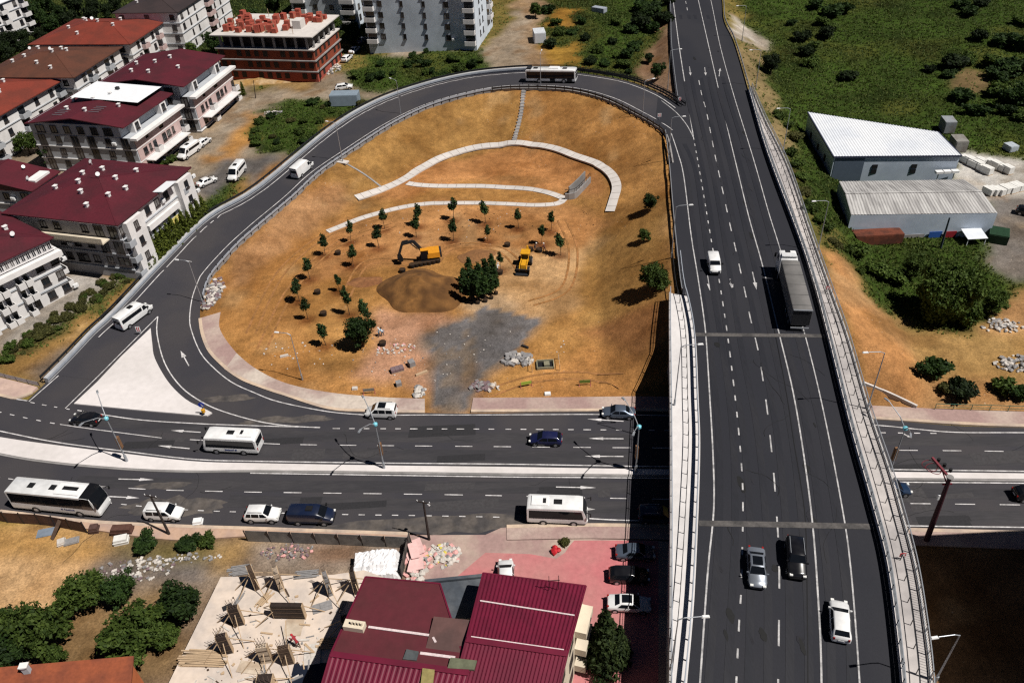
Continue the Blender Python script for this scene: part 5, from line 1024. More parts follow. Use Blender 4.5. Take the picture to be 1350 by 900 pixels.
# ------------------------------------------------------------------ vehicles (nose towards +X, origin on the ground below the middle)
class Body:
    """lofted vehicle shell: stations (x, z_low, z_top, half width, belt, taper above the belt)"""
    def __init__(s, st): s.st = st
    def val(s, x):
        st = s.st
        if x <= st[0][0]: return st[0][1:]
        for a, b in zip(st, st[1:]):
            if x <= b[0]: t = (x - a[0]) / max(1e-6, b[0] - a[0]); return tuple(lerp(p, q, t) for p, q in zip(a[1:], b[1:]))
        return st[-1][1:]
    def ring(s, v, x, ch=.10):
        z0, z1, hw, zb, tp = v; h = z1 - z0; zb = min(max(zb, z0 + h * .35), z1 - h * .12); c = min(ch, h * .25); wt = hw * tp
        half = [(hw * .82, z0), (hw * .97, z0 + min(.14, h * .2)), (hw, z0 + (zb - z0) * .55), (hw * .985, zb), (wt, z1 - c), (wt - c * 1.3, z1)]
        return [(x, -y, z) for y, z in half] + [(x, y, z) for y, z in reversed(half)]
    def shell(s, mb):
        n = 12; vs = []
        for q in s.st: vs += s.ring(q[1:], q[0])
        fs = [tuple(range(n))] + [tuple(range(len(vs) - 1, len(vs) - 1 - n, -1))]
        for i in range(len(s.st) - 1): fs += [(i * n + k, (i + 1) * n + k, (i + 1) * n + (k + 1) % n, i * n + (k + 1) % n) for k in range(n)]
        fs[0] = tuple(reversed(fs[0])); fs = [tuple(reversed(f)) for f in fs]
        return mb.add(vs, fs)
    def side_y(s, x, z):
        z0, z1, hw, zb, tp = s.val(x); h = z1 - z0; zb = min(max(zb, z0 + h * .35), z1 - h * .12); c = min(.10, h * .25); wt = hw * tp
        if z <= zb: return hw * .99
        return lerp(hw * .985, wt, min(1, (z - zb) / max(.01, z1 - c - zb)))
    def side_win(s, mb, x0b, x0t, x1b, x1t, za, zb_, sgn, off=.014, n=8):
        vs, fs = [], []
        for i in range(n + 1):
            for z, a, b in ((za, x0b, x1b), (zb_, x0t, x1t)):
                x = lerp(a, b, i / n); vs.append((x, sgn * (s.side_y(x, z) + off), z))
        for i in range(n):
            f = (2 * i, 2 * i + 2, 2 * i + 3, 2 * i + 1); fs.append(f if sgn < 0 else tuple(reversed(f)))
        return mb.add(vs, fs)
    def top_win(s, mb, xa, xb, fa=.86, fb=.86, off=.016, n=4):
        """glass lying on the upper surface between two stations (windscreen, rear window, roof glass)"""
        vs, fs = [], []
        for i in range(n + 1):
            x = lerp(xa, xb, i / n); z0, z1, hw, zb, tp = s.val(x); w_ = hw * tp * lerp(fa, fb, i / n)
            sl = (s.val(x + .02)[1] - s.val(x - .02)[1]) / .04; nz = 1 / math.hypot(1, sl); nx = -sl * nz
            vs += [(x + nx * off, -w_, z1 + nz * off), (x + nx * off, w_, z1 + nz * off)]
        return mb.add(vs, [(2 * i, 2 * i + 2, 2 * i + 3, 2 * i + 1) if xb > xa else (2 * i, 2 * i + 1, 2 * i + 3, 2 * i + 2) for i in range(n)])
    def end_win(s, mb, front, y0, y1, z0, z1, off=.014):
        x = s.st[-1][0] + off if front else s.st[0][0] - off
        P = [(x, y0, z0), (x, y1, z0), (x, y1, z1), (x, y0, z1)]
        return mb.add(P, [(0, 1, 2, 3) if front else (3, 2, 1, 0)])
WH = {}
def wheel(root, x, y, r=.32, wd=.22):
    k = (round(r, 2), round(wd, 2))
    if k not in WH:
        a = MB(); a.cyl((0, 0, 0), r, wd, 20, 'Y'); b = MB(); b.cyl((0, 0, 0), r * .62, wd + .03, 14, 'Y'); WH[k] = (a.mesh('wheel', RUBBER, 40), b.mesh('rim', RIM, 40))
    o = put('wheel', WH[k][0], root, (x, y, r)); put('rim', WH[k][1], o)
def glass(root, name, fn, m=GLASS):
    mb = MB(); fn(mb); return mb.build(name, m, root)
def lights(root, b, zf, zr, wf=.30, hf=.13, wr=.16, hr=.26, yf=.66, yr=.72):
    xf, xr = b.st[-1][0], b.st[0][0]; W = b.st[len(b.st) // 2][3]
    for s in (-1, 1):
        mb = MB(); mb.box((xf - .08, s * W * yf, zf), (.24, wf, hf)); mb.build('headlight', LAMP_W, root)
        mb = MB(); mb.box((xr + .07, s * W * yr, zr), (.22, wr, hr)); mb.build('taillight', LAMP_R, root)
def mirrors(root, x, y, z, m, sz=.16):
    for s in (-1, 1): mb = MB(); mb.box((x, s * (y + sz * .6), z), (sz * .7, sz * 1.2, sz)); mb.build('mirror', m, root)
def arches(root, xs, hw, r):
    mb = MB()
    for x in xs:
        for s in (-1, 1): mb.cyl((x, s * (hw - .02), r), r * 1.16, .07, 18, 'Y')
    mb.build('wheel_arch_trim', BLACK, root)
def make_car(label, kind, pm, cat='car', name='parked_car', group=None, L=4.3, roofglass=False, dark_roof=False):
    o = thing(name, label, cat, group=group); h = L / 2
    if kind == 'sedan':
        st = [(-h, .42, .72, .70, .6, .95), (-h + .06, .30, .90, .84, .7, .92), (-h + .25, .24, 1.0, .88, .86, .92), (-h + .75, .22, 1.06, .89, .90, .90), (-h + 1.35, .20, 1.40, .90, .92, .76), (-.1, .20, 1.46, .90, .92, .76), (.42, .20, 1.40, .90, .93, .77), (1.12, .20, .98, .90, .80, .90), (h - .5, .22, .86, .88, .72, .90), (h - .12, .26, .74, .80, .62, .9), (h, .34, .60, .66, .5, .95)]
        ws, rw, sw = (.46, 1.10), (-h + 1.28, -h + .80), [(-h + 1.05, -h + 1.45, -.13, -.13), (-.05, -.05, .98, .50)]; zs = (.98, 1.34)
    elif kind == 'hatch':
        st = [(-h, .42, .80, .72, .6, .95), (-h + .05, .28, 1.02, .84, .8, .93), (-h + .22, .22, 1.24, .88, .93, .84), (-h + .60, .20, 1.44, .89, .95, .77), (-.35, .20, 1.50, .90, .95, .77), (.35, .20, 1.46, .90, .96, .78), (1.08, .20, 1.02, .90, .82, .90), (h - .42, .22, .90, .87, .74, .90), (h - .10, .26, .76, .80, .62, .9), (h, .34, .62, .66, .5, .95)]
        ws, rw, sw = (.39, 1.05), (-h + .56, -h + .16), [(-h + .5, -h + .72, -.33, -.33), (-.25, -.25, .92, .42)]; zs = (1.0, 1.38)
    elif kind == 'suv':
        st = [(-h, .45, .95, .78, .7, .95), (-h + .05, .32, 1.15, .90, .9, .94), (-h + .18, .28, 1.45, .93, 1.05, .86), (-h + .42, .26, 1.66, .94, 1.07, .80), (-.3, .26, 1.72, .95, 1.07, .80), (.35, .26, 1.67, .95, 1.08, .81), (1.02, .26, 1.20, .95, .95, .90), (h - .35, .28, 1.06, .92, .85, .90), (h - .08, .32, .90, .85, .7, .92), (h, .40, .74, .74, .6, .95)]
        ws, rw, sw = (.39, 1.0), (-h + .40, -h + .14), [(-h + .32, -h + .46, -h + .95, -h + .95), (-h + 1.03, -h + 1.03, -.12, -.12), (-.04, -.04, .88, .42)]; zs = (1.13, 1.56)
    else:   # mpv: tall, short bonnet, upright tail
        st = [(-h, .40, 1.0, .78, .8, .95), (-h + .05, .28, 1.35, .88, 1.0, .93), (-h + .14, .24, 1.74, .90, 1.05, .88), (-h + .30, .22, 1.82, .91, 1.06, .86), (.3, .22, 1.84, .91, 1.06, .86), (.62, .22, 1.76, .91, 1.06, .85), (1.30, .22, 1.16, .91, .92, .92), (h - .30, .25, .98, .88, .80, .92), (h - .06, .28, .82, .82, .68, .92), (h, .36, .66, .70, .55, .95)]
        ws, rw, sw = (.66, 1.27), None, [(-h + .42, -h + .42, -h + 1.28, -h + 1.28), (-h + 1.38, -h + 1.38, .12, .12), (.2, .2, 1.08, .66)]; zs = (1.10, 1.64)
    b = Body(st); mb = MB(); b.shell(mb); mb.build('body', pm, o, smooth=38)
    glass(o, 'windscreen', lambda m: b.top_win(m, ws[1], ws[0], .90, .84))
    if rw: glass(o, 'rear_window', lambda m: b.top_win(m, rw[1], rw[0], .86, .84))
    else: glass(o, 'rear_window', lambda m: b.top_win(m, -h + .145, -h + .05, .84, .84, off=.02))
    for s in (-1, 1):
        for q in sw: glass(o, 'side_window', lambda m: b.side_win(m, q[0], q[1], q[2], q[3], zs[0], zs[1], s))
    if roofglass: glass(o, 'sunroof', lambda m: b.top_win(m, .30, -.75, .7, .7, off=.02))
    r = .33 if kind != 'suv' else .37; xa, xb = -h + .80, h - .78
    arches(o, (xa, xb), st[4][3], r)
    for x in (xa, xb):
        for s in (-1, 1): wheel(o, x, s * (st[4][3] - .09), r, .22)
    lights(o, b, .72 if kind != 'suv' else .88, .86 if kind in ('sedan', 'hatch') else 1.05)
    mirrors(o, ws[1] - .12, .86, zs[0] + .02, pm)
    mb = MB(); mb.box((h - .03, 0, .48), (.10, 1.15, .16)); mb.build('grille', BLACK, o)
    mb = MB(); mb.box((-h + .01, 0, .62), (.06, .52, .13)); mb.build('number_plate', WHITEP, o)
    if kind == 'suv' or kind == 'mpv':
        for s in (-1, 1): mb = MB(); y = st[4][3] * st[4][5] - .10; mb.bar((-h + .6, s * y, st[4][2] + .03), (.3, s * y, st[4][2] + .03), .05, .05); mb.build('roof_rail', STEEL if pm.name != 'car_white' else DARK, o)
    return o
def make_van(label, pm, L=5.9, H=2.6, minibus=True, cat='minibus', name='minibus', W=1.0, panel=False, group=None):
    o = thing(name, label, cat, group=group); h = L / 2
    st = [(-h, .45, H - .35, W * .93, 1.2, .95), (-h + .06, .30, H - .12, W * .98, 1.3, .92), (-h + .25, .28, H - .02, W, 1.35, .90), (h - 2.0, .28, H, W, 1.35, .90), (h - 1.65, .28, H - .12, W, 1.35, .88), (h - .82, .30, 1.38, W * .98, 1.1, .92), (h - .22, .32, 1.10, W * .93, .9, .92), (h - .04, .36, .92, W * .85, .75, .93), (h, .42, .78, W * .72, .62, .95)]
    b = Body(st); mb = MB(); b.shell(mb); mb.build('body', pm, o, smooth=38)
    glass(o, 'windscreen', lambda m: b.top_win(m, h - .86, h - 1.62, .92, .88)); zl, zu = 1.42, H - .55
    for s in (-1, 1):
        glass(o, 'cab_window', lambda m: b.side_win(m, h - 1.95, h - 1.95, h - 1.02, h - 1.45, 1.32, zu, s))
        if minibus: glass(o, 'side_window', lambda m: b.side_win(m, -h + .30, -h + .30, h - 2.15, h - 2.15, zl, zu, s, n=10))
    if not panel: glass(o, 'rear_window', lambda m: b.top_win(m, -h + .052, -h + .012, .8, .8, off=.03)); 
    glass(o, 'rear_glass', lambda m: b.end_win(m, False, -W * .7, W * .7, 1.35, H - .6))
    if minibus: mb = MB(); mb.box((-.1, 0, H + .06), (.85, .75, .16), top=.85); mb.build('roof_hatch', BLACK, o)
    arches(o, (-h + 1.2, h - 1.05), W, .36)
    for x in (-h + 1.2, h - 1.05):
        for s in (-1, 1): wheel(o, x, s * (W - .10), .36, .25)
    lights(o, b, .95, 1.15, hr=.5, wr=.14, yr=.84, yf=.70); mirrors(o, h - 1.1, W, 1.5, BLACK, .24)
    mb = MB(); mb.box((h - .02, 0, .55), (.10, W * 1.5, .28)); mb.build('bumper', BLACK, o)
    return o
def make_bus(label, L, H, W, pm, style, name='bus', cat='bus', logo=None):
    o = thing(name, label, cat); h = L / 2; W /= 2
    fr = .55 if style != 'city' else .12
    st = [(-h, .50, H - .45, W * .95, 1.3, .98), (-h + .05, .38, H - .18, W * .99, 1.3, .97), (-h + .3, .34, H - .02, W, 1.4, .955), (h - fr - .5, .34, H, W, 1.4, .955), (h - fr, .34, H - .10, W, 1.4, .95), (h - fr * .35, .34, H * .62, W * .985, 1.25, .97), (h - .05, .38, 1.15, W * .95, .95, .97), (h, .48, .95, W * .88, .8, .98)]
    if style == 'city': st = st[:5] + [(h - .04, .36, H - .4, W * .98, 1.3, .97), (h, .45, H - .9, W * .95, 1.2, .98)]
    b = Body(st); mb = MB(); b.shell(mb); mb.build('body', pm, o, smooth=38); zl, zu = (1.55, H - .35) if style == 'coach' else (1.22, H - .42)
    if style == 'city': zl = 1.05
    for s in (-1, 1):
        n_ = max(3, int(L / 2.0)); x0, x1 = -h + .25, h - fr - .15
        mb = MB(); b.side_win(mb, x0, x0 + .05, x1 + (fr * .5 if style != 'city' else 0), x1, zl, zu, s, n=12); mb.build('window_band', BLACK if style != 'mini' else GLASS, o)
        for k in range(n_):
            a, c = lerp(x0 + .1, x1, k / n_) + .04, lerp(x0 + .1, x1, (k + 1) / n_) - .04; glass(o, 'side_window', lambda m: b.side_win(m, a, a, c, c, zl + .06, zu - .05, s, off=.022, n=2))
        if style == 'city':
            for dx in (-.1, h * .66):
                mb = MB(); b.side_win(mb, dx, dx, dx + 1.2, dx + 1.2, .45, zl + .02, s, off=.016, n=2); mb.build('door', GLASS, o)
    if style == 'city': glass(o, 'windscreen', lambda m: b.end_win(m, True, -W * .9, W * .9, 1.0, H - .95)); glass(o, 'windscreen_top', lambda m: b.top_win(m, h - .005, h - .04, .95, .95, off=.02))
    else:
        glass(o, 'windscreen', lambda m: b.top_win(m, h - fr * .1 - .04, h - fr, .97, .95, off=.02, n=8))
        if style == 'coach': mb = MB(); b.top_win(mb, h - fr, h - 1.75, .99, .99, off=.02); b.side_win(mb, h - 1.9, h - 1.75, h - fr - .02, h - fr, zl, H - .12, -1, off=.026, n=3); b.side_win(mb, h - 1.9, h - 1.75, h - fr - .02, h - fr, zl, H - .12, 1, off=.026, n=3); mb.build('front_panel', mat('gloss_black', (.012, .012, .014), .15, .1, 2, coat=.6), o)
    glass(o, 'rear_window', lambda m: b.end_win(m, False, -W * .78, W * .78, H * .5, H - .5))
    if style == 'coach':
        for x in (-h + 3.0, -h + 5.9): mb = MB(); mb.box((x, 0, H + .02), (.75, .75, .10)); mb.build('roof_hatch', BLACK, o)
        mb = MB(); mb.box((-h + 8.2, -.1, H + .05), (3.2, 1.7, .16)); mb.build('air_conditioner', WHITEP, o); mb = MB(); mb.box((-h + 8.3, .0, H + .14), (2.0, .55, .05)); mb.build('vent', BLACK, o)
    elif style == 'mini':
        mb = MB(); mb.box((-h + 1.5, 0, H + .05), (2.1, 1.5, .16), top=.9); mb.build('air_conditioner', WHITEP, o)
        for x, a in ((-h + 2.05, .35), (-h + 3.6, .95)): mb = MB(); mb.box((x, -.05, H + .14 if a < .5 else H + .02), (a, .7, .08)); mb.build('roof_hatch', BLACK, o)
    else:
        mb = MB(); mb.box((h * .12, 0, H + .12), (2.6, 1.5, .3), top=.85); mb.build('air_conditioner', WHITEP, o)
        for x in (-h * .62, h * .55): mb = MB(); mb.box((x, 0, H + .05), (1.0, .8, .1)); mb.build('roof_hatch', BLACK, o)
        mb = MB(); mb.box((-h + .7, 0, H + .1), (1.1, 2.0, .25), top=.9); mb.build('engine_vent', DARK, o)
    r = .48 if L > 9 else .40; xs = (-h + L * .27, h - L * .24 + .1)
    arches(o, xs, W, r)
    for x in xs:
        for s in (-1, 1): wheel(o, x, s * (W - .13), r, .28)
    lights(o, b, .85, 1.1, hr=.5, yr=.86, yf=.78)
    if style != 'city':
        for s in (-1, 1): mb = MB(); mb.bar((h - .15, s * (W - .1), H - .55), (h + .35, s * (W + .1), H - .55), .07); mb.box((h + .35, s * (W + .12), H - .75), (.12, .2, .45)); mb.build('mirror', BLACK, o)
    if logo:   # a small blue wordmark on both flanks, too small to be read in the photo
        for s in (-1, 1):
            mb = MB(); x = logo[0]
            for k, (wd, ht) in enumerate(((.28, .30), (.10, .36), (.26, .22), (.26, .22), (.10, .34), (.28, .22), (.14, .3))):
                b.side_win(mb, x, x, x + wd, x + wd, logo[1], logo[1] + ht * logo[2], s, off=.02, n=1); x += (wd + .07) * logo[2] if k else .5 * logo[2]
            mb.build('logo_mark', mat('logo_blue', (.03, .06, .25), .4, .1, 3), o)
    return o
def make_truck(label):
    o = thing('articulated_truck', label, 'truck'); pm = CARW
    tb = MB(); st = [(-8.6, 1.1, 3.6, 1.25, 2.2, .995), (-8.55, 1.05, 3.72, 1.27, 2.2, .995), (3.6, 1.05, 3.72, 1.27, 2.2, .995), (3.65, 1.1, 3.6, 1.25, 2.2, .995)]; b = Body(st); b.shell(tb); tr = tb.build('trailer', mat('tarpaulin_grey', (.16, .155, .15), .7, .12, .8, col2=(.20, .19, .185), scale2=.3), o, smooth=38)
    mb = MB(); mb.box((-1.8, 0, .95), (12.2, .9, .25)); mb.build('chassis', DARK, o)
    for k in range(5): mb = MB(); mb.box((-7.6 + 2.5 * k, 0, 3.735), (.07, 2.5, .035)); mb.build('roof_bow', mat('tarp_seam', (.11, .11, .11), .7, .1, 2), tr)
    mb = MB(); mb.box((-8.63, 0, 2.3), (.08, 2.4, 2.3)); mb.build('rear_door', DARK, tr)
    mb = MB(); mb.box((-8.7, 0, 3.66), (.2, 2.5, .14)); mb.box((-8.75, 0, .75), (.12, 2.4, .2)); mb.build('rear_frame', STEEL, tr)
    cs = [(4.2, 1.0, 3.4, 1.22, 2.3, .97), (4.3, .9, 3.55, 1.25, 2.3, .96), (6.6, .6, 3.6, 1.25, 2.3, .95), (6.85, .5, 3.35, 1.25, 2.2, .95), (7.1, .45, 2.2, 1.24, 1.6, .98), (7.25, .5, 1.7, 1.2, 1.3, .98)]
    c = Body(cs); mb = MB(); c.shell(mb); mb.build('cab', pm, o, smooth=38); glass(o, 'windscreen', lambda m: c.top_win(m, 7.05, 6.78, .93, .93, off=.03))
    for s in (-1, 1): glass(o, 'side_window', lambda m: c.side_win(m, 5.7, 5.7, 6.85, 6.6, 2.25, 3.0, s)); mb = MB(); mb.bar((6.9, s * 1.25, 2.9), (6.9, s * 1.55, 2.9), .06); mb.box((6.9, s * 1.55, 2.65), (.15, .25, .7)); mb.build('mirror', BLACK, o)
    mb = MB(); mb.add([(4.6, -1.1, 3.58), (4.6, 1.1, 3.58), (5.9, .95, 3.62), (5.9, -.95, 3.62), (4.4, -1.1, 3.95), (4.4, 1.1, 3.95)], [(0, 3, 2, 1), (4, 5, 2, 3), (0, 4, 3), (1, 2, 5), (0, 1, 5, 4)]); mb.build('wind_deflector', pm, o)
    mb = MB(); mb.box((6.3, 0, 3.62), (.5, .7, .09)); mb.build('roof_hatch', DARK, o)
    for x in (-7.0, -5.7, -4.4, 4.3, 6.4):
        for s in (-1, 1): wheel(o, x, s * 1.07, .5, .32)
    lights(o, c, .8, 1.0); return o

CARW, CARS, CARB, CARK, CARN = paint('car_white', (.74, .74, .74)), paint('car_silver', (.30, .33, .38), .3, .5), paint('car_blue', (.012, .016, .075)), paint('car_black', (.010, .010, .013), .2), paint('van_navy', (.010, .018, .050))
CARD, CARG = paint('car_steel_blue', (.16, .20, .27), .3, .5), paint('car_deep_blue', (.012, .035, .085), .25)
def place(o, rear, front, hw=0.0, zf=None, tilt=True):
    """set a vehicle down with its tail and nose at two surveyed ground points; hw shifts it from its near edge to its centre line"""
    f = zf or (lambda px, py: at(px, py, .01)); a, b = f(*rear), f(*front); d = b - a; n = Vector((-d.y, d.x, 0)).normalized()
    if n.y < 0: n = -n
    c = (a + b) / 2 + n * hw; o.location = c; o.rotation_euler = (0, -math.atan2(d.z, d.xy.length) if tilt else 0, math.atan2(d.y, d.x)); return o
N = 'moving_car'
coach = make_bus('long white coach with black glazing and a black glass front', 11.8, 3.5, 2.55, CARW, 'coach', 'coach', 'coach', logo=(.9, 1.02, .9)); place(coach, (20, 672.3), (134, 684), 1.27)
place(make_bus('white midibus with a solid dark window band driving towards the bridge', 7.0, 2.95, 2.3, CARW, 'mini', 'midibus', 'bus'), (697, 691.5), (772, 694.5), 1.15)
place(make_bus('white midibus with a small blue mark on its flank beside the lamp median', 7.4, 2.9, 2.3, CARW, 'mini', 'midibus', 'bus', logo=(-.9, .78, .8)), (341, 601), (271, 597.5), 1.15)
place(make_car('small white car with an all white roof passing the utility pole', 'mpv', CARW, name=N, L=4.4), (190, 687), (240, 689), .9)
place(make_car('white hatchback with black side glass ahead of the navy van', 'suv', CARW, name=N, L=4.1), (323, 690), (368, 690.5), .9)
place(make_van('long navy blue passenger van near the mesh panel fence', CARN, L=5.4, H=1.98, W=.98, cat='van', name='passenger_van', panel=True), (375, 692.5), (445, 694), .98)
place(make_car('black hatchback in the lane beside the white traffic island', 'hatch', CARK, name=N, L=4.1), (129, 563.5), (92, 560.5), .9)
place(make_car('white people carrier with a glass roof leaving by the slip road', 'mpv', CARW, name=N, L=4.25, roofglass=True), (522, 553.5), (482, 552.5), .9)
place(make_car('deep blue hatchback alone in the lane next to the median', 'hatch', CARB, name=N, L=4.2), (740, 590), (698, 588.5), .9)
place(make_car('silver grey saloon just leaving the shadow of the bridge', 'sedan', CARD, name=N, L=4.4), (837, 554.5), (794, 552.5), .9)
place(make_car('blue car half hidden by the bridge balustrade', 'hatch', CARG, name=N, L=4.3), (1156, 656), (1198, 656), .9)
place(make_car('dark car at the picture edge following the road past the red pylon', 'hatch', CARK, name=N, L=4.3), (1343, 663), (1386, 663), .9)
place(make_car('blue van like car in the deep shade under the bridge', 'mpv', CARG, name=N, L=4.2), (846, 692), (886, 693), .9)
park = lambda px, py: spot(px, py, .06)
place(make_car('silver blue saloon parked half in bridge shade, first of three on the red forecourt', 'sedan', CARD), (813, 740), (862, 741), .9)
place(make_car('black car parked in the bridge shade between two pale cars', 'hatch', CARK), (806, 771), (853, 772), .9)
place(make_car('white saloon with a sunroof parked by the conifer in the bridge shade', 'sedan', CARW, L=4.5, roofglass=True), (801, 808), (857, 811), .9)
place(make_car('white car parked behind the crimson roof on the red forecourt', 'hatch', CARW, L=4.0), (668, 777), (667, 748))
place(make_car('silver saloon with a dark roof driving towards the camera on the highway', 'sedan', CARS, name=N, L=4.6, roofglass=True), (995, 730), (998, 776), zf=on_deck)
place(make_car('black estate with roof rails next to the silver saloon', 'suv', CARK, name=N, L=4.7), (1046, 717), (1050, 765), zf=on_deck)
place(make_car('white hatchback with a dark tailgate glass heading away on the highway', 'hatch', CARW, name=N, L=4.3), (1107, 848), (1104, 798), zf=on_deck)
place(make_van('compact white van coming down the highway in the slow lane', CARW, L=4.4, H=1.85, W=.9, minibus=False, cat='van', name='delivery_van', panel=True), (938.5, 344), (942.5, 363), zf=on_deck)
place(make_truck('articulated truck with a white cab and long grey trailer heading up the highway'), (1051.5, 433), (1031.5, 351), zf=on_deck)
rp = lambda px, py: on_ramp(px, py)
place(make_van('white minibus with black side glass climbing the slip road by the traffic island', CARW, L=6.4, H=2.6), (168, 436), (201.5, 411), 1.0, zf=rp)
o = make_van('plain white panel van on the slip road above the estate', CARW, L=5.6, H=2.5, minibus=False, cat='van', name='delivery_van'); place(o, (394, 238), (416, 219), 1.0, zf=rp)
place(make_bus('city bus with white roof and blacked out sides at the top of the slip road', 11.8, 3.05, 2.5, CARW, 'city', 'city_bus', 'bus'), (693, 109.5), (759, 110.5), 1.25, zf=rp)
gp = lambda px, py: spot(px, py, .04)
place(make_van('white minibus parked alone on the grey gravel lot', CARW, L=6.0, H=2.5), (321, 223), (306, 242), 0, zf=gp)
place(make_car('white saloon parked on the track below the pink fronted blocks', 'sedan', CARW), (267, 249), (286, 240.5), .9, zf=gp)
place(make_van('white minibus parked in front of the block with the white roof sheet', CARW, L=6.0, H=2.5), (265, 199), (246, 212.5), 1.0, zf=gp)
place(make_car('white car parked nose to tail ahead of a minibus', 'hatch', CARW, L=4.0), (268, 195.5), (279, 187.5), .9, zf=gp)
place(make_car('white car on the lane beside the brick shell, the lower of two', 'hatch', CARW), (457, 84.5), (467, 76), .9, zf=gp)
place(make_car('white car on the lane beside the brick shell, the upper of two', 'sedan', CARW), (467, 73.5), (476, 65.5), .9, zf=gp)
place(make_car('blue grey car in the shade of the pale blue tower', 'hatch', CARD), (478, 60), (487, 53), .9, zf=gp)
place(make_car('white car with dark glass parked above the metal shed', 'hatch', CARW), (446, 121), (462, 119), .9, zf=gp)
place(make_car('dark car at the far edge of the gravel yard', 'hatch', CARK), (1341, 284), (1368, 290), .9, zf=gp)

# ------------------------------------------------------------------ earth movers
YEL = mat('machine_yellow', (.62, .30, .015), .45, .15, 2); ORG = mat('machine_orange', (.66, .27, .02), .45, .15, 2)
def make_loader(label, loc, rz):
    o = thing('backhoe_loader', label, 'backhoe loader', loc, rz)
    mb = MB(); mb.box((.9, 0, 1.15), (2.0, .85, .75), top=.92); mb.build('engine_bonnet', YEL, o); mb = MB(); mb.box((0, 0, .75), (3.6, .9, .4)); mb.build('chassis', DARK, o)
    mb = MB(); mb.box((-.85, 0, 1.75), (1.35, 1.35, 1.5), top=.88); mb.build('cab', GLASS, o); mb = MB(); mb.box((-.85, 0, 2.56), (1.6, 1.6, .16), top=.92); mb.build('cab_roof', YEL, o)
    for sx in (-1, 1):
        for sy in (-1, 1): mb = MB(); mb.bar((-.85 + sx * .65, sy * .66, 1.0), (-.85 + sx * .58, sy * .58, 2.5), .1); mb.build('cab_pillar', YEL, o)
    for y in (-1, 1): wheel(o, -1.05, y * .92, .72, .45); wheel(o, 1.35, y * .85, .48, .36); mb = MB(); mb.bar((-.1, y * .55, 1.5), (1.5, y * .6, 1.35), .16, .22); mb.bar((1.5, y * .6, 1.35), (2.3, y * .6, .6), .16, .22); mb.build('loader_arm', YEL, o)
    mb = MB(); mb.add([(2.1, -1.15, .95), (2.1, 1.15, .95), (2.15, 1.15, .25), (2.15, -1.15, .25), (2.95, 1.15, .22), (2.95, -1.15, .22), (2.45, -1.15, 1.0), (2.45, 1.15, 1.0)], [(0, 1, 2, 3), (3, 2, 4, 5), (0, 3, 5, 6), (1, 7, 4, 2), (6, 7, 1, 0)]); mb.build('loader_bucket', DARK, o)
    mb = MB(); mb.bar((-1.9, 0, 1.0), (-2.5, .1, 2.7), .25, .3); mb.bar((-2.5, .1, 2.7), (-3.3, .15, 1.4), .2, .26); mb.build('backhoe_boom', YEL, o); mb = MB(); mb.box((-3.3, .15, 1.1), (.6, .6, .7), top=.7); mb.build('backhoe_bucket', YEL, o)
    for y in (-1, 1): mb = MB(); mb.bar((-1.9, y * .8, 1.2), (-2.0, y * .95, .05), .14); mb.build('stabiliser', DARK, o)
    return o
p, q = spot(692, 352), spot(688, 366); make_loader('yellow backhoe loader with its front bucket lowered towards the grey rubble', p, math.atan2(q.y - p.y, q.x - p.x))
def make_excavator(label, loc, rz):
    o = thing('excavator', label, 'excavator', loc, rz)
    for y in (-1, 1):
        mb = MB(); pts_ = [(-1.7, .45), (-1.45, .12), (1.45, .12), (1.7, .45), (1.45, .82), (-1.45, .82)]; vs = [(x, y * 1.0 - .28, z) for x, z in pts_] + [(x, y * 1.0 + .28, z) for x, z in pts_]; n_ = 6
        mb.add(vs, [tuple(range(n_ - 1, -1, -1)), tuple(range(n_, 2 * n_))] + [(i, (i + 1) % n_, n_ + (i + 1) % n_, n_ + i) for i in range(n_)]); mb.build('track', BLACK, o)
    mb = MB(); mb.cyl((0, 0, .95), .7, .35, 20); mb.build('turntable', DARK, o)
    up_ = bpy.data.objects.new('upper_deck', None); C.objects.link(up_); up_.parent = o; up_.location = (0, 0, 1.1)
    mb = MB(); mb.box((-.9, 0, .55), (2.3, 2.5, 1.0), top=.95); mb.build('engine_cover', ORG, up_); mb = MB(); mb.box((-2.1, 0, .5), (.6, 2.4, 1.0), top=.9); mb.build('counterweight', DARK, up_)
    mb = MB(); mb.box((.75, .75, .85), (1.5, .95, 1.7), top=.9); mb.build('cab', GLASS, up_); mb = MB(); mb.box((.7, .75, 1.74), (1.45, .98, .1)); mb.build('cab_roof', ORG, up_); mb = MB(); mb.box((.6, -.75, .4), (1.4, .9, .7)); mb.build('tool_box', ORG, up_)
    mb = MB(); mb.bar((.7, 0, .6), (2.5, 0, 3.3), .42, .55); mb.bar((2.5, 0, 3.3), (4.6, 0, 3.0), .36, .5); mb.build('boom', DARK, up_)
    mb = MB(); mb.bar((4.4, 0, 3.3), (5.4, 0, .7), .32, .42); mb.bar((1.9, .05, 1.6), (3.0, .05, 2.9), .16); mb.bar((3.4, 0, 3.6), (4.5, 0, 3.5), .16); mb.build('dipper_arm', DARK, up_)
    mb = MB(); mb.add([(5.1, -.6, .9), (5.1, .6, .9), (5.7, .6, .5), (5.7, -.6, .5), (5.3, .6, -.5), (5.3, -.6, -.5), (4.7, .6, -.3), (4.7, -.6, -.3)], [(0, 1, 2, 3), (3, 2, 4, 5), (5, 4, 6, 7), (0, 3, 5, 7), (1, 6, 4, 2)]); mb.build('bucket', BLACK, up_)
    return o
p, q = spot(566, 343), spot(536, 347); make_excavator('orange and black tracked excavator standing behind the dark soil heap', p, math.atan2(q.y - p.y, q.x - p.x))
bpy.data.objects['excavator'].scale = (.95,) * 3
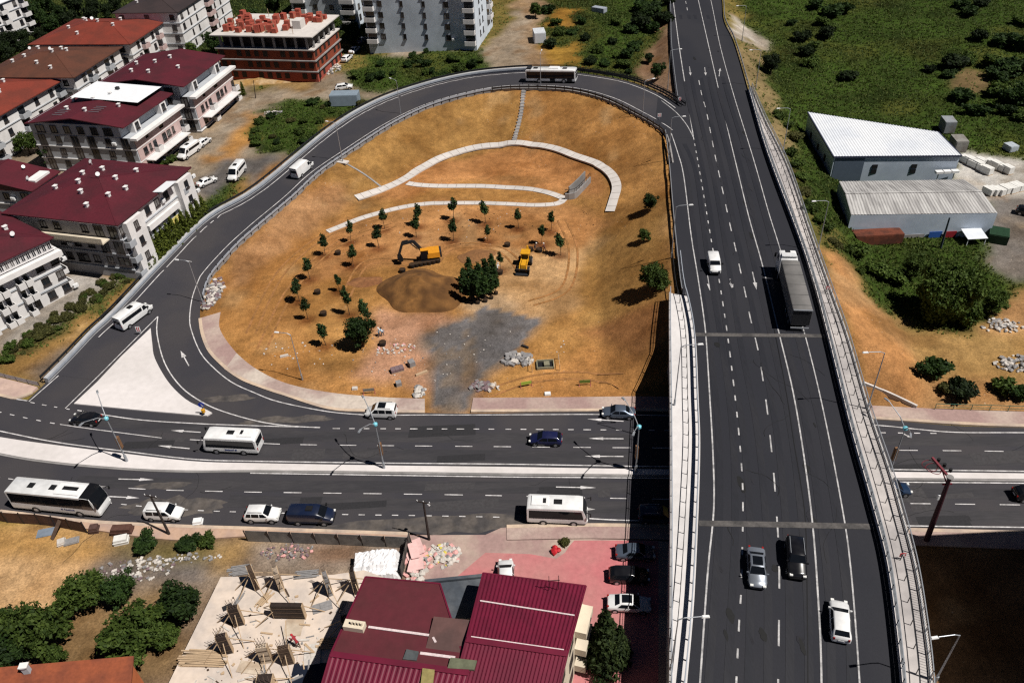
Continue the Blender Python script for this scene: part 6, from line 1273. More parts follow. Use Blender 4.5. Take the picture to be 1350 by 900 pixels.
# ------------------------------------------------------------------ plants
def leafmat(name, col, col2):
    m = bpy.data.materials.new(name); m.use_nodes = True; n = m.node_tree; L = n.links; b = n.nodes['Principled BSDF']; b.inputs['Roughness'].default_value = .7; b.inputs['Specular IOR Level'].default_value = .2
    a = n.nodes.new('ShaderNodeAttribute'); a.attribute_name = 'tone'; oi = n.nodes.new('ShaderNodeObjectInfo')
    mx = n.nodes.new('ShaderNodeMix'); mx.data_type = 'RGBA'; mx.inputs[6].default_value = (*[c * ALB for c in col], 1); mx.inputs[7].default_value = (*[c * ALB for c in col2], 1); L.new(a.outputs['Fac'], mx.inputs[0])
    r = n.nodes.new('ShaderNodeMapRange'); r.inputs[3].default_value = .75; r.inputs[4].default_value = 1.25; L.new(oi.outputs['Random'], r.inputs[0])
    ml = n.nodes.new('ShaderNodeMix'); ml.data_type = 'RGBA'; ml.blend_type = 'MULTIPLY'; ml.inputs[0].default_value = 1; L.new(mx.outputs[2], ml.inputs[6]); L.new(r.outputs[0], ml.inputs[7]); L.new(ml.outputs[2], b.inputs['Base Color'])
    tr = n.nodes.new('ShaderNodeBsdfTranslucent'); L.new(ml.outputs[2], tr.inputs[0]); ms = n.nodes.new('ShaderNodeMixShader'); ms.inputs[0].default_value = .22; L.new(b.outputs[0], ms.inputs[1]); L.new(tr.outputs[0], ms.inputs[2]); L.new(ms.outputs[0], n.nodes['Material Output'].inputs[0])
    return m
LF = {'deep': leafmat('leaves_deep', (.012, .028, .007), (.045, .085, .016)), 'mid': leafmat('leaves_mid', (.030, .056, .009), (.105, .155, .028)), 'olive': leafmat('leaves_olive', (.040, .045, .012), (.125, .120, .035)),
      'con': leafmat('needles', (.012, .024, .008), (.052, .075, .020)), 'lime': leafmat('leaves_lime', (.045, .065, .008), (.16, .19, .028)), 'young': leafmat('leaves_young', (.012, .030, .009), (.045, .085, .022)), 'dark': leafmat('leaves_dark', (.007, .014, .005), (.026, .045, .010))}
def crown_mesh(name, blobs, n, size, lm, seed, up=.35, aspect=1.6, fill=.45):
    """leaf sprays spread through the volume of several overlapping ellipsoids"""
    r = np.random.RandomState(seed); B = np.array(blobs, float); vol = (B[:, 3] * B[:, 4] * B[:, 5]) ** .75; k = r.choice(len(B), n, p=vol / vol.sum())
    d = r.normal(size=(n, 3)); d /= np.linalg.norm(d, axis=1)[:, None]; rad_ = r.rand(n) ** fill * r.uniform(.85, 1.12, n)
    c = B[k, :3] + d * B[k, 3:6] * rad_[:, None]
    nr = d * .8 + r.normal(size=(n, 3)) * .75 + np.array([0, 0, up]); nr /= np.linalg.norm(nr, axis=1)[:, None]
    t = np.cross(nr, r.normal(size=(n, 3))); t /= np.linalg.norm(t, axis=1)[:, None]; s = np.cross(nr, t); sz = size * r.uniform(.55, 1.35, n)[:, None]
    a, b = t * sz * aspect * .5, s * sz * .5
    v = np.stack([c - a, c + b * .9 - a * .1, c + a, c - b * .9 - a * .1], 1).reshape(-1, 3)
    me = bpy.data.meshes.new(name); me.from_pydata(v.tolist(), [], np.arange(4 * n).reshape(n, 4).tolist()); at_ = me.attributes.new('tone', 'FLOAT', 'POINT')
    tone = np.clip(r.normal(.42, .22, n) + .18 * np.sin(c[:, 0] * 2.1 / max(size, .2) * .4 + seed) * np.cos(c[:, 1] * 1.7 / max(size, .2) * .4), 0, 1); at_.data.foreach_set('value', np.repeat(tone, 4).astype(np.float32)); me.materials.append(lm); me.update(); return me
def trunk_mesh(name, h, r, limbs, seed, lean=.05):
    rr_ = random.Random(seed); mb = MB(); top = Vector((rr_.uniform(-lean, lean) * h, rr_.uniform(-lean, lean) * h, h)); mid = top * .5 + Vector((rr_.uniform(-.04, .04) * h, 0, 0))
    mb.tube([(0, 0, -.3), mid * .3, mid, top], [r * 1.25, r, r * .75, r * .3], 7)
    for tgt in limbs: a = mid.lerp(top, rr_.uniform(-.2, .6)); T = Vector(tgt); mb.tube([a, a.lerp(T, .5) + Vector((0, 0, .1)), T], [r * .5, r * .33, r * .12], 5)
    return mb.mesh(name, BARK, 60)
def plant_kind(crown, trunk): return (crown, trunk)
def set_plant(name, label, cat, kind, loc, rz=None, sc=1.0, group=None):
    o = thing(name, label, cat, loc, random.uniform(0, 6.28) if rz is None else rz, group); o.scale = (sc,) * 3 if not isinstance(sc, tuple) else sc
    if kind[1]: put('trunk', kind[1], o)
    put('crown', kind[0], o); return o
def blobs_tree(r, h0, h1, n, seed, smin=.28, smax=.5):
    rr_ = random.Random(seed); out = [(0, 0, (h0 + h1) / 2, r * .7, r * .7, (h1 - h0) * .42)]
    for i in range(n): a = rr_.uniform(0, 6.28); q = rr_.uniform(.3, .75) * r; z = rr_.uniform(h0 + (h1 - h0) * .15, h1 - (h1 - h0) * .2); s = rr_.uniform(smin, smax) * r; out.append((q * math.cos(a), q * math.sin(a), z, s, s, s * .8))
    return out
K_YOUNG = []
for i in range(6):
    rr_ = random.Random(40 + i); b_ = [(0, 0, 3.2, .62, .62, .8), (.1, .05, 3.9, .45, .42, .75), (-.15, .1, 2.6, .5, .5, .5), (.2, -.15, 2.9, .5, .45, .5), (0, 0, 4.5, .22, .22, .45)]
    b_ = [(x + rr_.uniform(-.18, .18), y + rr_.uniform(-.18, .18), z, a * rr_.uniform(.85, 1.15), b2 * rr_.uniform(.85, 1.15), c) for x, y, z, a, b2, c in b_]
    b_ = [(x * 1.2, y * 1.2, z, a * 1.38, b2 * 1.38, c * 1.12) for x, y, z, a, b2, c in b_]
    K_YOUNG.append((crown_mesh('sapling_crown', b_, 560, .25, LF['young'], i), trunk_mesh('sapling_trunk', 4.2, .05, [(.4, .2, 3.1), (-.4, .1, 3.0), (.1, -.4, 3.3)], i)))
SPL = {7: 'slim sapling with a dark irrigation ring, lowest of the inner arc', 4: 'tall sapling standing against the lower pale footpath', 16: 'sapling with a round crown on a clear stem near the footpath bend', 21: 'small sapling on the sandy ground beyond the loader', 22: 'light green sapling beside the cluster of potted trees', 11: 'sapling by the lamp post casting a separate oval shadow', 6: 'sapling directly behind the orange excavator arm'}
for i, q in enumerate(SAPLINGS):
    p = spot(*q); yt_ = set_plant('young_tree', SPL.get(i, 'young broadleaf tree newly planted in the bare ochre soil of the loop'), 'tree', K_YOUNG[i % 6], p, sc=(lambda q_: (q_ * random.uniform(.8, 1.15), q_ * random.uniform(.8, 1.15), q_ * random.uniform(.85, 1.1)))(1.0 if i not in (19, 22, 8, 20) else .78), group='saplings planted in the loop')
for o in [q for q in C.objects if q.name.startswith('young_tree')]: o.rotation_euler = (random.uniform(-.07, .07), random.uniform(-.07, .07), o.rotation_euler.z)
# potted trees waiting in a tight group, and empty root balls
POT = MB(); POT.cyl((0, 0, .25), .34, .5, 12, r2=.40); POT.add([(.36 * math.cos(k / 12 * 2 * PI), .36 * math.sin(k / 12 * 2 * PI), .52) for k in range(12)], [tuple(range(12))], 1); POT_ME = POT.mesh('pot', [BLACK, SOIL_D], 40)
K_POT = [(crown_mesh('potted_crown', [(0, 0, 3.0, .75, .75, 1.5), (.2, .1, 2.0, .7, .7, .7), (-.2, 0, 4.2, .45, .45, .8)], 520, .32, LF['deep'], 60 + i), trunk_mesh('potted_trunk', 4.0, .05, [], 60 + i)) for i in range(3)]
for i, q in enumerate([(612, 396), (621, 399), (630, 400), (640, 398), (648, 394), (654, 388), (614, 385), (624, 388), (634, 389), (643, 384), (651, 379), (620, 376), (631, 377), (641, 372), (649, 368)]):
    p = spot(*q); o = thing('potted_tree', 'potted tree packed among others in the dark cluster beside the loader', 'tree', p, random.uniform(0, 6), 'potted trees waiting in a cluster'); k = K_POT[i % 3]; o.scale = (random.uniform(.85, 1.1),) * 3
    put('pot', POT_ME, o); put('trunk', k[1], o, (0, 0, .4)); put('crown', k[0], o, (0, 0, .3))
for i, q in enumerate([(446, 335.5), (419, 387), (427, 415.5), (531, 359), (505, 455), (669, 325), (699, 331), (711, 332), (659, 361)] + [(543.5 + 5.6 * k, 352.5 - 1.1 * k) for k in range(7)]):
    p = spot(*q); o = put('plant_pot', POT_ME, None, p, random.uniform(0, 6)); o.scale = (1.4, 1.4, 1.3)
    tag(o, 'black plant pot standing in the row below the excavator' if i > 8 else 'black plant pot left on the bare soil between the saplings', 'plant pot', 'row of plant pots below the excavator' if i > 8 else 'plant pots scattered between the saplings')
# shrubs and trees
K_SH = [(crown_mesh('shrub_crown', blobs_tree(1.1, 0, 1.4, 13, 80 + i, .16, .45), 1700, .17, LF[('deep', 'mid', 'dark', 'olive', 'mid')[i]], 80 + i), None) for i in range(5)]
K_TR = [(crown_mesh('tree_crown', blobs_tree(2.6, .8, 5.7, 22, 90 + i, .16, .40), 5000, .25, LF[('deep', 'mid', 'dark')[i]], 90 + i), trunk_mesh('tree_trunk', 4.4, .16, [(1.2, .4, 3.6), (-1.1, .6, 3.3), (.2, -1.2, 3.5), (-.4, 1.1, 4.2)], 90 + i)) for i in range(3)]
K_BIG = (crown_mesh('big_crown', blobs_tree(7.0, .3, 8.0, 46, 7, .14, .30), 24000, .36, LF['mid'], 7), trunk_mesh('big_trunk', 6, .4, [(3, 1, 5), (-3, 1, 4.6), (.6, -3.4, 4.8), (-1, 3, 5.5), (2, 2, 6.5)], 7))
K_CON = (crown_mesh('conifer_crown', [(math.cos(k * 2.4) * (1 - k / 26) * 1.2, math.sin(k * 2.4) * (1 - k / 26) * 1.2, .7 + k * .34, 1.5 * (1 - k / 27) + .15, 1.5 * (1 - k / 27) + .15, .55) for k in range(25)], 6500, .30, LF['con'], 5, up=.1), trunk_mesh('conifer_trunk', 8, .14, [], 5))
K_CYP = [(crown_mesh('small_conifer_crown', [(0, 0, .5 + k * .32, .62 * (1 - k / 11) + .10, .62 * (1 - k / 11) + .10, .36) for k in range(10)], 900, .20, LF['lime' if i else 'con'], 50 + i, up=.3), trunk_mesh('small_conifer_trunk', 2.6, .06, [], i)) for i in range(3)]
def tree_at(px, py, hc, sc, kind, name, label, cat='tree', group=None):
    """a tree whose crown centre, hc above the ground, shows at (px, py)"""
    z = 0.0
    for _ in range(6): q = at(px, py, z + hc); z = zt(q.x, q.y)
    return set_plant(name, label, cat, kind, (q.x, q.y, z - .05), sc=sc, group=group)
tree_at(475, 436, 3.0, 1.02, K_TR[0], 'broadleaf_tree', 'round dark tree with a spreading crown near the paving debris')
tree_at(863, 363, 3.0, .95, K_TR[1], 'broadleaf_tree', 'bright green bushy tree on the slope below the highway rail')
tree_at(858, 264, 2.2, .62, K_TR[0], 'broadleaf_tree', 'small round tree high on the slope by the highway rail')
tree_at(850, 306, 1.8, .45, K_TR[1], 'broadleaf_tree', 'thin sparse tree between the two slope trees')
tree_at(1256, 384, 4.6, (.82, .82, 1.1), K_BIG, 'broadleaf_tree', 'huge spreading tree below the weathered warehouse')
tree_at(1205, 352, 1.8, .8, K_TR[1], 'broadleaf_tree', 'bushy tree leaning on the highway side of the huge tree')
tree_at(1312, 400, 1.8, .8, K_TR[1], 'broadleaf_tree', 'low bushy tree on the rubble side of the huge tree')
tree_at(868, 92, 2.4, .75, K_TR[0], 'broadleaf_tree', 'lone tree on bare soil in the fork of slip road and highway')
tree_at(855, 76, 1.5, .5, K_TR[2], 'broadleaf_tree', 'small dark tree just above the fork tree')
tree_at(1018, 84, 2.6, .95, K_TR[2], 'broadleaf_tree', 'dark round tree beside the gravel track and the highway')
for (x, y, s, k), lb in zip([(44, 830, 1.25, 1), (108, 782, .95, 1), (158, 776, .8, 0), (174, 832, 1.35, 1), (238, 795, 1.1, 0), (70, 862, .5, 1), (6, 850, 1.1, 0), (212, 838, .7, 1)], ['wide dark garden tree above the orange roof chimney', 'pale flowering garden tree below the sandy lot', 'compact garden tree next to the grey rubble', 'largest garden tree in the middle of the plot', 'garden tree touching the edge of the concrete slab', 'small garden tree just above the orange roof', 'garden tree cut by the picture edge', 'bright green low tree between the largest tree and the slab']):
    tree_at(x, y, 2.8 * s, (s * random.uniform(.9, 1.2), s * random.uniform(.9, 1.15), s * random.uniform(.85, 1.05)), K_TR[k], 'garden_tree', lb)
tree_at(797, 846, 4.0, 1.0, K_CON, 'conifer_tree', 'bushy pointed conifer beside the cream gable and the shaded cars')
tree_at(816, 848, 2.6, .62, K_CON, 'conifer_tree', 'slim grey green conifer leaning out of the bushy one')
for i, t in enumerate(np.linspace(0, 1, 26)):
    p = spot(lerp(190, 268, t) + (i % 2) * 5, lerp(361, 287, t) + (i % 2) * 1); set_plant('hedge_conifer', 'small bright conifer in the dense hedge between white block and slip road', 'conifer', K_CYP[1 + i % 2], p, sc=random.uniform(1.15, 1.6), group='conifer hedge along the white block')
for i, q in enumerate([(262, 172), (270, 165), (277, 160), (285, 153), (293, 147), (301, 140), (309, 134), (317, 128), (322, 126)]):
    set_plant('garden_conifer', 'small garden conifer in the strip before the unbroken maroon attic block', 'conifer', K_CYP[i % 3], spot(*q), sc=random.uniform(.7, 1.0), group='conifers before the pink fronted block')
for i, q in enumerate([(226, 214), (232, 211), (218, 218), (210, 222), (240, 207)]):
    set_plant('garden_shrub', 'low shrub in the strip before the block with the white roof sheet', 'shrub', K_SH[1], spot(*q), sc=.9, group='shrubs before the white sheet block')
rs = random.Random(5)
def shrubs(pp, label, group, kinds=(0, 1, 2), s0=.9, s1=1.8, name='shrub'):
    for q in pp:
        p = spot(q[0], q[1]); s = (q[2] if len(q) > 2 else rs.uniform(s0, s1)); set_plant(name, label, 'shrub', K_SH[rs.choice(kinds)], (p.x, p.y, p.z - .1), sc=(s * rs.uniform(.85, 1.2), s * rs.uniform(.85, 1.2), s * rs.uniform(.65, .95)), group=group)
Zm = lambda L, x0, y0: [(x0 + a / 3.912, y0 + b / 3.912) + tuple(c) for a, b, *c in L]
shrubs(Zm([(250, 45, 2.2), (330, 85, 3), (385, 70, 2.6), (180, 215, 2.6), (300, 195, 2.4), (240, 340, 2.4), (235, 260, 2), (415, 405, 2), (840, 375, 1.5), (980, 350, 3.2), (1040, 330, 2.6), (1085, 210, 2.2), (1040, 80, 2.6), (1220, 240, 3), (1160, 340, 2.8), (1250, 385, 3.4), (1320, 130, 2.6), (1320, 260, 2.8), (1280, 540, 3), (1000, 520, 2.6), (1200, 500, 2.8), (1080, 590, 2.4), (130, 130, 1.6), (1190, 410, 2.4), (1270, 480, 2.6), (1320, 370, 2.6), (1330, 470, 2.4), (940, 400, 1.8), (1000, 40, 2.2), (1100, 30, 2), (280, 130, 2.2), (210, 290, 2), (330, 150, 1.8), (1240, 590, 2.2), (1320, 620, 2.4)], 1010, 0), 'dark rounded shrub scattered over the green hillside above the warehouses', 'shrubs on the green hillside', (0, 2, 0, 1))
shrubs(Zm([(70, 610, 1.6), (140, 720, 1.8), (110, 660, 1.2), (120, 800, 1.2), (150, 860, 1.4)], 1010, 0) + Zm([(180, 60, 1.4), (200, 140, 1.3), (230, 230, 1.5), (270, 290, 1.3), (310, 330, 1.2), (340, 390, 1), (375, 420, .9), (490, 550, .9)], 1010, 220), 'tufted dry shrub on the verge outside the highway balustrade', 'shrubs on the highway verge', (3, 1, 3))
shrubs(Zm([(470, 460, 1.8), (540, 500, 2.2), (560, 560, 2), (620, 540, 2.4), (650, 580, 2.2), (700, 520, 1.4), (440, 450, 1.2)][::2], 1010, 220), 'dense green shrub at the foot of the earth slope near the huge tree', 'shrubs at the earth slope foot', (0, 1))
for q, lb, k, s in [((1228, 494), 'dark shrub on the ochre bank above the eastern pavement', 0, 2.3), ((1270, 522), 'sprawling shrub growing behind the green railing', 2, 2.0), ((1246, 516), 'yellowish low shrub between the two bank shrubs', 3, 1.3), ((1318, 515), 'pale green shrub at the picture edge behind the green railing', 1, 1.7), ((1344, 524), 'low dark shrub past the pale green one', 0, 1.6), ((195, 722), 'dark low shrub in the weedy corner by the pavement, nearer the yard fence', 0, 1.5), ((250, 722), 'dark shrub in the weedy corner nearer the concrete slab', 0, 1.3), ((273, 718), 'small green shrub beside the ramp boards', 1, 1.2), ((284, 280), 'light shrub past the end of the conifer hedge', 1, 1.3), ((744, 645 + 72), 'dry tuft at the forecourt pavement edge', 3, .7)]:
    p = spot(*q); set_plant('shrub', lb, 'shrub', K_SH[k], p, sc=(s, s, s * .8))
shrubs(Zm([(200, 70, 2.2), (740, 80, 3.4), (690, 60, 3), (780, 120, 2.6), (640, 170, 2.4), (210, 245, 1.8), (260, 185, 2), (380, 125, 1.6), (430, 330, 1.6), (470, 270, 1.8), (590, 345, 2), (610, 300, 2), (650, 265, 2), (560, 130, 1.6), (820, 20, 2), (690, 150, 3), (740, 170, 2.2), (540, 230, 1.4), (400, 210, 1.6), (330, 180, 1.4), (500, 340, 1.5), (560, 300, 1.4), (620, 380, 1.2), (820, 120, 2.2), (240, 130, 1.6)], 670, 0), 'green shrub in the scrub between dirt track and highway', 'shrubs between track and highway', (0, 2, 1))
pl = [(rs.uniform(470, 640), rs.uniform(68, 112)) for _ in range(34)]; pl = [q for q in pl if q[1] < 125 - (q[0] - 470) * .16 and q[1] > 96 - (q[0] - 462) * .28]
shrubs(pl, 'green shrub on the overgrown plot below the pale blue tower', 'shrubs on the plot below the tower', (0, 1, 1), .9, 1.7)
pl = [(rs.uniform(330, 480), rs.uniform(128, 205)) for _ in range(60)]; pl = [q for q in pl if q[1] < 200 - max(0, q[0] - 398) * .72 and q[1] > 168 - max(0, q[0] - 325) * .75]
shrubs(pl[:24], 'green shrub on the overgrown plot below the metal shed', 'shrubs on the plot below the shed', (0, 1, 3), .7, 1.5)
pl = [(lerp(8, 172, t) + rs.uniform(-6, 6), lerp(471, 358, t) + rs.uniform(-9, 9)) for t in np.linspace(0, 1, 54)]
shrubs(pl, 'olive scrub bush in the strip beside the slip road barrier', 'scrub bushes beside the slip road', (3, 3, 1), .5, 1.15, 'scrub_bush')
gt = [(48, 22), (62, 8), (80, 18), (95, 30), (70, 36), (52, 44), (28, 48), (12, 56), (30, 62), (100, 8), (120, 6), (118, 20), (138, 12), (88, 44), (8, 74), (45, 60), (150, 4)]
for q in gt: tree_at(q[0], q[1], 3.2, rs.uniform(.9, 1.35), K_TR[rs.choice((0, 2))], 'grove_tree', 'dark tree in the dense grove behind the red and brown roofs', 'tree', 'grove behind the estate')
for q, lb, s in [((279, 55), 'tree between the tall white block and the brick shell', 1.1), ((252, 64), 'small tree at the foot of the tall white block', .8), ((463, 42), 'tree in front of the blue grey tower', 1.1), ((484, 37), 'small tree beside the tower forecourt', .8), ((440, 30), 'dark tree behind the brick shell', 1.0), ((33, 187), 'conical tree between red and maroon roofs', 1.0), ((66, 200), 'dark tree in the gap before the pale grey block', 1.1), ((40, 12), 'tall palm like tree by the corner block', 1.2), ((330, 25), 'tree beyond the brick shell', 1.2), ((360, 6), 'tree behind the stacked bricks', 1.2), ((395, 4), 'tree near the tower behind the brick shell', 1.2), ((706, 12), 'dark tree on the dirt track verge', .8)]:
    tree_at(q[0], q[1], 3 * s, s, K_TR[0 if s > 1 else 1], 'street_tree', lb)
# grass: tufts over all the grassy ground
rg = np.random.RandomState(9); jj, ii = np.nonzero((COL[..., 3] > .35) & (PX > -30) & (PX < 1380) & (PY > -30) & (PY < 920) & (dramp > 1.2) & (dhw > 1.2) & (dl > 5))
wgt = COL[jj, ii, 3].astype(float) ** 2 * 1.0 / (1 + (GY[jj, ii] / 150) ** 1); sel = rg.choice(len(jj), 60000, p=wgt / wgt.sum()); gx, gy = XS[ii[sel]] + rg.uniform(-.5, .5, 60000), YS[jj[sel]] + rg.uniform(-.5, .5, 60000)
gzv = np.array([zt(a, b_) for a, b_ in zip(gx, gy)]); nb = 4; vs_, tn = [], []
hgt = rg.uniform(.15, .5, 60000)
for k in range(nb):
    a = rg.uniform(0, 6.28, 60000); l = hgt * rg.uniform(.5, 1); wd = rg.uniform(.10, .26, 60000); dx, dy = np.cos(a), np.sin(a); ox, oy = rg.uniform(-.4, .4, 60000), rg.uniform(-.4, .4, 60000); x0, y0 = gx + ox, gy + oy
    vs_.append(np.stack([np.stack([x0 - dy * wd, y0 + dx * wd, gzv - .05], -1), np.stack([x0 + dy * wd, y0 - dx * wd, gzv - .05], -1), np.stack([x0 + dx * l * .8, y0 + dy * l * .8, gzv + l], -1)], 1))
    dry_ = (1 - COL[jj[sel], ii[sel], 3]) * 1.2; tn.append(np.clip(rg.normal(.42, .25, 60000) + dry_, 0, 1))
vv = np.concatenate(vs_).reshape(-1, 3); me = bpy.data.meshes.new('grass'); me.from_pydata(vv.tolist(), [], np.arange(len(vv)).reshape(-1, 3).tolist()); a = me.attributes.new('tone', 'FLOAT', 'POINT'); a.data.foreach_set('value', np.repeat(np.concatenate(tn), 3).astype(np.float32)); me.materials.append(leafmat('grass_blades', (.030, .056, .008), (.125, .155, .032))); me.update()
o = tag(put('grass', me), 'rough grass and weeds growing over the verges, plots and hillside', 'grass'); o['kind'] = 'stuff'
# ------------------------------------------------------------------ street lamps
def lamp(label, base, h, heading, arm=1.7, pad=False, double=None, col=STEEL, r=.085, group=None):
    o = thing('street_lamp', label, 'street lamp', base, 0, group); mb = MB(); mb.tube([(0, 0, -.3), (0, 0, h * .5), (0, 0, h)], [r, r * .8, r * .55], 10); mb.cyl((0, 0, .5), r * 1.6, 1.0, 10); mb.build('pole', col, o)
    if pad: mb = MB(); mb.box((0, 0, -.05), (2.2, 1.4, .3), rz=heading); mb.build('base', CONC, o)
    for k, (hd, l, rise) in enumerate([(heading, arm, .25)] if not double else double):
        d = Vector((math.cos(hd), math.sin(hd), 0)); mb = MB()
        if double: mb.tube([(0, 0, h - .1), d * l * .35 + Vector((0, 0, h + rise * .5)), d * l + Vector((0, 0, h + rise))], [.07, .06, .045], 8)
        else: mb.tube([(0, 0, h - .05), d * .5 + Vector((0, 0, h + rise * .8)), d * l + Vector((0, 0, h + rise))], [.055, .05, .045], 8)
        mb.build('arm', col, o); mb = MB(); mb.box(d * (l + .35) + Vector((0, 0, h + rise)), (.70, .26, .11), rz=hd, top=.75); mb.build('lamp_head', WHITEP if not double else STEEL, o)
    if double: mb = MB(); mb.tube([(0, 0, h - .35), (0, 0, h - .1), (0, 0, h + .15), (0, 0, h + .3)], [.10, .28, .28, .08], 12); mb.build('collar', mat('lamp_turquoise', (.16, .50, .60), .4, .1, 2), o); mb = MB(); mb.box((0, .2, h * .42), (.35, .5, 1.9)); mb.build('banner', mat('banner_brown', (.23, .12, .06), .7, .2, 3), o)
    return o
D = [(2.05, 2.9, 2.0), (-1.95, 2.9, 2.0)]
for q, lb in [((167.5, 607.5), 'double arm lamp with a turquoise collar on the median near the traffic island'), ((506.5, 616.5), 'double arm lamp with a turquoise collar in the middle of the median'), ((838, 621), 'double arm lamp rising from the bridge shadow on the median'), ((1172, 624), 'double arm lamp on the median just past the bridge balustrade')]:
    lamp(lb, at(*q, .2), 7.6, 0, double=D, r=.11)
dirn = lambda a, b: math.atan2(b.y - a.y, b.x - a.x)
def ramp_dir(p): i = min(range(NR), key=lambda k: (B[k].xy - p.xy).length); return dirn(B[i], A[i])
for q, lb, pad in [((268, 401), 'lamp behind the slip road rubble bank', False), ((399, 501), 'thin dark lamp on the soil beside the curved pavement', False), ((452, 214), 'lamp on a white pad at the head of the narrow gutter', True), ((529, 155), 'lamp on a white pad halfway up the slip road', True), ((713, 119), 'lamp on a white pad below the city bus', True), ((847, 159), 'lamp on a white pad where the slip road turns to the highway', True)]:
    p = spot(*q, .05); lamp(lb, p, 8.2, ramp_dir(p), pad=pad)
for q, hd, lb, h, ht in [((881, 212), 0, 'lamp at the slope top where slip road and highway merge', 'g', 8.4), ((885, 340), 0, 'lamp above the small slope trees beside the highway', 'g', 9.0), ((889, 535), 0, 'lamp on the pale walkway edge above the lower road', 'd', 9.3), ((884, 884), 0, 'lamp at the near end of the pale walkway', 'd', 8.0),
  ((880, 118), .1, 'lamp on the bare soil in the road fork', 'g', 8.5), ((1032, 201), PI, 'lamp on the walkway outside the white roofed warehouse', 'd', 8.5), ((1078, 331), PI, 'lamp on the walkway beside the weathered warehouse', 'd', 8.6), ((1143, 540), PI, 'lamp against the ochre bank where the balustrade meets the pavement', 'd', 8.8), ((1232, 899), PI + .1, 'lamp in the lower corner beyond the balustrade', 'd', 7.3), ((978, 55), PI, 'far lamp beside the gravel track', 'g', 8.5), ((996, 118), PI, 'far lamp at the start of the balustrade', 'g', 8.5)]:
    lamp(lb, on_deck(*q) if h == 'd' else spot(*q, .0), ht, hd, arm=1.9)

# ------------------------------------------------------------------ utility poles
def utility_pole(label, base, top, m, r=.13, arms=1, cat='utility pole', name='utility_pole'):
    o = thing(name, label, cat, base); T = Vector(top) - Vector(base); mb = MB(); mb.tube([(0, 0, -.3), T], [r * 1.3, r * .8], 8); mb.build('pole', m, o)
    for k in range(arms):
        c = T * (1 - .06 * k - .02); mb = MB(); mb.bar(c + Vector((-.8, .25, 0)), c + Vector((.8, -.25, 0)), .09, .11); mb.build('cross_arm', m, o)
        for s in (-.7, 0, .7): mb = MB(); mb.cyl(c + Vector((s, -.3 * s, .14)), .05, .2, 8); mb.build('insulator', WHITEP, o)
    return o
def top_of(base, px, py, h): return at(px, py, base.z + h)
PD = mat('pole_timber', (.045, .032, .028), .9, .2, 4)
b_ = spot(224, 705.5); utility_pole('dark leaning utility pole next to the small white car', b_, top_of(b_, 198, 653, 6.6), PD, arms=1)
b_ = spot(566, 712); o = utility_pole('dark utility pole with a small globe lamp at the forecourt corner', b_, top_of(b_, 558, 661, 6.8), PD); mb = MB(); mb.cyl((.6, 0, 6.2), .16, .25, 10); mb.build('globe', WHITEP, o)
b_ = spot(1240, 327); utility_pole('slate blue timber pole standing before the weathered warehouse', b_, top_of(b_, 1252, 287, 6.0), mat('pole_slate', (.05, .07, .09), .8, .2, 3), r=.16, arms=0)
for q, t, lb in [((423, 108), (421, 88), 'slim dark pole at the brick shell corner'), ((337, 130), (334, 106), 'slim pole on the track by the garden conifers')]:
    b_ = spot(*q); utility_pole(lb, b_, top_of(b_, *t, 4.6), PD, r=.09, arms=0)
b_ = spot(1221, 713); tp = top_of(b_, 1252, 630, 10.2); RP = mat('pylon_red', (.20, .015, .03), .6, .2, 2); o = thing('power_pylon', 'dark red power pole with cable coils on its crossarm beside the bridge', 'power pole', b_); T = tp - b_
mb = MB(); mb.tube([(0, 0, -.3), T * .55, T], [.32, .26, .20], 8); mb.build('pole', mat('pylon_dark', (.055, .012, .020), .7, .25, 2), o)
d = Vector((-.35, .95, 0)).normalized(); mb = MB(); mb.bar(T, T + d * 2.6 + Vector((0, 0, .6)), .22, .22); mb.bar(T * .9, T + d * 1.2 + Vector((0, 0, .3)), .1); mb.bar(T + Vector((-.5, 0, -.9)), T + Vector((.5, 0, -.9)), .14); mb.build('cross_arm', RP, o)
for k in range(2):
    c = T + d * (1.3 + .5 * k) + Vector((-.75, 0, .2)); mb = MB(); n_ = 22; mb.tube([c + Vector((math.cos(a) * .75, math.sin(a) * .75, .1 * math.sin(2 * a))) for a in np.linspace(0, 2 * PI, n_)], .035, 6); mb.build('cable_coil', RP, o)
for k in range(3): c = T + d * (.6 + .8 * k) + Vector((.55, .2, .35)); mb = MB(); mb.cyl(c, .17, .4, 10); mb.bar(c + Vector((-.5, -.15, -.1)), c, .07); mb.build('insulator', BLACK, o)
mb = MB(); mb.cyl(T + Vector((0, 0, .15)), .36, .12, 14); mb.build('cap', CONC_G, o)
mb = MB(); q = T * .72; mb.box(q + Vector((-.45, 0, 0)), (.2, .25, .7)); mb.build('meter_box', WHITEP, o)

# ------------------------------------------------------------------ signs and markers
def marker(label, p, cols, name='hazard_marker', cat='marker', h=1.1, plate=(.75, .75), rz=0):
    o = thing(name, label, cat, p, rz); mb = MB(); mb.tube([(0, 0, -.1), (0, 0, h)], .045, 8); mb.build('post', STEEL, o)
    mb = MB(); mb.box((0, -.04, h), (plate[0], .04, plate[1]), mi=0); n_ = 3
    mb.build('plate', cols[0], o)
    for k in range(2):   # chevron strokes
        q = MB(); x = -plate[0] * .22 + k * plate[0] * .38
        for s in (-1, 1): q.add([(x - .1, -.066, h), (x + .04, -.066, h), (x + .16, -.066, h + s * plate[1] * .42), (x + .02, -.066, h + s * plate[1] * .42)], [(0, 1, 2, 3)] if s < 0 else [(3, 2, 1, 0)])
        q.build('chevron', cols[1], o)
    return o
marker('red and white chevron plate at the tip of the white traffic island', on_ramp(185, 441), (WHITEP, RED), plate=(.7, 1.0))
BLUE = mat('sign_blue', (.02, .05, .45), .4, .08, 3)
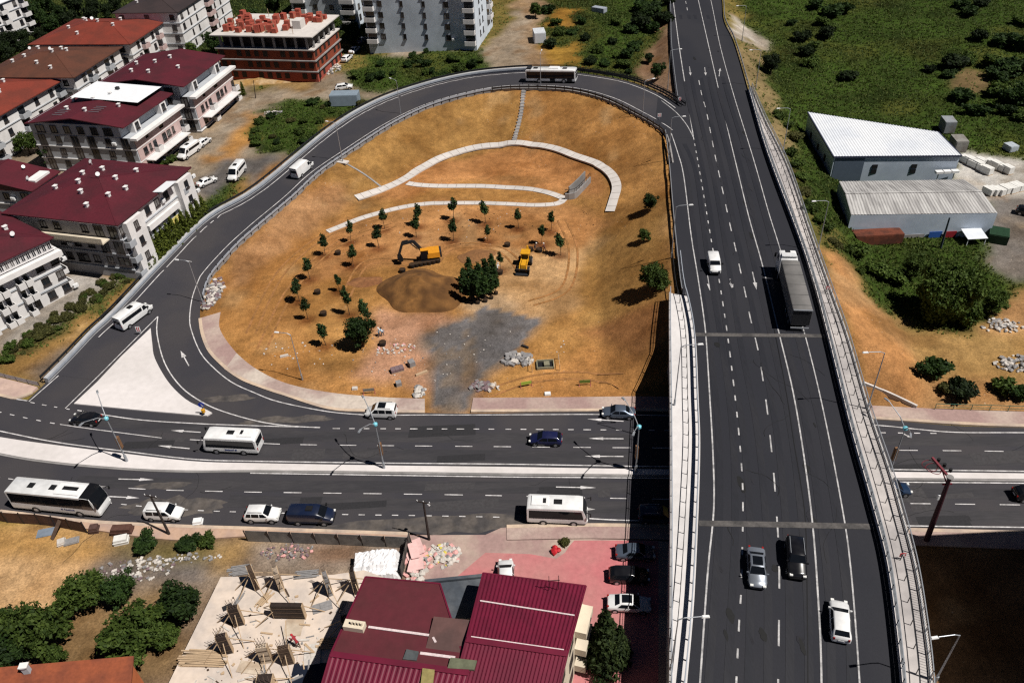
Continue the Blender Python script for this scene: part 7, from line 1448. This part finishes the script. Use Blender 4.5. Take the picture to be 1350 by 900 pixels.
o = thing('keep_side_sign', 'round blue arrow sign above a yellow marker on the island corner', 'road sign', at(270, 546, .19)); mb = MB(); mb.tube([(0, 0, 0), (0, 0, 2.0)], .045, 8); mb.build('post', STEEL, o); mb = MB(); mb.cyl((0, -.05, 1.8), .42, .05, 24, 'Y'); mb.build('plate', BLUE, o)
mb = MB(); mb.add([(-.05, -.09, 1.95), (.05, -.09, 2.0), (.2, -.09, 1.72), (.28, -.09, 1.78), (.25, -.09, 1.5), (.02, -.09, 1.62), (.1, -.09, 1.66)], [(0, 6, 2, 1), (3, 5, 4)]); mb.build('arrow', WHITEP, o)
mb = MB(); mb.cyl((0, -.06, .75), .26, .5, 14); mb.build('marker_drum', mat('marker_yellow', (.65, .32, .02), .5, .1, 3), o)
marker('red and white chevron by the slip road bend', on_ramp(869, 158), (WHITEP, RED), h=1.0)
marker('red and white marker at the tip of the fork barrier', on_deck(896, 136), (WHITEP, RED), h=.9, plate=(.5, .8))
marker('red marker arrow on the walkway near the truck', on_deck(1090, 386), (RED, WHITEP), h=.9, plate=(.6, .5)); marker('red marker arrow on the walkway near the dark estate', on_deck(1187, 738), (RED, WHITEP), h=.9, plate=(.6, .5))

# ------------------------------------------------------------------ fences and low walls
def panel_fence(name, label, pp, h, m, n, zf=None, lean=0.0, pm=DARK, rails=True, th=.05):
    P = by_n(resample([(zf or spot)(*p) for p in pp], 1.0), n + 1); o = thing(name, label, 'fence', P[0]); Lc = [p - P[0] for p in P]
    for a, b_ in zip(Lc, Lc[1:]): mb = MB(); d = (b_ - a); a2, b2 = a + d * .03, b_ - d * .03; mb.bar(a2 + Vector((0, lean * .5, h / 2)), b2 + Vector((0, lean * .5, h / 2)), th, h * .94); mb.build('panel', m, o)
    for a in Lc: mb = MB(); mb.bar(a - Vector((0, 0, .2)), a + Vector((0, lean, h + .12)), .1); mb.build('post', pm, o)
    return o
panel_fence('board_fence', 'rusty brown board fence along the sandy lot beside the coach', [(-60, 668), (0, 687), (60, 692), (115, 702)], 1.9, mat('fence_rust', (.085, .045, .035), .85, .3, 3, col2=(.12, .06, .04), scale2=.7), 9)
panel_fence('mesh_fence', 'grey mesh panel fence between pavement and the building site', [(327, 712), (430, 716), (540, 721)], 2.0, mat('fence_mesh_grey', (.17, .16, .155), .6, .2, 2, col2=(.24, .225, .21), scale2=.7), 7, lean=-.25)
panel_fence('board_fence', 'dark board wall at the end of the white tarpaulin stack', [(541, 714), (530, 762)], 1.8, mat('fence_dark', (.10, .09, .08), .8, .25, 2), 4)
GRN = mat('rail_green', (.06, .17, .12), .5, .1, 2)
o = rail_thing('green_railing', 'thin green railing behind the eastern pavement', 'railing', resample([at(*p, .1) for p in ((1232, 539.5), (1290, 541), (1350, 543), (1450, 545))], 1.5), [(1.0, .06, .06), (.5, .04, .04)], (2.0, 1.05, .07, GRN), GRN)
o = rail_thing('steel_fence', 'low grey steel fence at the corner of the lower road and slip road', 'fence', resample([at(*p, .1) for p in ((-60, 480), (0, 497), (53, 510))], 1.5), [(.9, .05, .05), (.25, .05, .05), (.58, .03, .5)], (1.8, 1.0, .08, DARK), STEEL)
o = thing('low_wall', 'low pale concrete wall stepping down the ochre bank to the pavement', 'wall', spot(1137, 507)); P = [p - o.location for p in [spot(1137, 507, .1), spot(1172, 522, .1), spot(1208, 538, .1)]]; mb = MB(); wall(mb, resample(P, 1), .3, -.8, .4); mb.build('body', CONC, o)
o = thing('retaining_wall', 'angled concrete retaining wall with a railing at the footpath bend', 'wall', spot(755, 263)); P = [spot(*q) - o.location for q in ((745, 263), (757, 262), (770, 250), (778, 241))]; mb = MB(); wall(mb, resample(P, 1), .35, -.8, 1.3); mb.build('body', CONC_G, o); Q = [p + Vector((-.9, 1.5, .5)) for p in P[1:]]; mb = MB(); wall(mb, resample(Q, 1), .25, -.8, 1.3); mb.build('inner_wall', CONC_G, o)
mb = MB(); R_ = resample([p + Vector((0, 0, 1.3)) for p in P], 1.0)
for p in R_: mb.bar(p, p + Vector((0, 0, .8)), .06)
wall(mb, R_, .06, .76, .84); mb.build('rail', DARK, o)

# ------------------------------------------------------------------ soil heap, rubble, site debris
def heap(name, label, px, rx, ry, h, m, seed, n=46, lump=.25, cat='soil heap'):
    p = spot(*px); mb = MB(); K = 14; vs = [(0, 0, h)]; fs = []
    for k in range(1, K + 1):
        for i in range(n):
            a = 2 * PI * i / n; t = k / K; w_ = 1 + .12 * math.sin(2 * a + seed) + .07 * math.sin(5 * a + seed * 2); x, y = rx * t * w_ * math.cos(a), ry * t * w_ * math.sin(a)
            z = h * (1 - t) ** .9 * (1 + .05 * math.sin(3 * a)) + lump * float(fbm(np.array([x + seed * 9]), np.array([y]), 1.7, seed)[0]) * (1 - t * t); vs.append((x, y, z - (.25 if k == K else 0)))
    fs += [(0, 1 + i, 1 + (i + 1) % n) for i in range(n)]
    for k in range(K - 1): fs += [(1 + k * n + i, 1 + (k + 1) * n + i, 1 + (k + 1) * n + (i + 1) % n, 1 + k * n + (i + 1) % n) for i in range(n)]
    mb.add(vs, fs); return tag(put(name, mb.mesh(name, m, 60), None, p), label, cat)
heap('soil_heap', 'broad dark heap of moist soil beside the potted trees', (557, 384), 7.3, 6.6, 2.9, mat('heap_soil', (.230, .105, .028), .95, .35, 1.6, col2=(.115, .050, .013), scale2=.4, bump=.9), 3, n=72, lump=.75)
heap('soil_heap', 'small ridge of loose red brown soil among the saplings', (482, 372), 3.6, 1.5, .45, mat('heap_red', (.30, .13, .05), .95, .3, 3, col2=(.22, .09, .035), scale2=.5, bump=.4), 5)
heap('soil_heap', 'low mound of fresh soil behind the potted trees', (628, 338), 3.6, 2.2, .5, mat('heap_red2', (.26, .12, .045), .95, .3, 3, bump=.4), 6)
heap('soil_heap', 'bare yellow spoil bank along the foot of the brick shell', (345, 108), 11, 2.6, 1.0, mat('heap_yellow', (.37, .21, .07), .95, .3, 1.5, col2=(.42, .29, .16), scale2=.4, bump=.4), 8)
def rubble(label, px, rx, ry, n, s, mats, seed, name='rubble'):
    rr_ = random.Random(seed); mb = MB(); p0 = spot(*px)
    for i in range(n):
        a, q = rr_.uniform(0, 6.28), rr_.random() ** .6; x, y = rx * q * math.cos(a), ry * q * math.sin(a); sz = s * rr_.uniform(.4, 1.3); z = zt(p0.x + x, p0.y + y) - p0.z; random.seed(i * 31 + seed)
        if rr_.random() < .5: mb.lumps((x, y, z + sz * .3 + (1 - q) * s * .6), sz, mi=rr_.randrange(len(mats)))
        else: mb.box((x, y, z + sz * .35 + (1 - q) * s * .5), (sz * 1.9, sz * 1.1, sz * .7), mi=rr_.randrange(len(mats)), rot=Matrix.Rotation(rr_.uniform(0, 3), 3, 'Z') @ Matrix.Rotation(rr_.uniform(-.4, .4), 3, 'X'))
    o = tag(put(name, mb.mesh(name, mats), None, p0), label, 'rubble'); o['kind'] = 'stuff'; return o
M1, M2, M3, M4, M5 = mat('stone_pale', (.50, .46, .42), .9, .2, 3), mat('stone_grey', (.26, .25, .25), .9, .2, 3), mat('stone_violet', (.22, .15, .16), .9, .2, 3), mat('debris_yellow', (.55, .45, .08), .8, .2, 3), mat('debris_pink', (.62, .32, .30), .8, .2, 3)
rubble('pale broken stones along the inner edge of the slip road', (281, 388), 1.5, 4.5, 120, .38, [M1, M2, M1, M3], 1)
rubble('violet paving blocks and rings dumped by the pavement', (634, 510), 1.7, 1.1, 60, .34, [M3, M3, M2], 2); rubble('pale broken blocks beside the violet paving', (650, 511), 1.4, .8, 26, .3, [M1, PLYWOOD], 3)
rubble('grey concrete lumps near the drain frame', (682, 475), 2.2, 1.6, 60, .45, [M1, M2, M2], 4); rubble('concrete rings and lumps at the gravel crossing', (552, 517), .9, 1.4, 26, .36, [M1, M1, M2], 5)
rubble('scattered pale sheets and rubble beside the big tree', (520, 460), 3.2, 1.4, 50, .2, [M1, M5, M1], 6); rubble('colourful broken panels piled at the forecourt corner', (583, 733), 2.0, 1.7, 120, .35, [M1, M4, M2, M5, M1], 7)
rubble('stone heap at the picture edge on the ochre bank', (1340, 480), 3.0, 1.8, 90, .35, [M1, M2, M2], 8); rubble('pale stones below the huge tree', (1322, 430), 3.2, 1.8, 80, .3, [M1, M2], 9)
rubble('demolition rubble on the grey plot beside the garden trees', (180, 752), 4.5, 1.6, 110, .22, [M1, M2, M3, M1], 10); rubble('stones and boards lining the weedy corner', (235, 737), 5, .7, 70, .2, [M2, M1], 11)
rubble('bricks and buckets spread behind the mesh fence', (380, 728), 3.2, 1.2, 80, .2, [M3, M3, M5, M2], 12); rubble('rubble strip at the foot of the brick shell', (436, 92), 3, 3.5, 90, .35, [M1, M1, M2], 13); rubble('pebbles along the edge of the overgrown plot', (360, 150), 2.5, 1.2, 40, .3, [M1, M2], 14)
rubble('loose white stones on the soil near the curved pavement', (370, 460), 4, 4, 16, .16, [M1], 15); rubble('loose pale clods over the loop floor', (560, 470), 22, 6, 90, .11, [M1, M2, M1], 16); rubble('loose pale clods over the upper slope', (640, 300), 26, 8, 90, .10, [M1, SOIL_D], 17)
rubble('crumbs of pink insulation beside the dark wall', (548, 745), 1.4, 2.6, 50, .4, [M5, M5, M1], 18)
def pallet(label, px, d, m, rz, name='pallet_stack', cat='pallet', group=None, layers=3, tilt=0):
    p = spot(*px); o = thing(name, label, cat, p, rz, group); mb = MB(); mb.box((0, 0, .07), (d[0], d[1], .14)); mb.build('pallet', WOOD, o); k = MB()
    for i in range(layers):
        for j in range(max(1, int(d[0] / .55))): n_ = max(1, int(d[0] / .55)); k.box((-d[0] / 2 + d[0] * (j + .5) / n_, 0, .15 + (d[2] - .15) * (i + .5) / layers), (d[0] / n_ * .95, d[1] * .97, (d[2] - .15) / layers * .97))
    k.build('block_tile', m, o); return o
BLK = mat('white_block', (.66, .65, .62), .8, .12, 2)
for i, q in enumerate([(1271, 214), (1277, 216.5), (1282, 220), (1288, 222), (1294, 226), (1300, 229), (1304, 219), (1311, 222), (1318, 224.5), (1327, 228), (1292, 217)]):
    pallet('pallet of white building blocks in the cluster beside the warehouse corner', q, (1.2, 2.0, 1.3 + .2 * (i % 2)), BLK, .3 + .05 * (i % 3), group='block pallets beside the white warehouse')
for i, q in enumerate([(1302, 256), (1309, 256), (1316, 256), (1323, 254), (1330, 253), (1336, 251), (1341, 250)]):
    pallet('pallet of white building blocks in the straight row on the yard', q, (1.1, 2.2, 1.3), BLK, .35, group='block pallets in the yard row')
o = thing('air_unit', 'white machine on the narrow gap between the two warehouses', 'machine', spot(1232, 246)); mb = MB()
for k in range(3): mb.box((k * 1.5, 0, 3.0), (1.3, .9, .45))
mb.bar((0, 0, -.2), (0, 0, 2.8), .15); mb.bar((3, 0, -.2), (3, 0, 2.8), .15); mb.build('casing_frame', WHITEP, o)
pallet('low stack of violet paving slabs on the loop floor', (524, 489), (1.9, 1.0, .6), M3, .35); pallet('grey tilted slab stack beside the violet paving', (543, 482), (.9, 1.0, .9), M2, .5); pallet('grey concrete block on the loop floor near the pavement', (526, 508), (.8, .8, .7), M2, .3, layers=1)
def barrier(label, px, rz, m): 
    o = thing('site_barrier', label, 'barrier', spot(*px), rz)
    for s in (-1, 1): mb = MB(); mb.bar((s * .8, -.3, 0), (s * .8, .3, 0), .08); mb.bar((s * .8, 0, 0), (s * .8, 0, 1.0), .07); mb.build('leg', mat('barrier_pink', (.5, .16, .14), .6, .2, 3), o)
    mb = MB(); mb.box((0, 0, .72), (1.55, .06, .5)); mb.build('board', m, o)
LIME = mat('board_lime', (.30, .42, .06), .6, .2, 3)
barrier('lime green site barrier tilted on the loop floor', (694, 510), .2, LIME); barrier('dark framed lime site barrier nearer the bridge shadow', (771, 508), 0, mat('board_green', (.14, .22, .04), .6, .2, 3)); barrier('folded site barrier lying by the curved pavement', (487, 519), .05, mat('board_greyed', (.22, .20, .17), .7, .3, 3))
o = thing('drain_frame', 'open concrete drain pit inside a wooden frame', 'drain pit', spot(719, 482)); 
mb = MB(); mb.box((0, -.8, .15), (2.4, .14, .5)); mb.box((0, .9, .15), (2.4, .14, .5)); mb.box((-1.2, 0, .15), (.14, 1.8, .5)); mb.box((1.2, 0, .15), (.14, 1.8, .5)); mb.box((.2, 0, .22), (.8, .9, .6)); mb.build('frame', mat('drain_concrete', (.26, .24, .16), .9, .25, 3), o); mb = MB(); mb.box((0, 0, .06), (2.2, 1.7, .1)); mb.build('pit', BLACK, o)
for s in (-1, 1):
    for y in (-2.2, 2.0): mb = MB(); mb.tube([(s * 2.0, y * .6, -.1), (s * 2.0, y * .6, 1.2)], .05, 6); mb.build('post', WOOD, o)
mb = MB(); mb.bar((-2, -1.3, 1.0), (-2, 1.2, 1.0), .06); mb.bar((2, -1.3, 1.0), (2, 1.2, 1.0), .06); mb.build('rail', WOOD, o)
for q, l, rz, m, lb in [((556, 493), 2.0, .5, WOOD, 'loose timber board lying on the pink soil'), ((375, 470), 1.3, .3, M1, 'pale board dropped on the soil above the curved pavement'), ((692, 458), 1.2, -.6, DARK, 'short dark beam lying on the grey gravel'), ((722, 520), .9, 0, WHITEP, 'small white box at the pavement edge'), ((468, 513), .8, 0, M1, 'pale slab on the soil by the curved pavement')]:
    o = thing('board' if l > 1 else 'crate', lb, 'debris', spot(*q), rz); mb = MB(); mb.box((0, 0, .15), (l, .35 if l > 1 else .6, .3), top=.9); mb.build('body_board', m, o)
# white wrapped stack and pink boards behind the fence
p = spot(497, 752); mb = MB(); nx_, ny_ = 26, 18
vs = []; rr_ = random.Random(2)
for j in range(ny_):
    for i in range(nx_):
        u, v = i / (nx_ - 1) * 2 - 1, j / (ny_ - 1) * 2 - 1; e = max(abs(u), abs(v)); z = 1.5 if e < .9 else (0.0 if e >= .99 else .8)
        if z > 1: z += .22 * math.floor(3 * (.5 + .5 * math.sin(u * 3 + 1))) * .5 + .12 * rr_.uniform(-1, 1) - .35 * (v < -.4)
        vs.append((u * 2.7 + .05 * rr_.uniform(-1, 1), v * 1.75 + .05 * rr_.uniform(-1, 1), z))
mb.add(vs, [(j * nx_ + i, j * nx_ + i + 1, (j + 1) * nx_ + i + 1, (j + 1) * nx_ + i) for j in range(ny_ - 1) for i in range(nx_ - 1)])
o = thing('wrapped_stack', 'large stack wrapped in crumpled white sheeting by the crimson roof', 'stack', p, .03); mb.build('sheet', mat('white_sheet', (.72, .71, .72), .6, .08, 2), o)
for k in range(5): q = MB(); q.box((-2.2 + k * 1.05, -1.95, .35), (.9, .45, .5)); q.build('block', BLK, o)
o = thing('sheet_stack', 'pale pink insulation sheets leaning on the dark board wall', 'stack', spot(549, 735), .1); rr_ = random.Random(4)
for k in range(6): q = MB(); q.box((rr_.uniform(-.5, .5), rr_.uniform(-1.6, 1.6), .25 + .12 * k), (1.0, 2.2, .07), rot=Matrix.Rotation(rr_.uniform(-.4, .4), 3, 'Z') @ Matrix.Rotation(rr_.uniform(-.15, .15), 3, 'Y')); q.build('sheet', mat('pink_sheet', (.66, .42, .40), .8, .12, 2), o)
o = thing('flower_bucket', 'red bags beside dry weeds at the forecourt edge', 'bag', spot(731, 729)); mb = MB(); random.seed(3); mb.lumps((0, 0, .35), .45); mb.lumps((.5, .2, .3), .35); mb.lumps((.1, .55, .3), .35); mb.build('bag_print', RED, o)
for q, d, rz, m, lb in [((60, 702), (1.8, 1.2, .15), .2, mat('sheet_bluegrey', (.20, .24, .30), .6, .15, 2), 'blue grey sheet lying inside the board fence'), ((82, 716), (.9, .9, .5), .4, M1, 'white block below the leaning plank'), ((95, 714), (1.6, .9, .3), .3, M2, 'grey rubble slab on the sandy lot'), ((161, 714), (1.6, 1.0, .8), .2, BLK, 'white chest lying in the weedy corner'), ((126, 700), (1.0, .9, .9), .1, mat('rust_tank', (.11, .06, .05), .8, .3, 3), 'rusty drum at the end of the board fence'), ((163, 702), (2.5, 1.0, 1.0), 0, mat('rust_tank2', (.12, .055, .04), .8, .3, 3), 'long rusty trough beside the pavement'), ((262, 690), (1.1, .8, .7), .1, WHITEP, 'white topped bin in the lane by the kerb')]:
    o = thing('discarded_item', lb, 'debris', spot(*q), rz); mb = MB(); mb.box((0, 0, d[2] / 2), d, top=.9); mb.box((0, 0, d[2] * .5), (d[0] + .08, d[1] + .08, d[2] * .15)); mb.build('body', m, o)
o = thing('leaning_plank', 'thick plank leaning on the inside of the board fence', 'plank'); a, b_ = spot(69, 711), spot(86, 698, 1.7); o.location = a; mb = MB(); mb.bar((0, 0, .1), b_ - a, .5, .12); mb.build('board', mat('plank_dark', (.13, .08, .055), .9, .3, 3), o)

# ------------------------------------------------------------------ concrete slab of the building site
ZS = 3.0
slab = thing('site_slab', 'pale concrete floor slab of a building site beside the crimson roof', 'building site', tuple(at(360, 830, ZS))[:2] + (0,)); og = Vector(slab.location)
sp = [at(*q, ZS) - og for q in ((205, 935), (400, 990), (470, 900), (505, 760), (480, 751), (440, 757), (291, 760))]; P = [(p.x, p.y) for p in sp]
mb = MB(); mb.prism(P, ZS - .3, ZS); mb.build('floor_slab', mat('slab_concrete', (.60, .50, .42), .85, .10, 1.3, col2=(.50, .43, .38), scale2=.35), slab)
ce = sum(sp, Vector()) / len(sp); mb = MB(); mb.prism([(ce.x + (p.x - ce.x) * .93, ce.y + (p.y - ce.y) * .93) for p in sp], -.3, ZS - .3); mb.build('lower_wall', CONC_G, slab)
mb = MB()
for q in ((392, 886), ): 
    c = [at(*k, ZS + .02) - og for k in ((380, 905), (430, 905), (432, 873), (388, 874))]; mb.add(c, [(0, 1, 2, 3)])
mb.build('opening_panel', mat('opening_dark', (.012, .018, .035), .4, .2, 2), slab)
mb = MB()
for q in ((382, 822), ): c = [at(*k, ZS + .006) - og for k in ((372, 838), (396, 838), (402, 815), (378, 815))]; mb.add(c, [(0, 1, 2, 3)])
mb.build('plywood_panel', PLYWOOD, slab)
PLY2 = mat('form_brown', (.09, .055, .035), .8, .25, 2)
def formwork(label, px, wd, dp, h, rz, m, bars=True):
    p = at(*px, ZS); o = thing('column_formwork', label, 'formwork', p, rz, 'column forms on the slab'); mb = MB(); mb.box((0, 0, h / 2), (wd, dp, h)); mb.build('body', m, o); f = MB()
    for s in (-1, 1): f.box((s * (wd / 2 + .03), 0, h / 2), (.06, dp + .05, h + .04))
    for k in range(3): f.box((0, -dp / 2 - .03, h * (.2 + .3 * k)), (wd * .98, .05, .06), mi=1)
    f.build('timber_frame', [WOOD, PLY2], o)
    if bars:
        r_ = MB()
        for i in range(4):
            for j in range(2): x, y = -wd / 2 + .1 + (wd - .2) * i / 3, (-.5 + j) * (dp - .15); r_.bar((x, y, h - .1), (x + .04 * (i - 1.5), y, h + 1.1), .035)
        r_.build('rebar_lattice', mat('rebar', (.14, .10, .08), .7, .2, 3), o)
    for a, l in ((PI * .9, 2.0), (PI * 1.12, 2.2), (.2, 2.2), (-1.4, 2.6)): d = Vector((math.cos(a), math.sin(a), 0)); q = MB(); q.bar(d * (wd * .45) + Vector((0, 0, h * .75)), d * (wd * .4 + l) + Vector((0, 0, .03)), .07); q.build('prop', WOOD, o)
for (q, wd, dp, h, rz, m), lb in zip([((338, 772), .45, 1.2, 2.9, .5, PLY2), ((371, 774), .45, 1.1, 2.9, .4, PLYWOOD), ((435, 780), .45, 1.1, 2.9, .4, M2), ((383, 813), 3.2, .45, 2.2, -.08, PLY_D), ((316, 822), .95, .5, 2.9, .2, PLY_D), ((301, 859), .95, .5, 2.9, .2, PLY_D), ((353, 871), .95, .5, 2.7, .1, PLYWOOD), ((381, 873), 1.0, .5, 2.7, .15, PLY2), ((470, 778), .5, 1.0, 2.6, .3, PLY_D), ((457, 826), .6, .6, 1.6, .3, PLY_D), ((352, 903), 1.4, 1.0, 1.2, 0, PLY_D)],
  ['brown column form at the far corner of the slab', 'pale column form with tall rebar, second along the far slab edge', 'grey column form in the far slab edge near the white stack', 'wide dark wall form in the middle of the slab', 'dark column form nearest the garden trees', 'dark column form above the timber pile', 'pale column form beside the timber pile', 'brown column form next to the worker', 'dark column form hidden beside the crimson roof', 'low dark form against the crimson roof edge', 'open box form at the picture edge']):
    formwork(lb, q, wd, dp, h, rz, m, bars=wd < 2)
for q, n_, l, rz, lb in [((268, 868), 9, 5.0, -.05, 'long pile of timber battens at the slab edge by the garden trees'), ((318, 752), 7, 2.8, .12, 'dark timber pile behind the far slab corner'), ((403, 757), 5, 2.5, 0, 'grey bundle of props on the far slab edge'), ((432, 848), 6, 2.2, .05, 'flat stack of battens near the crimson roof'), ((310, 796), 2, 3.0, 1.2, 'loose beams lying by the dark column form'), ((348, 790), 4, 2.0, 1.0, 'crossed boards lying near the wide wall form')]:
    o = thing('timber_pile', lb, 'timber', at(*q, ZS + .01) if q[1] > 755 else spot(*q), rz); rr_ = random.Random(int(q[0])); mb = MB()
    for k in range(n_ * 2): mb.box((rr_.uniform(-.3, .3), -.09 * n_ + (k % n_) * .2, .06 + .11 * (k // n_)), (l * rr_.uniform(.7, 1), .14, .08), rz=rr_.uniform(-.07, .07))
    mb.build('plank', WOOD if 'dark' not in lb and 'grey' not in lb else M2, o)

rr_ = random.Random(8); mb = MB()
for k in range(150):   # offcuts, mortar and tools lying on the slab
    u, v = rr_.uniform(.12, .88), rr_.uniform(.05, .9); e0_, e1_ = at(lerp(292, 478, u), 764, ZS), at(lerp(215, 410, u), 935, ZS); p = e0_.lerp(e1_, v); s_ = rr_.uniform(.05, .22)
    mb.box((p.x, p.y, ZS + .02 + s_ * .3), (s_ * rr_.choice((1, 1.5, 7)), s_, s_ * .5), rz=rr_.uniform(0, 3), mi=rr_.randrange(4))
o = tag(mb.build('rubble', [WOOD, M2, M1, PLY2]), 'offcuts and mortar crumbs strewn over the concrete slab', 'rubble'); o['kind'] = 'stuff'
for (px_, py_), (l, w2), rz_, m_, lb in [((425, 800), (2.0, 1.1), .3, M2, 'grey sheet lying on the slab near the far grey form'), ((330, 880), (2.4, 1.2), -.2, PLYWOOD, 'bare plywood sheet between the lowest forms'), ((412, 862), (1.6, 2.2), .1, M1, 'pale board panel on the slab by the crimson roof'), ((300, 800), (1.0, .6), .5, DARK, 'black tool tray near the dark column form'), ((450, 800), (1.4, .5), 1.2, M2, 'grey mesh bundle near the far slab edge')]:
    o = thing('loose_panel', lb, 'debris', at(px_, py_, ZS), rz_); mb = MB(); mb.box((0, 0, .05), (l, w2, .07)); mb.box((l * .2, w2 * .1, .11), (l * .6, w2 * .5, .05)); mb.build('board', m_, o)

# ------------------------------------------------------------------ people
def clothes(name, top, legs):
    m = bpy.data.materials.new(name); m.use_nodes = True; n = m.node_tree; b = n.nodes['Principled BSDF']; b.inputs['Roughness'].default_value = .85; tc = n.nodes.new('ShaderNodeTexCoord'); sx = n.nodes.new('ShaderNodeSeparateXYZ'); n.links.new(tc.outputs['Object'], sx.inputs[0])
    r = n.nodes.new('ShaderNodeValToRGB'); r.color_ramp.interpolation = 'CONSTANT'; e = r.color_ramp.elements; e[0].position = 0; e[0].color = (.02, .017, .015, 1); e[1].position = .05; e[1].color = (*legs, 1)
    for pos, c in ((.45, top), (.735, (.30, .17, .11))): q = e.new(pos); q.color = (*c, 1)
    d = n.nodes.new('ShaderNodeMath'); d.operation = 'DIVIDE'; d.inputs[1].default_value = 2.0; n.links.new(sx.outputs[2], d.inputs[0]); n.links.new(d.outputs[0], r.inputs[0]); n.links.new(r.outputs[0], b.inputs['Base Color']); return m
def person(label, loc, rz, top, legs, hat=None, bend=.0, stride=.12, reach=.3):
    o = thing('person', label, 'person', loc, rz); V_, E_, R_ = [], [], []
    def j(p, r, par=None):
        V_.append(p); R_.append(r)
        if par is not None: E_.append((par, len(V_) - 1))
        return len(V_) - 1
    fw = bend; pel = j((0, 0, .95), .125); sp_ = j((.25 * fw, 0, 1.18), .125, pel); ch = j((.62 * fw, 0, 1.38 - .10 * fw), .145, sp_); nk = j((.78 * fw, 0, 1.52 - .2 * fw), .055, ch); hd = j((.86 * fw + .02, 0, 1.62 - .24 * fw), .095, nk); j((.9 * fw + .03, 0, 1.74 - .28 * fw), .075, hd)
    for s in (-1, 1):
        hp = j((0, s * .1, .88), .095, pel); kn = j((s * stride + .05, s * .11, .48), .065, hp); an = j((s * stride * 1.3 - .02, s * .11, .09), .045, kn); j((s * stride * 1.3 + .15, s * .12, .045), .038, an)
        sh = j((.62 * fw, s * .2, 1.38 - .10 * fw), .06, ch); el = j((.62 * fw + .1, s * .27, 1.10 - .1 * fw), .045, sh); wr_ = j((.62 * fw + .15 + reach, s * .22, 1.0 - .12 * fw), .032, el); pm = j((.62 * fw + .23 + reach, s * .21, .98 - .13 * fw), .034, wr_)
        for f_ in range(4): j((.62 * fw + .32 + reach - .01 * abs(f_ - 1.4), s * (.18 + .022 * f_), .95 - .13 * fw), .0095, pm)
        j((.62 * fw + .26 + reach, s * .15, .97 - .13 * fw), .011, pm)
    me = bpy.data.meshes.new('body'); me.from_pydata(V_, E_, []); b_ = put('body', me, o); sk = b_.modifiers.new('skin', 'SKIN'); sk.use_smooth_shade = True
    for i, r in enumerate(R_): me.skin_vertices[0].data[i].radius = (r, r)
    me.skin_vertices[0].data[0].use_root = True; ss_ = b_.modifiers.new('smooth', 'SUBSURF'); ss_.levels = ss_.render_levels = 1; me.materials.append(clothes('clothes_' + str(len(bpy.data.materials)), top, legs))
    hx, hz = .9 * fw + .03, 1.72 - .28 * fw; mb = MB()
    mb.tube([(hx, 0, hz - .02), (hx, 0, hz + .05), (hx, 0, hz + .11), (hx, 0, hz + .14)], [.125, .12, .085, .02], 14); mb.box((hx + .12, 0, hz), (.1, .16, .02)); mb.build('helmet' if hat else 'hair', hat or mat('hair_dark', (.015, .01, .008), .8, .2, 5), o)
    return o
HW = mat('helmet_white', (.75, .75, .72), .4, .05, 3)
person('worker in dark clothes and pale helmet beside a sapling, nearer the loader', spot(705, 331), -.4, (.05, .05, .06), (.03, .03, .04), HW, .3)
person('worker in dark red clothes and pale helmet beyond the loader', spot(718, 332), 2.6, (.12, .04, .03), (.03, .03, .04), HW, .15)
person('worker in a white shirt at the edge of the potted trees', spot(656, 359), 1.2, (.6, .6, .58), (.06, .06, .07), HW, .45)
person('worker in a bright blue shirt beside the round dark tree', spot(500, 444), .3, (.05, .32, .55), (.05, .06, .09), None, .5)
person('worker in a white top stooping next to the one in blue', spot(505, 443), 3.0, (.65, .65, .65), (.05, .06, .09), HW, .6)
person('worker in a red shirt bending beside a column form on the slab', at(394, 853, ZS), 2.4, (.30, .02, .03), (.10, .05, .04), RED, .7)
